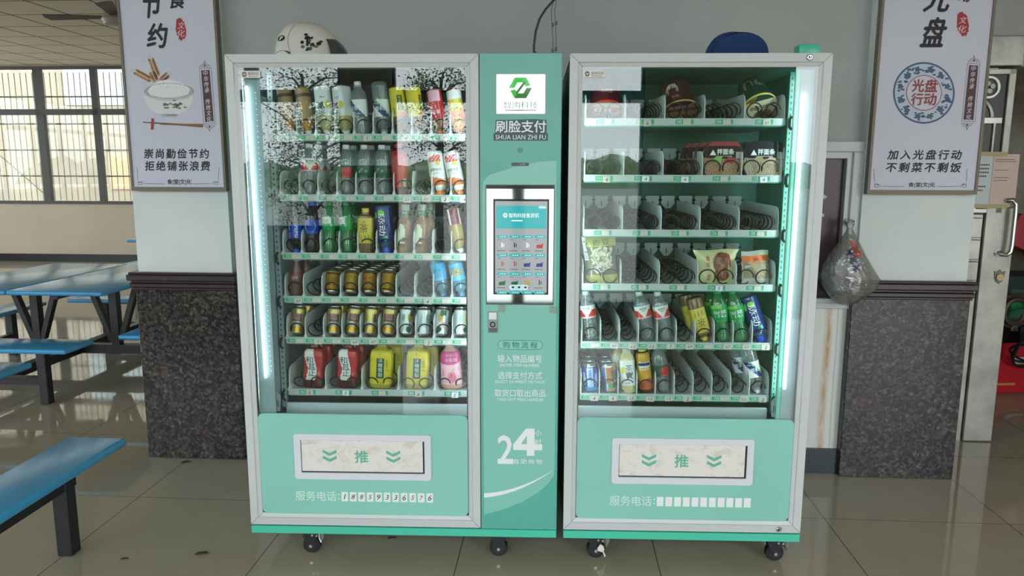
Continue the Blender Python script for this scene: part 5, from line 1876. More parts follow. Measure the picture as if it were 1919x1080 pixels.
# ------------------------------------------------------------------ goods in the machines
PETC = glass_like('clear_bottle_plastic', (0.88, 0.93, 0.93, 1), 0.07, 0.20, (0.55, 0.62, 0.63, 1), 0.04, 0.12)
PETG = glass_like('green_bottle_plastic', (0.22, 0.72, 0.36, 1), 0.08, 0.55, (0.03, 0.30, 0.10, 1), 0.04, 0.1)
PETB = glass_like('blue_bottle_plastic', (0.35, 0.55, 0.85, 1), 0.08, 0.6, (0.05, 0.16, 0.36, 1), 0.04, 0.12)
PETL = glass_like('pale_blue_bottle_plastic', (0.6, 0.85, 0.95, 1), 0.08, 0.45, (0.22, 0.55, 0.68, 1), 0.04, 0.12)
LEMON = mat('pale_lemon_tea', '#b7ad74', rough=0.12)
AMBER = mat('amber_tea', '#86643a', rough=0.12)
BROWNT = mat('brown_tea', '#77603f', rough=0.14)
COLA = mat('dark_cola', '#1a1c22', rough=0.1)
ORANGEJ = mat('orange_juice', '#c98a3a', rough=0.15)
REDTEA = mat('dark_red_herbal_tea', '#4a1a1d', rough=0.12)
COFFEE = mat('brown_coffee_sleeve', '#5f4540', rough=0.3)
MILKW = mat('white_bottle_plastic', '#d9d9d2', rough=0.25)
LW_ = mat('white_label', '#dde2e0', rough=0.35)
LY = mat('yellow_label', '#d3c21f', rough=0.35)
LY2 = mat('straw_label', '#cfc04a', rough=0.4)
LR = mat('red_label', '#b3262b', rough=0.3)
LRB = mat('bright_red_label', '#d23a34', rough=0.3)
LB = mat('blue_label', '#1d49b8', rough=0.25)
LNAVY = mat('navy_label', '#1c3070', rough=0.25)
LGD = mat('dark_green_label', '#14503a', rough=0.35)
LG = mat('green_label', '#12954c', rough=0.3)
LGL = mat('light_green_label', '#6fc24a', rough=0.3)
LSKY = mat('sky_blue_label', '#56b4dc', rough=0.3)
LSKYD = mat('deep_sky_print', '#2374a8', rough=0.3)
LPINK = mat('pink_label', '#dcaabb', rough=0.35)
LMAG = mat('magenta_label', '#b63a78', rough=0.35)
LPEACH = mat('peach_print', '#d9798c', rough=0.4)
LMAROON = mat('maroon_label', '#6d2230', rough=0.3)
LBROWN = mat('brown_label', '#6a4a38', rough=0.4)
LORANGE = mat('orange_label', '#e0743a', rough=0.3)
LTAN = mat('tan_label', '#a58c66', rough=0.4)
CAPWH = mat('white_cap', '#d5dcdc', rough=0.35)
CAPBL = mat('bright_blue_cap', '#2450d8', rough=0.3)
CAPOR = mat('orange_cap', '#ee8a3e', rough=0.35)
CAPYE = mat('yellow_cap', '#d6c44e', rough=0.35)
CAPBR = mat('amber_cap', '#a06a38', rough=0.35)
CAPLB = mat('light_blue_cap', '#5f9fe0', rough=0.35)
CAPGR = mat('grey_cap', '#a3a79c', rough=0.4)
CAPRE = mat('red_cap', '#a5242b', rough=0.35)
CAPCO = mat('coral_cap', '#e87a62', rough=0.35)
GOLD = mat('gold_can_paint', '#b98f2e', rough=0.28, metal=0.55)
GOLDP_ = mat('pale_gold_can_paint', '#b3a259', rough=0.28, metal=0.5)
SILV = mat('can_aluminium', '#c4c8c8', rough=0.25, metal=0.9)
CANW = mat('white_can_paint', '#c9d3d2', rough=0.25, metal=0.2)
CANB = mat('blue_can_paint', '#27439e', rough=0.25, metal=0.3)
CANBL = mat('pale_blue_can_print', '#9db4e2', rough=0.3, metal=0.2)
CANBR = mat('copper_can_paint', '#9a6a50', rough=0.3, metal=0.5)

BOTTLE = [(0.70, 0.0), (0.93, 0.02), (1.0, 0.06), (1.0, 0.68), (0.93, 0.75), (0.72, 0.83), (0.48, 0.89), (0.44, 0.93)]
WAIST = [(0.70, 0.0), (0.93, 0.02), (1.0, 0.06), (0.97, 0.16), (1.0, 0.2), (0.95, 0.27), (1.0, 0.33), (0.96, 0.40), (1.0, 0.46), (1.0, 0.70), (0.93, 0.77), (0.66, 0.87), (0.46, 0.91), (0.42, 0.94)]
STRAIGHT = [(0.8, 0.0), (0.96, 0.02), (1.0, 0.06), (1.0, 0.74), (0.9, 0.80), (0.52, 0.87), (0.48, 0.93)]
CURVY = [(0.68, 0.0), (0.9, 0.02), (1.0, 0.07), (0.98, 0.2), (0.86, 0.33), (0.88, 0.42), (1.0, 0.55), (1.0, 0.68), (0.86, 0.78), (0.55, 0.88), (0.45, 0.92)]
CANP = [(0.78, 0.0), (0.84, 0.012), (0.98, 0.055), (1.0, 0.075), (1.0, 0.90), (0.93, 0.95), (0.84, 0.975), (0.86, 0.985), (0.86, 1.0), (0.80, 1.0), (0.78, 0.985)]


def rad_at(prof, z):
    for (r0, z0), (r1, z1) in zip(prof[:-1], prof[1:]):
        if z0 <= z <= z1:
            return r0 + (r1 - r0) * (z - z0) / max(z1 - z0, 1e-9)
    return prof[-1][0]


def surf(r, t, power, ay):
    s, c = math.sin(t), -math.cos(t)
    k = 1.0 if not power else (abs(s) ** power + abs(c) ** power) ** (-1.0 / power)
    return r * s * k, r * c * k * ay


def goods(name, prof, h, r, body, cap=None, label=None, texts=(), power=None, ay=1.0, cat='bottle', part='bottle_body', cap_z=None, neck=None, shapes=(), seg=22):
    """a bottle or can with its base at the origin, facing the viewer. label = (z0, z1, fn(theta, v) -> material);
    texts = (string, theta, z centre, height, width, material, quarter turns)"""
    t = thing(name, '', cat, None)
    pr = [(a * r, b * h) for a, b in prof]
    mb = MB()
    if callable(body):
        mb.lathe(pr, lambda i: body(i // seg, len(pr)), None, seg, power=power, ay=ay)
    else:
        mb.lathe(pr, body, None, seg, power=power, ay=ay)
    mb.build(part, t)
    if cap:
        cm = MB()
        rc, z0, z1, m = cap
        cm.lathe([(rc, z0 * h), (rc, z1 * h - 0.002), (rc - 0.002, z1 * h)], m, None, 18)
        if neck:
            cm.lathe([(rc * 1.05, z0 * h - 0.004), (rc * 1.05, z0 * h - 0.0015)], neck, None, 18)
        cm.build('cap', t)
    lo = None
    if label:
        z0, z1, fn = label
        NUl, NVl = (96, 40) if power and r > 0.035 else (72, 26)
        lm = MB()
        vs, fs, ms = [], [], []
        for j in range(NVl + 1):
            z = (z0 + (z1 - z0) * j / NVl) * h
            rr = rad_at(pr, z) + 0.0005
            for i in range(NUl):
                x, y = surf(rr, 2 * PI * i / NUl - PI, power, ay)
                vs.append((x, y, z))
        for j in range(NVl):
            for i in range(NUl):
                a, b = j * NUl + i, j * NUl + (i + 1) % NUl
                fs.append((a, b, b + NUl, a + NUl))
                ms.append(fn(2 * PI * (i + 0.5) / NUl - PI, (j + 0.5) / NVl))
        lm.add(vs, fs, lambda i: ms[i], None, True)
        lo = lm.build('label', t, sharp=0.9)
    if texts or shapes:
        tm = MB()
        for body_, th, zc, hh, ww, m, rot in texts:
            pts, fs = text_pts(body_, (-ww / 2, -hh / 2, ww / 2, hh / 2), rot=rot)
            out = []
            for x, z in pts:
                zz = zc * h + z
                rr = rad_at(pr, max(0, min(h, zz))) + 0.0011
                X, Yy = surf(rr, th + x / max(rr, 1e-4), power, ay)
                out.append((X, Yy, zz))
            tm.add(out, fs, m)
        for pts, m in shapes:
            out = []
            for x, z in pts:
                zz = zc_ = z * h
                rr = rad_at(pr, max(0, min(h, zz))) + 0.0009
                X, Yy = surf(rr, x / max(rr, 1e-4), power, ay)
                out.append((X, Yy, zz))
            tm.add(out, [tuple(range(len(out)))], m)
        tm.build('lettering', lo or t)
    t['_h'] = h
    return t


def el(cx, cz, a, b, n=14):
    return [(cx + a * math.cos(2 * PI * i / n), cz + b * math.sin(2 * PI * i / n)) for i in range(n)]


def bars_txt(th, z, w, m, n=3, hh=0.004, step=0.006):
    return [('一', th, z - k * step / 0.19, hh * 0.4, w * (1 - 0.15 * k), m, 0) for k in range(n)]


KIND = {}


def f_red_v(t, v):
    if v < 0.12:
        return LPINK
    if v < 0.66 and 0.12 < abs(t) < 1.5 and (v - 0.12) < (abs(t) - 0.12) * 0.95:
        return LRB
    return LW_


def k_water_red():
    return goods('water_bottle', WAIST, 0.198, 0.0305, PETC, (0.0135, 0.935, 1.0, CAPWH), (0.47, 0.72, f_red_v), [('娃哈哈', 0.0, 0.665, 0.009, 0.03, BLACK, 0), ('纯净水', 0.0, 0.622, 0.0045, 0.016, BLACK, 0)], neck=CAPWH)


def k_water_green(red=False):
    def fn(t, v):
        if red and -0.5 < t < 0.75 and v < 0.8:
            return LR if (int(t * 9) + int(v * 7)) % 3 else LRB
        return LGD
    sh = [([(-0.016, 0.46), (-0.006, 0.53), (0.002, 0.55), (-0.002, 0.50), (-0.010, 0.46)], mat('leaf_outline_print', '#a9c8b6', rough=0.4)), ([(-0.012, 0.475), (-0.006, 0.52), (0.0, 0.54), (-0.003, 0.50), (-0.009, 0.475)], LGD)]
    tx = [('水', 0.45, 0.49, 0.012, 0.010, mat('leaf_outline_print'), 0)]
    return goods('water_bottle', WAIST, 0.193, 0.030, PETC, (0.0135, 0.935, 1.0, CAPWH), (0.36, 0.60, fn), [] if red else tx, shapes=[] if red else sh, neck=CAPWH)


def k_water_stripe():
    def fn(t, v):
        s = t * 0.55 + (v - 0.5)
        if abs(s - 0.02) < 0.23 and abs(t) < 1.4:
            return LNAVY
        if 0.25 <= abs(s - 0.02) < 0.36 and s < 0 and abs(t) < 1.4:
            return LG
        return LW_ if abs(t) < 1.7 else mat('clear_label_edge', '#9fb0b4', rough=0.2)
    return goods('water_bottle', STRAIGHT, 0.2, 0.0305, PETC, (0.0135, 0.92, 1.0, CAPWH), (0.34, 0.66, fn), [('冰露', -0.05, 0.51, 0.016, 0.034, WHITE, 0), ('饮用水', 0.5, 0.40, 0.006, 0.016, WHITE, 0)], neck=CAPWH)


def k_lemon_tea(up=True):
    def fn(t, v):
        if (t + 0.62) ** 2 / 0.10 + (v - 0.62) ** 2 / 0.018 < 1:
            return LY
        return LW_
    inkt = mat('tea_label_ink', '#3b4a4a', rough=0.5)
    tx = [('茶', 0.12, 0.56, 0.03, 0.026, inkt, 0), ('π', 0.15, 0.40, 0.026, 0.026, inkt, 0), ('柠檬', -0.1, 0.235, 0.007, 0.018, inkt, 0)]
    return goods('tea_bottle', [(0.8, 0.0), (0.97, 0.02), (1.0, 0.05), (1.0, 0.72), (0.92, 0.80), (0.55, 0.87), (0.5, 0.92)], 0.185, 0.029, LEMON, (0.0165, 0.90, 1.0, CAPGR if up else CAPWH), (0.18, 0.73, fn) if up else (0.02, 0.62, fn), tx, power=4.5)


def k_pear(cap=CAPBR):
    def fn(t, v):
        if -0.75 < t < -0.05 and 0.25 < v < 0.82:
            return LGD
        if v > 0.86 and t < 0.1:
            return LORANGE
        return LY
    return goods('juice_bottle', STRAIGHT, 0.182, 0.029, AMBER, (0.0145, 0.91, 1.0, cap), (0.03, 0.62, fn), [(c, -0.4, 0.47 - 0.078 * i, 0.0115, 0.012, LY2, 0) for i, c in enumerate('冰糖雪梨')] + [('清甜', 0.45, 0.5, 0.022, 0.006, LGD, 0)])


def k_orange():
    def fn(t, v):
        return LTAN if v > 0.25 else LBROWN if v > 0.15 else LTAN
    return goods('juice_bottle', STRAIGHT, 0.178, 0.0275, ORANGEJ, (0.0145, 0.91, 1.0, CAPWH), (0.03, 0.66, fn), [('橙', 0.0, 0.40, 0.026, 0.026, mat('orange_print', '#d68f32', rough=0.4), 0)])


def k_redlabel():
    def fn(t, v):
        return LPINK if v < 0.4 and abs(t) < 0.9 else LR
    return goods('juice_bottle', STRAIGHT, 0.172, 0.0285, AMBER, (0.0145, 0.91, 1.0, CAPOR), (0.03, 0.66, fn), [('果汁', 0.0, 0.5, 0.016, 0.03, LW_, 0)])


def k_yellowfruit():
    def fn(t, v):
        return LORANGE if v > 0.7 else LW_ if v < 0.3 else LY2
    return goods('juice_bottle', STRAIGHT, 0.172, 0.0285, ORANGEJ, (0.0145, 0.91, 1.0, CAPCO), (0.03, 0.66, fn), [('果汁', 0.0, 0.4, 0.02, 0.03, LG, 0)])


def k_red():
    yl = mat('gold_print', '#b88b4a')
    return goods('tea_bottle', [(0.8, 0.0), (0.97, 0.02), (1.0, 0.06), (0.97, 0.2), (1.0, 0.5), (1.0, 0.72), (0.9, 0.8), (0.6, 0.88), (0.5, 0.93)], 0.198, 0.0315, REDTEA, (0.0165, 0.9, 1.0, CAPRE), (0.17, 0.86, lambda t, v: LW_ if 0.5 < t < 0.95 and v < 0.22 else LR), [('红茶', -0.75, 0.58, 0.05, 0.014, yl, 0), ('冰爽', 0.75, 0.62, 0.05, 0.012, yl, 0)])


def k_milk():
    def fn(t, v):
        if v > 0.76 and abs(t) < 0.8 and v < 0.97:
            return LRB if (t * 2.2 + v * 9) % 1.0 > 0.18 else LW_
        if 0.66 < v <= 0.80 and -0.6 < t < -0.1:
            return LY2
        if v < 0.24 + 0.10 * math.sin(t + 0.6):
            return LORANGE if v > 0.08 else LW_
        return LW_
    return goods('milk_drink_bottle', [(0.86, 0.0), (0.98, 0.03), (1.0, 0.07), (1.0, 0.62), (0.97, 0.72), (0.82, 0.84), (0.66, 0.89)], 0.168, 0.0305, MILKW, (0.0185, 0.88, 1.0, CAPOR), (0.06, 0.83, lambda t, v: fn(t, 1 - v)), [('营养快线', 0.05, 0.42, 0.012, 0.046, LBROWN, 2), ('水果牛奶饮品', 0.05, 0.50, 0.005, 0.03, LBROWN, 2)])


def k_cola(upright):
    fn = lambda t, v: LB
    if upright:
        sh = [(el(0.0, 0.53, 0.0235, 0.118, 24), LW_)]
        sh += [([(-0.0215, 0.555)] + [(0.0225 * math.cos(PI - PI * i / 14), 0.555 + 0.088 * math.sin(PI * i / 14)) for i in range(15)] + [(0.0215, 0.555)], LRB),
               ([(0.0205 * math.cos(PI + PI * i / 14), 0.487 - 0.06 * math.sin(PI * i / 14)) for i in range(15)], LB)]
        tx = [('百事可乐', 0.0, 0.522, 0.0085, 0.038, BLACK, 0)]
        return goods('cola_bottle', CURVY, 0.2, 0.0275, COLA, (0.0135, 0.93, 1.0, CAPBL), (0.38, 0.66, fn), tx, shapes=sh)
    return goods('cola_bottle', BOTTLE, 0.19, 0.0265, COLA, (0.0145, 0.92, 1.0, CAPBL), (0.42, 0.72, fn), [('PEPSI', -0.35, 0.56, 0.046, 0.011, WHITE, 3), ('百事', 0.75, 0.56, 0.05, 0.008, WHITE, 1)])


def k_sprite(big):
    if big:
        def fn(t, v):
            if v < 0.07:
                return LG
            if v > 0.82 and t < 0.1:
                return LGL
            return LG
        tx = [('雪碧', -0.12, 0.56, 0.03, 0.05, WHITE, 0), ('一', -0.2, 0.425, 0.003, 0.018, CAPYE, 0)]
        return goods('soda_bottle', CURVY, 0.205, 0.0315, PETG, (0.0145, 0.93, 1.0, LG), (0.39, 0.72, fn), tx)

    def fn(t, v):
        if v > 0.45:
            return LW_ if -0.9 < t < 0.5 and v > 0.5 else LG
        return LG
    tx = [('雪碧', -0.3, 0.635, 0.014, 0.024, LG, 0), ('清爽', 0.5, 0.56, 0.01, 0.012, LW_, 0)]
    return goods('soda_bottle', CURVY, 0.2, 0.0275, PETG, (0.0145, 0.93, 1.0, LG), (0.46, 0.71, fn), tx)


def k_herb(rot=0):
    inkt = mat('tea_brush_ink', '#3a3a1c', rough=0.5)
    tx = [('茶', -0.05, 0.57, 0.034, 0.030, inkt, 0), ('乌龙', 0.0, 0.70, 0.006, 0.013, inkt, 0), ('焙火', -0.35, 0.36, 0.022, 0.006, inkt, 0), ('原味', 0.1, 0.36, 0.022, 0.006, inkt, 0), ('茶汤', 0.5, 0.38, 0.022, 0.005, inkt, 0)]
    return goods('tea_bottle', [(0.82, 0.0), (0.97, 0.02), (1.0, 0.05), (1.0, 0.76), (0.92, 0.83), (0.52, 0.87), (0.48, 0.91)], 0.176, 0.0295, BROWNT, (0.0145, 0.90, 1.0, CAPYE), (0.24, 0.79, lambda t, v: LY2), tx, power=3.2)


def k_sport():
    def fn(t, v):
        if (t + 0.15) ** 2 / 0.16 + (v - 0.84) ** 2 / 0.008 < 1 or (t + 0.9) ** 2 / 0.05 + (v - 0.80) ** 2 / 0.01 < 1:
            return LGL
        if (t - 0.15) ** 2 / 0.1 + (v - 0.13) ** 2 / 0.006 < 1:
            return LG if t < 0.15 else LSKY
        return LNAVY
    return goods('sports_drink_bottle', [(0.78, 0.0), (0.95, 0.02), (1.0, 0.06), (1.0, 0.30), (0.94, 0.38), (1.0, 0.46), (1.0, 0.7), (0.9, 0.78), (0.62, 0.86), (0.55, 0.9)], 0.186, 0.0335, PETB, (0.0195, 0.885, 1.0, CAPBL), (0.05, 0.78, lambda t, v: fn(-t, 1 - v)), [('脉动', 0.12, 0.40, 0.085, 0.028, WHITE, 3)])


def k_jar():
    lid = mat('green_neck_band', '#0f6a4c', rough=0.35)

    def fn(t, v):
        top = 1.0 - 0.28 * ((t + 0.32) / 0.62) ** 2
        if -0.95 < t < 0.28 and v < top:
            if v < 0.14 and t > -0.6:
                return LMAROON
            if 0.22 < v < 0.42 and t > -0.25 + (v - 0.22):
                return mat('brown_fruit_print', '#8a4a2c', rough=0.4)
            return mat('cream_label', '#d6dcc6', rough=0.4)
        return AMBER
    tx = [('好喝', -0.62, 0.50, 0.03, 0.008, mat('tea_label_ink'), 0)]
    t = goods('tea_bottle', [(0.84, 0.0), (0.98, 0.02), (1.0, 0.06), (1.0, 0.56), (0.9, 0.66), (0.62, 0.72), (0.58, 0.76), (0.58, 0.93)], 0.192, 0.0285, AMBER, (0.0168, 0.87, 1.0, CAPGR), (0.14, 0.60, fn), tx)
    nb = MB().lathe([(0.0172, 0.148), (0.0172, 0.168)], lid, None, 20, cap0=False, cap1=False)
    for i, c in enumerate('茶饮'):
        pts, fs = text_pts(c, (-0.004, -0.004, 0.004, 0.004))
        nb.add([(0.0178 * math.sin(-0.25 + 0.5 * i + x / 0.0178), -0.0178 * math.cos(-0.25 + 0.5 * i + x / 0.0178), 0.158 + z) for x, z in pts], fs, WHITE)
    nb.build('neck_band', t)
    return t


def k_maroon():
    def fn(t, v):
        if 0.35 < t < 0.62 or -1.15 < t < -0.9:
            return LW_
        return LMAROON
    return goods('juice_bottle', [(0.86, 0.0), (0.98, 0.02), (1.0, 0.05), (1.0, 0.62), (0.85, 0.74), (0.6, 0.86), (0.5, 0.9)], 0.176, 0.0285, mat('tan_tea', '#9a8a52', rough=0.12), (0.0145, 0.89, 1.0, CAPWH), (0.02, 0.36, fn), [])


def k_coffee():
    return goods('coffee_bottle', [(0.75, 0.0), (0.95, 0.03), (1.0, 0.1), (0.95, 0.25), (1.0, 0.36), (0.97, 0.5), (0.8, 0.7), (0.5, 0.85), (0.46, 0.92)], 0.155, 0.027, COFFEE, (0.0155, 0.9, 1.0, CAPWH), (0.30, 0.62, lambda t, v: LBROWN if v < 0.8 else LMAROON), [('咖啡', 0.1, 0.48, 0.014, 0.026, LPINK, 0)])


def can_body(paint, ends=SILV):
    return lambda j, n: ends if j < 3 or j > 3 else paint


def k_redbull(turn=0.0, inv=False):
    bull = [(-0.020, 0.60), (-0.015, 0.68), (-0.008, 0.70), (-0.002, 0.62), (-0.006, 0.58), (-0.012, 0.56)]
    sh = []
    if not turn:
        sh = [(bull, LR), ([(-x, z) for x, z in bull][::-1], LR)]
        tx = [('红牛', 0.0, 0.43, 0.016, 0.03, BLACK, 0), ('维生素功能饮料', 0.0, 0.235, 0.004, 0.03, BLACK, 0)]
    else:
        sh = [([(x - 0.022, z) for x, z in bull], LR), ([(0.001, 0.28), (0.016, 0.28), (0.016, 0.56), (0.001, 0.56)], mat('can_small_print', '#8b8c86', rough=0.4))]
        tx = [('红牛', 0.25, 0.67, 0.008, 0.016, LBROWN, 0)]
    return goods('energy_drink_can', CANP, 0.095, 0.0262, can_body(GOLD), None, (0.10, 0.89, lambda t, v: BLACK if v < 0.14 and False else mat('can_dark_band', '#3a3426', rough=0.3, metal=0.4) if 0.04 < v < 0.13 or v > 0.93 else GOLD), tx, shapes=sh, cat='can', part='can_body')


def k_brewcan():
    def fn(t, v):
        if 0.48 < v < 0.80 and abs(t) < 0.95:
            return LBROWN if abs(t) < 0.8 else mat('label_edge_pink', '#b89a8c', rough=0.35)
        if v < 0.25 and abs(t) < 1.2:
            return GOLD
        if 0.25 <= v < 0.48:
            return mat('can_soft_grey', '#b0aa96', rough=0.3, metal=0.3)
        return GOLDP_
    tx = [('养元', 0.0, 0.66, 0.017, 0.030, LPINK, 0), ('STRONG', 0.0, 0.555, 0.008, 0.03, LPINK, 0), ('饮品', 0.25, 0.42, 0.012, 0.014, LBROWN, 0)]
    return goods('drink_can', CANP, 0.113, 0.0268, can_body(GOLDP_), None, (0.10, 0.89, fn), tx, cat='can', part='can_body')


def k_whitecan(turn=0):
    o = {0: 0.0, 1: 1.0, 2: -0.9, 3: 0.4}[turn]

    def fn(t, v):
        a = (t - o + PI) % (2 * PI) - PI
        if 0.72 < v < 1.0 and 0.7 < a < 1.6 and v > 0.7 + (a - 0.7) * 0.1:
            return LGD
        if (a - 0.75) ** 2 / 0.16 + (v - 0.7) ** 2 / 0.05 < 1:
            return mat('mango_print', '#b89a3c', rough=0.3)
        if (a - 1.2) ** 2 / 0.12 + (v - 0.38) ** 2 / 0.02 < 1:
            return LPINK
        if (a - 0.6) ** 2 / 0.2 + (v - 0.15) ** 2 / 0.02 < 1:
            return LGD
        return CANW
    tx = [('椰果', o - 0.25, 0.62, 0.03, 0.011, LG, 0), ('果汁', o - 1.1, 0.6, 0.045, 0.010, mat('can_small_print'), 0)]
    return goods('juice_can', CANP, 0.113, 0.0268, can_body(CANW), None, (0.10, 0.89, fn), tx, cat='can', part='can_body')


def k_bigred():
    def fn(t, v):
        a = -0.62 + 0.16 * math.sin(v * 5.0)
        if a < t < a + 0.85:
            return LW_
        return LR if v > 0.06 else LMAROON
    tx = [(c, -0.19 + 0.16 * math.sin(5.0 * (0.78 - 0.27 * i)), 0.70 - 0.155 * i, 0.0265, 0.029, BLACK, 0) for i, c in enumerate('和其正')]
    tx += [('凉茶', 0.55, 0.36, 0.014, 0.006, LPINK, 0)]
    return goods('tea_bottle', [(0.86, 0.0), (0.98, 0.03), (1.0, 0.08), (0.96, 0.2), (0.98, 0.3), (0.9, 0.48), (0.95, 0.6), (0.97, 0.8), (0.86, 0.92), (0.5, 0.98), (0.45, 1.0), (0.4, 1.05)], 0.165, 0.042, REDTEA, (0.016, 1.03, 1.12, CAPRE), (0.2, 0.96, fn), tx, power=5.0, ay=0.72, seg=32)


def k_bigpear():
    def fn(t, v):
        if -0.30 < t < 0.30 and 0.18 < v < 0.78:
            return LGD
        return LY if v > 0.05 else LY2
    tx = [(c, 0.0, 0.70 - 0.118 * i, 0.0165, 0.017, LW_, 0) for i, c in enumerate('冰糖雪梨')]
    tx += [('统一', 0.0, 0.86, 0.007, 0.014, BLACK, 0), ('清润好喝', 0.52, 0.62, 0.03, 0.007, LGD, 0), ('450ml', 0.0, 0.15, 0.006, 0.022, LGD, 0)]
    sh = [([(0.02, 0.50), (0.029, 0.47), (0.031, 0.44), (0.024, 0.46)], LGD), ([(-0.033, 0.68), (-0.024, 0.73), (-0.02, 0.72), (-0.025, 0.68)], LGL)]
    return goods('juice_bottle', [(0.82, 0.0), (0.96, 0.03), (1.0, 0.09), (1.0, 0.80), (0.92, 0.90), (0.62, 0.97), (0.44, 1.0), (0.4, 1.06)], 0.168, 0.0445, mat('pear_juice', '#a79a3a', rough=0.12), (0.016, 1.04, 1.12, CAPYE), (0.12, 0.93, fn), tx, power=4.2, ay=0.72, shapes=sh, seg=32)


def k_peach():
    def fn(t, v):
        if v > 0.66 - 0.07 * math.cos(t * 2):
            return LMAG
        if (t - 0.1) ** 2 / 0.15 + (v - 0.22) ** 2 / 0.028 < 1:
            return LPEACH
        return LPINK
    tx = [('冰蜜桃', 0.08, 0.72, 0.015, 0.046, LPINK, 0), ('果汁饮料', 0.0, 0.83, 0.006, 0.03, LPINK, 0), ('清甜', -0.62, 0.42, 0.02, 0.006, LMAG, 0), ('爽口', 0.7, 0.5, 0.02, 0.006, LMAG, 0)]
    sh = [([(0.002, 0.44), (0.012, 0.50), (0.016, 0.49), (0.008, 0.44)], LGL), ([(0.0, 0.41), (0.006, 0.36), (0.003, 0.27), (0.0, 0.36)], LMAG)]
    return goods('juice_bottle', [(0.82, 0.0), (0.96, 0.03), (1.0, 0.09), (0.97, 0.4), (0.93, 0.78), (0.86, 0.88), (0.55, 0.97), (0.44, 1.0), (0.4, 1.06)], 0.168, 0.0425, mat('peach_juice', '#b8947f', rough=0.12), (0.016, 1.04, 1.12, LPINK), (0.13, 0.92, fn), tx, power=4.0, ay=0.72, shapes=sh, seg=32)


def k_soda(pic):
    def fn(t, v):
        if v < 0.03 or v > 0.97:
            return LSKYD
        if pic and 0.3 < v < 0.72 and abs(t) < 0.75:
            return random.choice([mat('castle_free_landscape_print', '#9a9a72', rough=0.4), mat('landscape_sand_print', '#c2b183', rough=0.4), mat('landscape_green_print', '#5c7a5a', rough=0.4)])
        if not pic and 0.55 < v < 0.85 and -0.5 < t < 0.45 and (int(t * 8) + int(v * 20)) % 2:
            return mat('soda_pattern', '#8f8fa6', rough=0.4)
        return LSKY
    random.seed(2)
    tx = [('苏打水', 0.0, 0.30 if not pic else 0.22, 0.014 if not pic else 0.008, 0.032, LSKYD, 2), ('天然', 0.0, 0.62, 0.007, 0.022, LSKYD, 2)]
    return goods('soda_water_bottle', STRAIGHT, 0.148, 0.0285, PETL, (0.0135, 0.90, 1.0, CAPLB), (0.10, 0.58, fn), tx)


def k_bluecan():
    def fn(t, v):
        if abs(t + 0.1) < 0.42 and 0.16 < v < 0.97:
            return CANBL
        if (t - 0.85) ** 2 / 0.1 + (v - 0.4) ** 2 / 0.09 < 1 or (t + 1.05) ** 2 / 0.1 + (v - 0.5) ** 2 / 0.09 < 1:
            return CANBL
        return LSKYD if v < 0.14 else CANB
    return goods('beer_can', CANP, 0.118, 0.029, can_body(CANB), None, (0.09, 0.90, fn), [('啤酒', -0.1, 0.62, 0.045, 0.013, CANB, 0)], cat='can', part='can_body')


def k_coppercan():
    def fn(t, v):
        if t < -0.45:
            return mat('can_mid_blue', '#2a5f9c', rough=0.3, metal=0.2)
        if t < -0.32:
            return CANW
        if v < 0.1:
            return LTAN
        if t > 0.35 - 0.3 * (v - 0.5) and 0.12 < v < 0.85:
            return LGD if v < 0.3 else mat('can_olive', '#4f6038', rough=0.3, metal=0.2) if v > 0.42 else LPINK
        if v < 0.3:
            return LG if t > -0.2 else CANW
        return mat('can_wheat', '#c2923e', rough=0.3, metal=0.2) if int(t * 22) % 2 else mat('can_wheat_dark', '#b07a34', rough=0.3, metal=0.2)
    return goods('beer_can', CANP, 0.118, 0.029, can_body(CANBR), None, (0.09, 0.90, fn), [('精酿', 0.25, 0.78, 0.012, 0.022, LRB, 0)], cat='can', part='can_body')


def k_orangepack():
    def fn(t, v):
        if 0.62 < v < 0.76 and abs(t) < 1.0:
            return LNAVY if (0.64 < v < 0.74) else LW_
        if v < 0.26 + 0.05 * math.sin(3 * t):
            return mat('burnt_orange_print', '#b5532a', rough=0.3)
        if abs(t) * 0.55 < v - 0.28 and v < 0.62:
            return mat('slice_orange', '#d9952f', rough=0.3)
        return mat('pack_gold', '#c9a02c', rough=0.3)
    tx = [('KKER', -0.05, 0.60, 0.014, 0.040, WHITE, 0), ('冰红茶', 0.0, 0.75, 0.010, 0.03, mat('tea_brush_ink'), 0)]
    return goods('tea_bottle', [(0.9, 0.0), (1.0, 0.03), (1.0, 0.1), (0.92, 0.4), (0.88, 0.7), (0.9, 0.9), (0.7, 0.98), (0.55, 1.0)], 0.168, 0.030, mat('dark_tea', '#4a2a1c', rough=0.14), (0.016, 0.99, 1.06, CAPYE), (0.10, 0.97, fn), tx)


MAKERS = dict(water_red=k_water_red, water_green=k_water_green, water_redgreen=lambda: k_water_green(True), water_stripe=k_water_stripe, lemon_tea=k_lemon_tea, lemon_inv=lambda: k_lemon_tea(False), pear=k_pear,
              pear_w=lambda: k_pear(CAPWH), orange=k_orange, redlabel=k_redlabel, yellowfruit=k_yellowfruit, red=k_red, milk=k_milk, cola_up=lambda: k_cola(True), cola_inv=lambda: k_cola(False), sprite=lambda: k_sprite(False),
              sprite_big=lambda: k_sprite(True), herb=k_herb, sport=k_sport, jar=k_jar, maroon=k_maroon, coffee=k_coffee, redbull=k_redbull, redbull_t=lambda: k_redbull(1.0), brew=k_brewcan, white0=lambda: k_whitecan(0),
              white1=lambda: k_whitecan(1), white2=lambda: k_whitecan(2), white3=lambda: k_whitecan(3), bigred=k_bigred, bigpear=k_bigpear, peach=k_peach, soda=lambda: k_soda(False), soda_pic=lambda: k_soda(True), bluecan=k_bluecan,
              coppercan=k_coppercan, orangepack=k_orangepack)
PROTO = {}


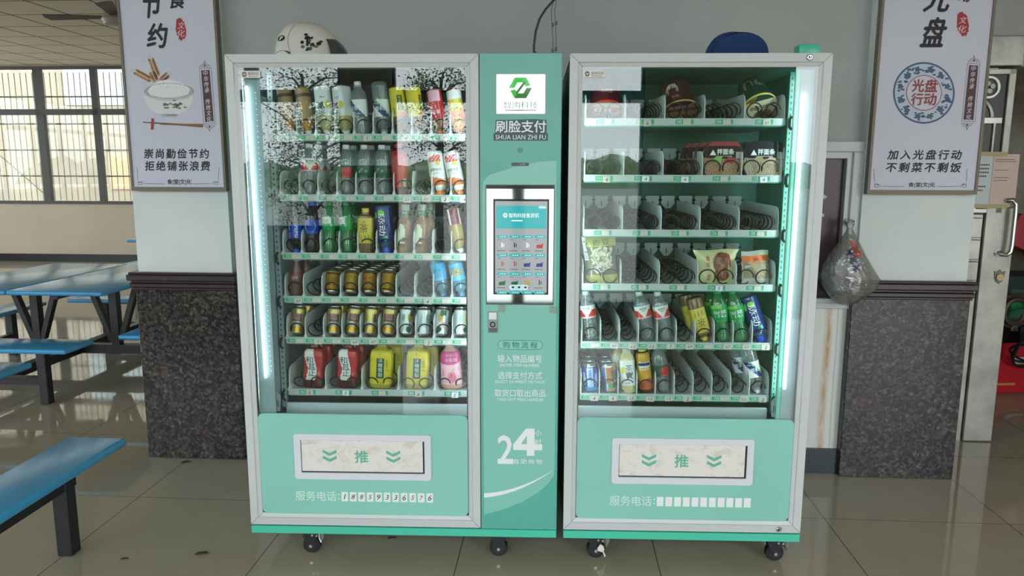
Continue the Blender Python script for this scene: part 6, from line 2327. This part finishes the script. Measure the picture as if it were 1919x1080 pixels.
def put(kind, x, zb, tilt, label, y=0.166, inv=False, group=None, spin=0, back=None, rbase=0.026):
    fl = zb + 0.005
    if kind not in PROTO:
        PROTO[kind] = (MAKERS[kind](), False)
    p, used = PROTO[kind]
    h = p['_h']
    lean = (5 if inv else 0) if back is None else back
    lift = rbase * abs(math.sin(math.radians(tilt))) * (0.6 if inv else 1.0) + (rbase * 0.9 * math.sin(math.radians(lean)) if back else 0.0)
    M = T(x, y, fl + lift) @ R(tilt, 'Y') @ R(-lean, 'X')
    if inv:
        M = M @ T(0, 0, h) @ R(180, 'Y')
    if spin:
        M = M @ R(spin, 'Z')
    if not used:
        p.matrix_world = M
        p['label'] = label
        if group:
            p['group'] = group
        PROTO[kind] = (p, True)
        return p
    return dup(p, M, label, group)


A = 'above shelf tag '
# left machine, top shelf
z = LZ[0]
put('orange', -0.928, z, -9, 'orange juice bottle standing on its white cap ' + A + '001', inv=True, group='orange juice bottles on the top shelf')
put('orange', -0.861, z, -8, 'orange juice bottle standing on its white cap ' + A + '002', inv=True, group='orange juice bottles on the top shelf')
put('lemon_inv', -0.789, z, -6, 'upside down white labelled lemon tea bottle ' + A + '003', inv=True, group='lemon tea bottles')
put('lemon_inv', -0.717, z, -6, 'upside down white labelled tea bottle with leaves ' + A + '004', inv=True, group='lemon tea bottles', spin=35)
put('water_stripe', -0.656, z, -4, 'upright clear water bottle with blue slanted label ' + A + '005', group='blue striped water bottles', spin=-28)
put('water_stripe', -0.571, z, -6, 'upside down clear water bottle with blue slanted label ' + A + '006', inv=True, group='blue striped water bottles', spin=10)
put('pear', -0.503, z, -7.5, 'upside down yellow pear drink bottle with amber cap ' + A + '007', inv=True, group='small yellow pear drink bottles')
put('pear_w', -0.438, z, -8.5, 'upside down yellow pear drink bottle with white cap ' + A + '008', inv=True, spin=-40)
put('redlabel', -0.355, z, -10, 'upside down juice bottle with reddish label ' + A + '009', inv=True)
put('yellowfruit', -0.285, z, -8, 'upside down juice bottle with coral cap ' + A + '010', inv=True)
# second shelf
z = LZ[1]
g = 'red and white label water bottles'
put('water_red', -0.868, z, 1.5, 'front red and white label water bottle ' + A + '012', group=g, spin=20)
put('water_red', -0.860, z, 1.5, 'second red and white label water bottle from the front ' + A + '012', y=0.245, group=g, spin=50)
put('water_red', -0.858, z, 1.0, 'third red and white label water bottle from the front ' + A + '012', y=0.325, group=g, spin=60)
put('water_redgreen', -0.725, z, 1.5, 'front water bottle with red patch on green label ' + A + '014', spin=10)
g = 'dark green label water bottles'
put('water_green', -0.715, z, 1.0, 'dark green label water bottle second from the front ' + A + '014', y=0.245, group=g, spin=40)
put('water_green', -0.655, z, 1.2, 'front dark green label water bottle ' + A + '015', group=g)
put('water_green', -0.645, z, 1.0, 'second dark green label water bottle from the front ' + A + '015', y=0.245, group=g, spin=70)
put('water_green', -0.584, z, 0.2, 'front dark green label water bottle ' + A + '016', group=g, spin=-15)
put('water_green', -0.580, z, 0.2, 'second dark green label water bottle from the front ' + A + '016', y=0.245, group=g, spin=50)
put('red', -0.512, z, -2, 'red sleeved tea bottle with gold characters ' + A + '017')
put('milk', -0.360, z, -8.5, 'white milk drink bottle on its orange cap ' + A + '019', inv=True, group='white milk drink bottles')
put('milk', -0.289, z, -12, 'white milk drink bottle on its orange cap ' + A + '020', inv=True, group='white milk drink bottles')
# third shelf
z = LZ[2]
put('cola_inv', -0.928, z, -1.5, 'cola bottle standing on its blue cap ' + A + '021', inv=True)
put('cola_up', -0.869, z, 2.5, 'front upright cola bottle with round emblem on blue label ' + A + '022', group='cola bottles')
put('cola_up', -0.860, z, 2.0, 'cola bottle behind the front one ' + A + '022', y=0.245, group='cola bottles', spin=40)
g = 'small green soda bottles'
put('sprite', -0.800, z, 2, 'front green soda bottle with white label ' + A + '023', group=g)
put('sprite', -0.790, z, 2, 'green soda bottle behind the front one ' + A + '023', y=0.245, group=g, spin=60)
put('sprite', -0.730, z, 0.5, 'front green soda bottle with white label ' + A + '024', group=g, spin=-25)
put('sprite', -0.722, z, 0.5, 'green soda bottle behind the front one ' + A + '024', y=0.245, group=g, spin=35)
put('herb', -0.655, z, 1, 'upright tea bottle with straw yellow label ' + A + '025', group='straw yellow tea bottles')
put('sport', -0.573, z, -4.5, 'deep blue sports drink bottle on its bright blue cap ' + A + '026', inv=True, group='deep blue sports drink bottles')
g = 'amber tea bottles with green neck band'
put('jar', -0.508, z, 3.5, 'amber tea bottle with green neck band ' + A + '027', group=g)
put('jar', -0.442, z, 3, 'front amber tea bottle with green neck band ' + A + '028', group=g)
put('jar', -0.425, z, 3, 'amber tea bottle behind the front one ' + A + '028', y=0.25, group=g)
put('maroon', -0.286, z, -11, 'upside down juice bottle with maroon base and white cap ' + A + '030', inv=True)
# fourth shelf
z = LZ[3]
put('coffee', -0.938, z, 3, 'front brown coffee bottle ' + A + '031', group='brown coffee bottles')
put('coffee', -0.925, z, 3, 'brown coffee bottle behind the front one ' + A + '031', y=0.245, group='brown coffee bottles')
g = 'gold energy drink cans'
for i, (x, inv, kd, tl) in enumerate(((-0.797, True, 'redbull', 1), (-0.724, False, 'redbull_t', 4), (-0.652, False, 'redbull', 2.5), (-0.578, False, 'redbull_t', 4))):
    t_ = '%03d' % (33 + i)
    put(kd, x, z, tl, ('upside down' if inv else ('front turned', 'front', 'front turned')[i - 1]) + ' gold energy drink can ' + A + t_, inv=inv, group=g, spin=0 if i < 3 else -30, back=20)
    for k in range(1, 4):
        put('redbull', x + 0.004 * k, z, 2, ('second', 'third', 'fourth')[k - 1] + ' gold energy drink can from the front ' + A + t_, y=0.166 + 0.064 * k, group=g, spin=37 * k, back=20)
put('soda', -0.353, z, -11.5, 'upside down sky blue soda water bottle ' + A + '039', inv=True, group='sky blue soda water bottles')
put('soda_pic', -0.281, z, -12, 'upside down sky blue soda water bottle with landscape print ' + A + '040', inv=True, group='sky blue soda water bottles')
# fifth shelf
z = LZ[4]
g = 'pale gold drink cans'
for x, tl, n, sp in ((-0.942, 4, 41, 0), (-0.796, 3, 43, 8), (-0.722, 7, 44, 14), (-0.650, 5, 45, 75), (-0.579, 5.5, 46, 5)):
    put('brew', x, z, tl, 'front pale gold drink can with brown label ' + A + '%03d' % n, group=g, spin=sp, back=13)
    put('brew', x + 0.012, z, 3, 'second pale gold drink can from the front ' + A + '%03d' % n, y=0.236, group=g, spin=80, back=13)
g = 'white juice cans with fruit print'
for i, (x, tl) in enumerate(((-0.508, 3), (-0.437, 0.5), (-0.368, 4.5), (-0.291, 2))):
    t_ = '%03d' % (47 + i)
    put('white%d' % i, x, z, tl, 'front white juice can with fruit print ' + A + t_, group=g, back=13)
    put('white0', x + 0.008, z, 2, 'second white juice can from the front ' + A + t_, y=0.236, group=g, spin=-50, back=13)
# bottom shelf
z = LZ[5]
g = 'large red herbal tea bottles'
for x, n in ((-0.884, '051'), (-0.747, '052')):
    put('bigred', x, z, 3, 'front large red herbal tea bottle ' + A + n, y=0.178, group=g)
    put('bigred', x + 0.012, z, 2, 'second large red herbal tea bottle from the front ' + A + n, y=0.268, group=g)
g = 'large yellow pear drink bottles'
for x, n in ((-0.612, '053'), (-0.466, '054')):
    put('bigpear', x, z, 3, 'front large yellow pear drink bottle ' + A + n, y=0.178, group=g)
    put('bigpear', x + 0.03, z, 2, 'second large yellow pear drink bottle from the front ' + A + n, y=0.268, group=g)
put('peach', -0.324, z, -3, 'large pink peach drink bottle ' + A + '055', y=0.178)

# right machine, fifth shelf
z = RZ[4]
g = 'red and white label water bottles'
put('water_red', 0.228, z, -8, 'red and white label water bottle ' + A + '141', group=g, spin=-12)
put('water_red', 0.452, z, -13, 'red and white label water bottle ' + A + '144', group=g)
put('water_red', 0.522, z, -12.5, 'red and white label water bottle ' + A + '145', group=g)
put('herb', 0.672, z, -16, 'front upside down tea bottle with straw yellow label ' + A + '147', inv=True, group='straw yellow tea bottles')
put('herb', 0.655, z, -16, 'second upside down tea bottle from the front ' + A + '147', y=0.236, inv=True, group='straw yellow tea bottles')
g = 'large green soda bottles'
for x, tl, n in ((0.742, -9.5, '148'), (0.812, -13, '149')):
    put('sprite_big', x, z, tl, 'front large green soda bottle ' + A + n, group=g)
    put('sprite_big', x - 0.01, z, tl, 'second large green soda bottle from the front ' + A + n, y=0.24, group=g, spin=50)
put('sport', 0.895, z, -20, 'deep blue sports drink bottle tipped on its blue cap ' + A + '150', inv=True, group='deep blue sports drink bottles')
# right machine, bottom shelf
z = RZ[5]
put('bluecan', 0.232, z, -5, 'front royal blue beer can ' + A + '151', group='blue beer cans')
put('bluecan', 0.232, z, -4, 'second royal blue beer can from the front ' + A + '151', y=0.24, group='blue beer cans', spin=50)
put('coppercan', 0.304, z, -5, 'front copper and blue beer can with wheat print ' + A + '152', group='copper beer cans')
put('coppercan', 0.298, z, -4, 'second copper beer can from the front ' + A + '152', y=0.24, group='copper beer cans', spin=60)
put('lemon_tea', 0.378, z, -4, 'front lemon tea bottle with line drawn label ' + A + '153', group='upright lemon tea bottles')
put('lemon_tea', 0.356, z, -4, 'second lemon tea bottle from the front ' + A + '153', y=0.24, group='upright lemon tea bottles')
put('orangepack', 0.449, z, -7, 'orange and gold iced tea bottle ' + A + '154')
put('water_redgreen', 0.517, z, -9, 'clear water bottle with red and dark green label ' + A + '155', spin=25)
put('water_stripe', 0.888, z, -14, 'front upside down water bottle with blue slanted label ' + A + '160', inv=True, group='blue striped water bottles')
put('water_stripe', 0.862, z, -14, 'second upside down water bottle from the front ' + A + '160', y=0.24, inv=True, group='blue striped water bottles', spin=30)


# noodle cups, noodle trays and snack bags of the right machine
def cup(label, x, zb, phi, tilt, wall, wall2, lidm, lid2, text, tcol, band, r=0.0655, hc=0.115):
    t = thing('noodle_cup', label, 'noodle cup', None, 'instant noodle cups on the top shelf')
    mb = MB()
    n = 36
    pr = [(r * 0.74, 0.0), (r * 0.76, 0.003), (r * 0.93, hc * 0.86), (r * 0.96, hc - 0.004)]
    mb.lathe(pr, wall, None, n)
    mb.build('cup_body', t)
    wp = MB()
    for th, zc, a, b, m in wall2:
        th = PI - th
        pts = el(0, 0, a, b, 18)
        out = []
        for px, pz in pts:
            rr = r * (0.76 + 0.17 * (zc + pz) / hc) + 0.0008
            out.append((rr * math.sin(th + px / rr), -rr * math.cos(th + px / rr), zc + pz))
        wp.add(out, [tuple(range(len(out)))], m)
    for body_, th, zc, hh, ww, m in text:
        th = PI - th
        pts, fs = text_pts(body_, (-ww / 2, -hh / 2, ww / 2, hh / 2), rot=2)
        wp.add([((r * (0.76 + 0.17 * (zc + pz) / hc) + 0.0014) * math.sin(th + px / r), -(r * (0.76 + 0.17 * (zc + pz) / hc) + 0.0014) * math.cos(th + px / r), zc + pz) for px, pz in pts], fs, m)
    wp.build('wall_print', t)
    ld = MB()
    ld.lathe([(r * 0.95, hc - 0.006), (r * 1.02, hc - 0.005), (r * 1.02, hc - 0.001), (r, hc)], band, None, n)
    ld.lathe([(r * 0.985, hc + 0.0002), (r * 0.98, hc + 0.0006)], lidm, None, n)
    lo = ld.build('lid', t)
    lp = MB()
    # lid prints: local (a, b) on the lid, b up in the picture once the cup is tipped forward
    for pts, m in lid2:
        lp.add([(-a * r, b * r * -1.0, hc + 0.0012) for a, b in pts], [tuple(range(len(pts)))], m)
    for body_, (a0, b0, a1, b1), m in tcol:
        pts, fs = text_pts(body_, (a0, b0, a1, b1))
        lp.add([(a * r, b * r, hc + 0.0016) for a, b in pts], fs, m)
    lp.build('lid_print', lo)
    # rim rests on the tray
    a = math.radians(phi)
    drop = -(r * 1.02 * abs(math.sin(a)) - 0.0)
    zc = zb + 0.006 + r * 1.02 * math.sin(math.radians(180 - phi)) + r * abs(math.sin(math.radians(tilt))) * 0.5
    t.matrix_world = T(x, 0.19, zc) @ R(tilt, 'Y') @ R(phi, 'X') @ T(0, 0, -hc)
    return t


NOODLE = NT('noodle_picture', col='#8a5a38', rough=0.45)
_w = NOODLE.n('ShaderNodeTexWave')
_w.inputs['Scale'].default_value = 70
_w.inputs['Distortion'].default_value = 14
_w.inputs['Detail'].default_value = 3
_w.inputs['Detail Scale'].default_value = 1.1
NOODLE.link(NOODLE.coords(), _w.inputs['Vector'])
NOODLE.color(NOODLE.ramp(_w.outputs['Fac'], [(0.05, '#5a3824'), (0.4, '#8b5f3e'), (0.7, '#a87c52'), (0.95, '#c2a47c')]))
NOODLE2 = NT('pale_noodle_picture', col='#a08a6a', rough=0.45)
_w = NOODLE2.n('ShaderNodeTexWave')
_w.inputs['Scale'].default_value = 62
_w.inputs['Distortion'].default_value = 14
_w.inputs['Detail'].default_value = 3
NOODLE2.link(NOODLE2.coords(), _w.inputs['Vector'])
NOODLE2.color(NOODLE2.ramp(_w.outputs['Fac'], [(0.05, '#6a5844'), (0.4, '#8c7a5e'), (0.7, '#ab9a7c'), (0.95, '#c6baa0')]))
CUPR = mat('wine_red_cup', '#5e1f26', rough=0.35)
CUPB = mat('maroon_brown_cup', '#4a2024', rough=0.35)
CUPG = mat('bottle_green_cup', '#12402c', rough=0.3)
z = RZ[0]
circ = lambda a0, a1, k=1.0: [(k * math.cos(a0 + (a1 - a0) * i / 20), k * math.sin(a0 + (a1 - a0) * i / 20)) for i in range(21)]
cup('wine red noodle cup tipped lid forward ' + A + '101', 0.268, z, 148, 0, CUPR, [(0.0, 0.05, 0.03, 0.03, mat('cup_picture_red', '#7a3a34', rough=0.4))], mat('red_cup_lid', '#b3262b', rough=0.3),
    [(circ(0.0, PI, 0.93), mat('lid_picture_tan', '#9a7b62', rough=0.4)), ([(-0.85, 0.02), (0.85, 0.02), (0.85, -0.3), (-0.85, -0.3)], LR), (circ(PI * 1.15, PI * 1.85, 0.95), LTAN)],
    [('牛肉面', 0.0, 0.06, 0.02, 0.05, LPINK)], [('红烧', (-0.7, 0.0, 0.3, 0.36), WHITE), ('牛肉面', (-0.1, 0.42, 0.7, 0.62), LY2)], LRB)
cup('maroon noodle cup with oval picture tipped lid forward ' + A + '103', 0.547, z, 150, -7, CUPB, [(-0.55, 0.055, 0.027, 0.032, mat('cup_oval_edge', '#b8b3a6', rough=0.4)), (-0.55, 0.055, 0.024, 0.029, NOODLE.m)], CUPB,
    [(circ(0.0, PI, 0.95), NOODLE.m), ([(-0.9, -0.15), (0.9, -0.15), (0.8, -0.5), (-0.8, -0.5)], LMAROON)],
    [('麻辣', -0.5, 0.035, 0.022, 0.042, WHITE), ('牛肉', -0.35, 0.085, 0.012, 0.03, LPINK)], [('HOT & SPICY', (-0.6, -0.42, 0.6, -0.2), LTAN), ('香辣牛肉', (-0.75, 0.25, 0.75, 0.55), LPINK)], mat('gold_lid_rim', '#c9a85a', rough=0.3))
cup('dark green and cream noodle cup tipped lid forward ' + A + '105', 0.842, z, 138, -12, CUPG, [(-0.5, 0.04, 0.02, 0.024, mat('dumpling_print', '#8a8460', rough=0.4)), (-0.75, 0.075, 0.018, 0.02, mat('dumpling_print')), (-0.25, 0.08, 0.017, 0.014, mat('dumpling_print')), (0.5, 0.04, 0.03, 0.025, mat('grey_print', '#6f7a70', rough=0.4)), (0.35, 0.09, 0.026, 0.012, LTAN)], mat('cream_lid', '#d8d2b0', rough=0.35),
    [(circ(PI * 0.02, PI * 0.75, 0.96)[::1], CUPG) if False else (circ(PI * 1.2, PI * 1.85, 0.96), CUPG), ([(0.42, -0.2), (0.9, -0.3), (0.62, -0.72), (0.2, -0.92)], mat('lid_yellow', '#e0b84e', rough=0.35)), (el(-0.25, 0.55, 0.5, 0.3, 20), mat('soup_print', '#8d6a44', rough=0.4)), (el(-0.3, 0.55, 0.16, 0.12), LTAN), (el(0.0, 0.6, 0.13, 0.1), mat('lid_cream_print', '#cfc6a0', rough=0.4))],
    [('鸡汤', 0.4, 0.05, 0.018, 0.03, WHITE)], [('老母鸡汤面', (-0.55, -0.2, 0.5, 0.12), mat('tea_brush_ink'))], LY2)


def noodle_tray(label, x, y, zb, film, pic, red_top, group, tilt=0, w=0.152, h=0.132, d=0.052):
    t = thing('noodle_tray', label, 'noodle tray', T(x, y, zb + 0.006) @ R(tilt, 'Y') @ R(-6, 'X'), group)
    out = [(-w / 2 + 0.012, 0.0), (w / 2 - 0.02, 0.0), (w / 2, 0.03), (w / 2, h * 0.78), (w / 2 - 0.022, h), (-w / 2 + 0.03, h), (-w / 2 + 0.008, h * 0.88), (-w / 2, h * 0.6), (-w / 2, 0.02)]
    sm = []
    n = len(out)
    for i in range(n):
        a, b, c = out[i - 1], out[i], out[(i + 1) % n]
        for f in (0.3, 0.12):
            sm.append((b[0] + (a[0] - b[0]) * f, b[1] + (a[1] - b[1]) * f))
        for f in (0.12, 0.3):
            sm.append((b[0] + (c[0] - b[0]) * f, b[1] + (c[1] - b[1]) * f))
    b = MB()
    cxm, czm = 0.0, h / 2
    inn = [((p[0] - cxm) * 0.86 + cxm, (p[1] - czm) * 0.86 + czm) for p in sm]
    loft(b, [(inn, 0.0), (sm, 0.004), (sm, 0.008), ([((p[0]) * 0.9, (p[1] - czm) * 0.9 + czm) for p in sm], d)], mat('black_tray', '#231d1d', rough=0.3) if not red_top else mat('red_brown_tray', '#5c2420', rough=0.3))
    b.flat([((p[0]) * 0.9, (p[1] - czm) * 0.9 + czm) for p in sm], d, mat('black_tray', '#231d1d', rough=0.3))
    b.build('tray_body', t)
    f = MB()
    f.flat(sm, 0.0005, film)
    lowz = h * 0.47
    f.flat([p for p in [(-w / 2 + 0.001, 0.03), (-w / 2 + 0.014, 0.004), (w / 2 - 0.022, 0.004), (w / 2 - 0.001, 0.03), (w / 2 - 0.001, lowz), (-w / 2 + 0.001, lowz + 0.008)]], -0.0002, pic)
    if red_top:
        f.flat([(-w / 2 + 0.012, h * 0.86), (w / 2 - 0.014, h * 0.86), (w / 2 - 0.024, h - 0.002), (-w / 2 + 0.032, h - 0.002)], -0.0002, mat('red_top_film', '#8c3430', rough=0.25))
    f.flat([(-0.045, lowz - 0.004), (-0.028, lowz + 0.014), (-0.005, lowz + 0.012), (-0.012, lowz - 0.012)], -0.0005, LGL if red_top else LTAN)
    f.flat([(0.0, lowz - 0.006), (0.02, lowz + 0.012), (0.045, lowz + 0.006), (0.03, lowz - 0.016)], -0.0005, LR if red_top else mat('mushroom_print', '#b7a58a', rough=0.4))
    f.rect(w / 2 - 0.031, lowz + 0.004, w / 2 - 0.004, lowz + 0.03, -0.0005, mat('grey_label_print', '#a5a09c', rough=0.4))
    fo = f.build('lid_film', t)
    l = MB()
    l.text('拌面条', (-0.025, h * 0.62, 0.038, h * 0.78), -0.0008, WHITE, bold=0.045)
    l.flat([(-0.052, h * 0.60), (-0.028, h * 0.60), (-0.04, h * 0.76)], -0.0008, WHITE)
    l.text('非油炸干拌面', (-0.025, h * 0.555, 0.03, h * 0.59), -0.0008, WHITE)
    l.build('lettering', fo)
    return t


z = RZ[1]
FILMD = mat('dark_brown_film', '#33262a', rough=0.12, coat=0.5)
FILMK = mat('black_blue_film', '#1f2630', rough=0.08, coat=0.6)
g = 'red topped noodle trays'
noodle_tray('front red topped noodle tray with white characters ' + A + '114', 0.706, 0.135, z, FILMD, NOODLE, True, g)
for k in range(1, 4):
    noodle_tray(('second', 'third', 'fourth')[k - 1] + ' red topped noodle tray from the front ' + A + '114', 0.700 - 0.012 * k, 0.135 + 0.075 * k, z, FILMD, NOODLE, True, g)
g = 'black noodle trays'
noodle_tray('front glossy black noodle tray ' + A + '115', 0.857, 0.135, z, FILMK, NOODLE2, False, g)
for k in range(1, 3):
    noodle_tray(('second', 'third')[k - 1] + ' black noodle tray from the front ' + A + '115', 0.852 - 0.01 * k, 0.135 + 0.075 * k, z, FILMK, NOODLE2, False, g)


def pouch(name, label, x, zb, w, h, d, front, tilt, shapes=(), texts=(), flare=0.0, lobes=None, crimp=None):
    t = thing(name, label, 'snack bag', T(x, 0.165, zb + 0.006) @ R(tilt, 'Y') @ R(-5, 'X'), 'snack bags on the fourth shelf')
    NX, NZ = 22, 22
    rnd = random.Random(label)
    wob = [rnd.uniform(-1, 1) for _ in range(NZ + 1)]

    def pt(u, v, side):
        e = (1 - abs(u) ** 2.4) * (1 - abs(2 * v - 1) ** 3.0)
        ww = w / 2 * (1 + flare * (2 * v - 1) ** 2 * (1 if v > 0.5 else 0.6) - 0.06 * math.sin(PI * v))
        bump = 0.10 * math.sin(5 * u + 3 * v) * math.sin(7 * v + 2 * u)
        return (u * ww + 0.0015 * wob[int(v * NZ)], side * d / 2 * e * (1 + bump * 2), v * h + 0.004 * math.sin(3 * u) * (v - 0.5))
    for side, nm in ((-1, 'bag_front'), (1, 'bag_back')):
        vs = [pt(-1 + 2 * i / NX, j / NZ, side) for j in range(NZ + 1) for i in range(NX + 1)]
        fs, ms = [], []
        for j in range(NZ):
            for i in range(NX):
                a = j * (NX + 1) + i
                q = (a, a + 1, a + NX + 2, a + NX + 1)
                fs.append(q if side < 0 else q[::-1])
                ms.append(front(-1 + 2 * (i + 0.5) / NX, (j + 0.5) / NZ) if side < 0 else front(0.95, 0.98))
        mb = MB()
        mb.add(vs, fs, lambda i, ms=ms: ms[i], None, True)
        mb.build(nm, t, sharp=1.3)
    lm = MB()
    for pts, m in shapes:
        n, cu, cv = len(pts), sum(p[0] for p in pts) / len(pts), sum(p[1] for p in pts) / len(pts)
        vv = [tuple(Vector(pt(cu + (u - cu) * k, cv + (v - cv) * k, -1)) + Vector((0, -0.0022, 0))) for k in (1.0, 0.75, 0.5, 0.25) for u, v in pts]
        ff = [(j * n + i, j * n + (i + 1) % n, (j + 1) * n + (i + 1) % n, (j + 1) * n + i) for j in range(3) for i in range(n)] + [tuple(3 * n + i for i in range(n))]
        lm.add(vv, ff, m)
    for body_, (u0, v0, u1, v1), m, rot in texts:
        pts, fs = text_pts(body_, (u0, v0, u1, v1), rot=rot)
        lm.add([tuple(Vector(pt(u, v, -1)) + Vector((0, -0.003, 0))) for u, v in pts], fs, m)
    if shapes or texts:
        lm.build('printed_picture', t)
    if lobes:
        lb = MB()
        for (u, v, a) in lobes[0]:
            p_ = Vector(pt(u, v, -1))
            M_ = Matrix.Translation(p_ + Vector((0, 0.0, 0))) @ Matrix.Rotation(rnd.uniform(-1.5, 1.5), 4, 'Y')
            lb.lathe([(0.0008, -a), (a * 0.55, -a * 0.75), (a * 0.72, 0), (a * 0.55, a * 0.75), (0.0008, a)], lobes[1], M_, 10, ay=0.6)
        lb.build(lobes[2], t)
    return t


z = RZ[3]
rn = random.Random(5)
NUTM = mat('pale_bean', '#bdbb9f', rough=0.35)
FILM = mat('cloudy_bag_film', '#74755f', rough=0.15, coat=0.5)
FILMY = mat('yellow_bag_film', '#b9b566', rough=0.15, coat=0.5)


def f_nut(u, v):
    if v > 0.76:
        return FILMY
    if v < 0.2:
        return FILMY
    return FILM


pouch('snack_bag', 'tall bag of pale beans with yellow band and white side strip ' + A + '131', 0.262, z, 0.128, 0.185, 0.06, f_nut, -4,
      shapes=[([(-0.98, 0.5), (-0.72, 0.5), (-0.78, 0.99), (-0.99, 0.99)], LW_), ([(-0.35, 0.29), (0.42, 0.40), (0.46, 0.46), (-0.3, 0.37)], mat('pink_white_print', '#cdbcc0', rough=0.4)), ([(-0.3, 0.2), (0.4, 0.25), (0.4, 0.31), (-0.25, 0.26)], mat('pink_white_print'))],
      texts=[('卫生', (-0.94, 0.66, -0.74, 0.93), mat('plum_print', '#5d3a4a', rough=0.4), 0), ('云', (-0.92, 0.53, -0.72, 0.63), PBLUE, 0), ('香豆', (-0.45, 0.80, 0.6, 0.92), mat('olive_print', '#5d6030', rough=0.4), 0)], flare=0.05,
      lobes=([(rn.uniform(-0.55, 0.7), rn.uniform(0.3, 0.74), rn.uniform(0.005, 0.008)) for _ in range(75)], NUTM, 'beans'))
CREAM = mat('cream_yellow_bag', '#cfcf9c', rough=0.25, coat=0.3)
MEAT = NT('glazed_meat_picture', col='#6e4028', rough=0.3)
MEAT.color(MEAT.ramp(MEAT.noise(110, 5, 0.7), [(0.35, '#4a2718'), (0.52, '#7d4a2c'), (0.7, '#b98352')]))
pouch('snack_bag', 'cream yellow snack bag with brown meat picture ' + A + '134', 0.703, z, 0.146, 0.133, 0.045, lambda u, v: CREAM, -1,
      shapes=[(el(0.22, 0.60, 0.42, 0.32, 26), MEAT), (el(0.26, 0.30, 0.40, 0.20, 22), MEAT), ([(0.45, 0.90), (0.62, 0.84), (0.76, 0.68), (0.80, 0.5), (0.74, 0.5), (0.68, 0.66), (0.56, 0.79), (0.42, 0.85)], LR)],
      texts=[('香', (-0.56, 0.68, -0.36, 0.84), LR, 0), ('卤', (-0.56, 0.50, -0.36, 0.66), LR, 0), ('蛋', (-0.52, 0.10, -0.30, 0.28), LR, 0)], flare=0.22)
OATM = NT('crumbly_cake_picture', col='#a8997c', rough=0.5)
OATM.color(OATM.ramp(OATM.noise(220, 4, 0.7), [(0.35, '#857559'), (0.65, '#b9ab8c')]))
WBAG = mat('white_bag_film', '#c9c8bd', rough=0.2, coat=0.4)


def f_cake(u, v):
    if v > 0.86 or v < 0.2:
        return WBAG
    if v > 0.68:
        return LORANGE
    return OATM if abs(u) < 0.9 else WBAG


pouch('snack_bag', 'clear cake bag with orange and white header ' + A + '135', 0.856, z, 0.108, 0.13, 0.05, f_cake, -3,
      shapes=[([(-0.25, 0.66), (0.1, 0.66), (0.0, 0.60), (-0.12, 0.60)], LORANGE), ([(-0.85, 0.56), (-0.4, 0.58), (-0.45, 0.53), (-0.8, 0.5)], WBAG)], texts=[('糕点', (0.45, 0.70, 0.85, 0.84), mat('brown_print', '#6a3c1e', rough=0.4), 0), ('酥', (-0.25, 0.70, 0.1, 0.80), mat('brown_print'), 0)], flare=-0.05)


# ------------------------------------------------------------------ put every root Empty at the base of its thing
bpy.context.view_layer.update()
for o in list(COL.objects):
    if o.type != 'EMPTY' or o.parent is not None or '_h' in o:
        continue
    M = o.matrix_world.copy()
    if (M.translation - Vector((0, 0, 0))).length > 1e-6:
        continue
    lo, hi = Vector((1e9,) * 3), Vector((-1e9,) * 3)
    inv = M.inverted()
    for c in o.children_recursive:
        if c.type != 'MESH':
            continue
        for b in c.bound_box:
            w = inv @ (c.matrix_world @ Vector(b))
            for i in range(3):
                lo[i] = min(lo[i], w[i])
                hi[i] = max(hi[i], w[i])
    off = Vector(((lo.x + hi.x) / 2, (lo.y + hi.y) / 2, lo.z))
    o.matrix_world = M @ Matrix.Translation(off)
    for c in o.children:
        c.location = c.location - off
for o in COL.objects:
    if '_h' in o:
        del o['_h']
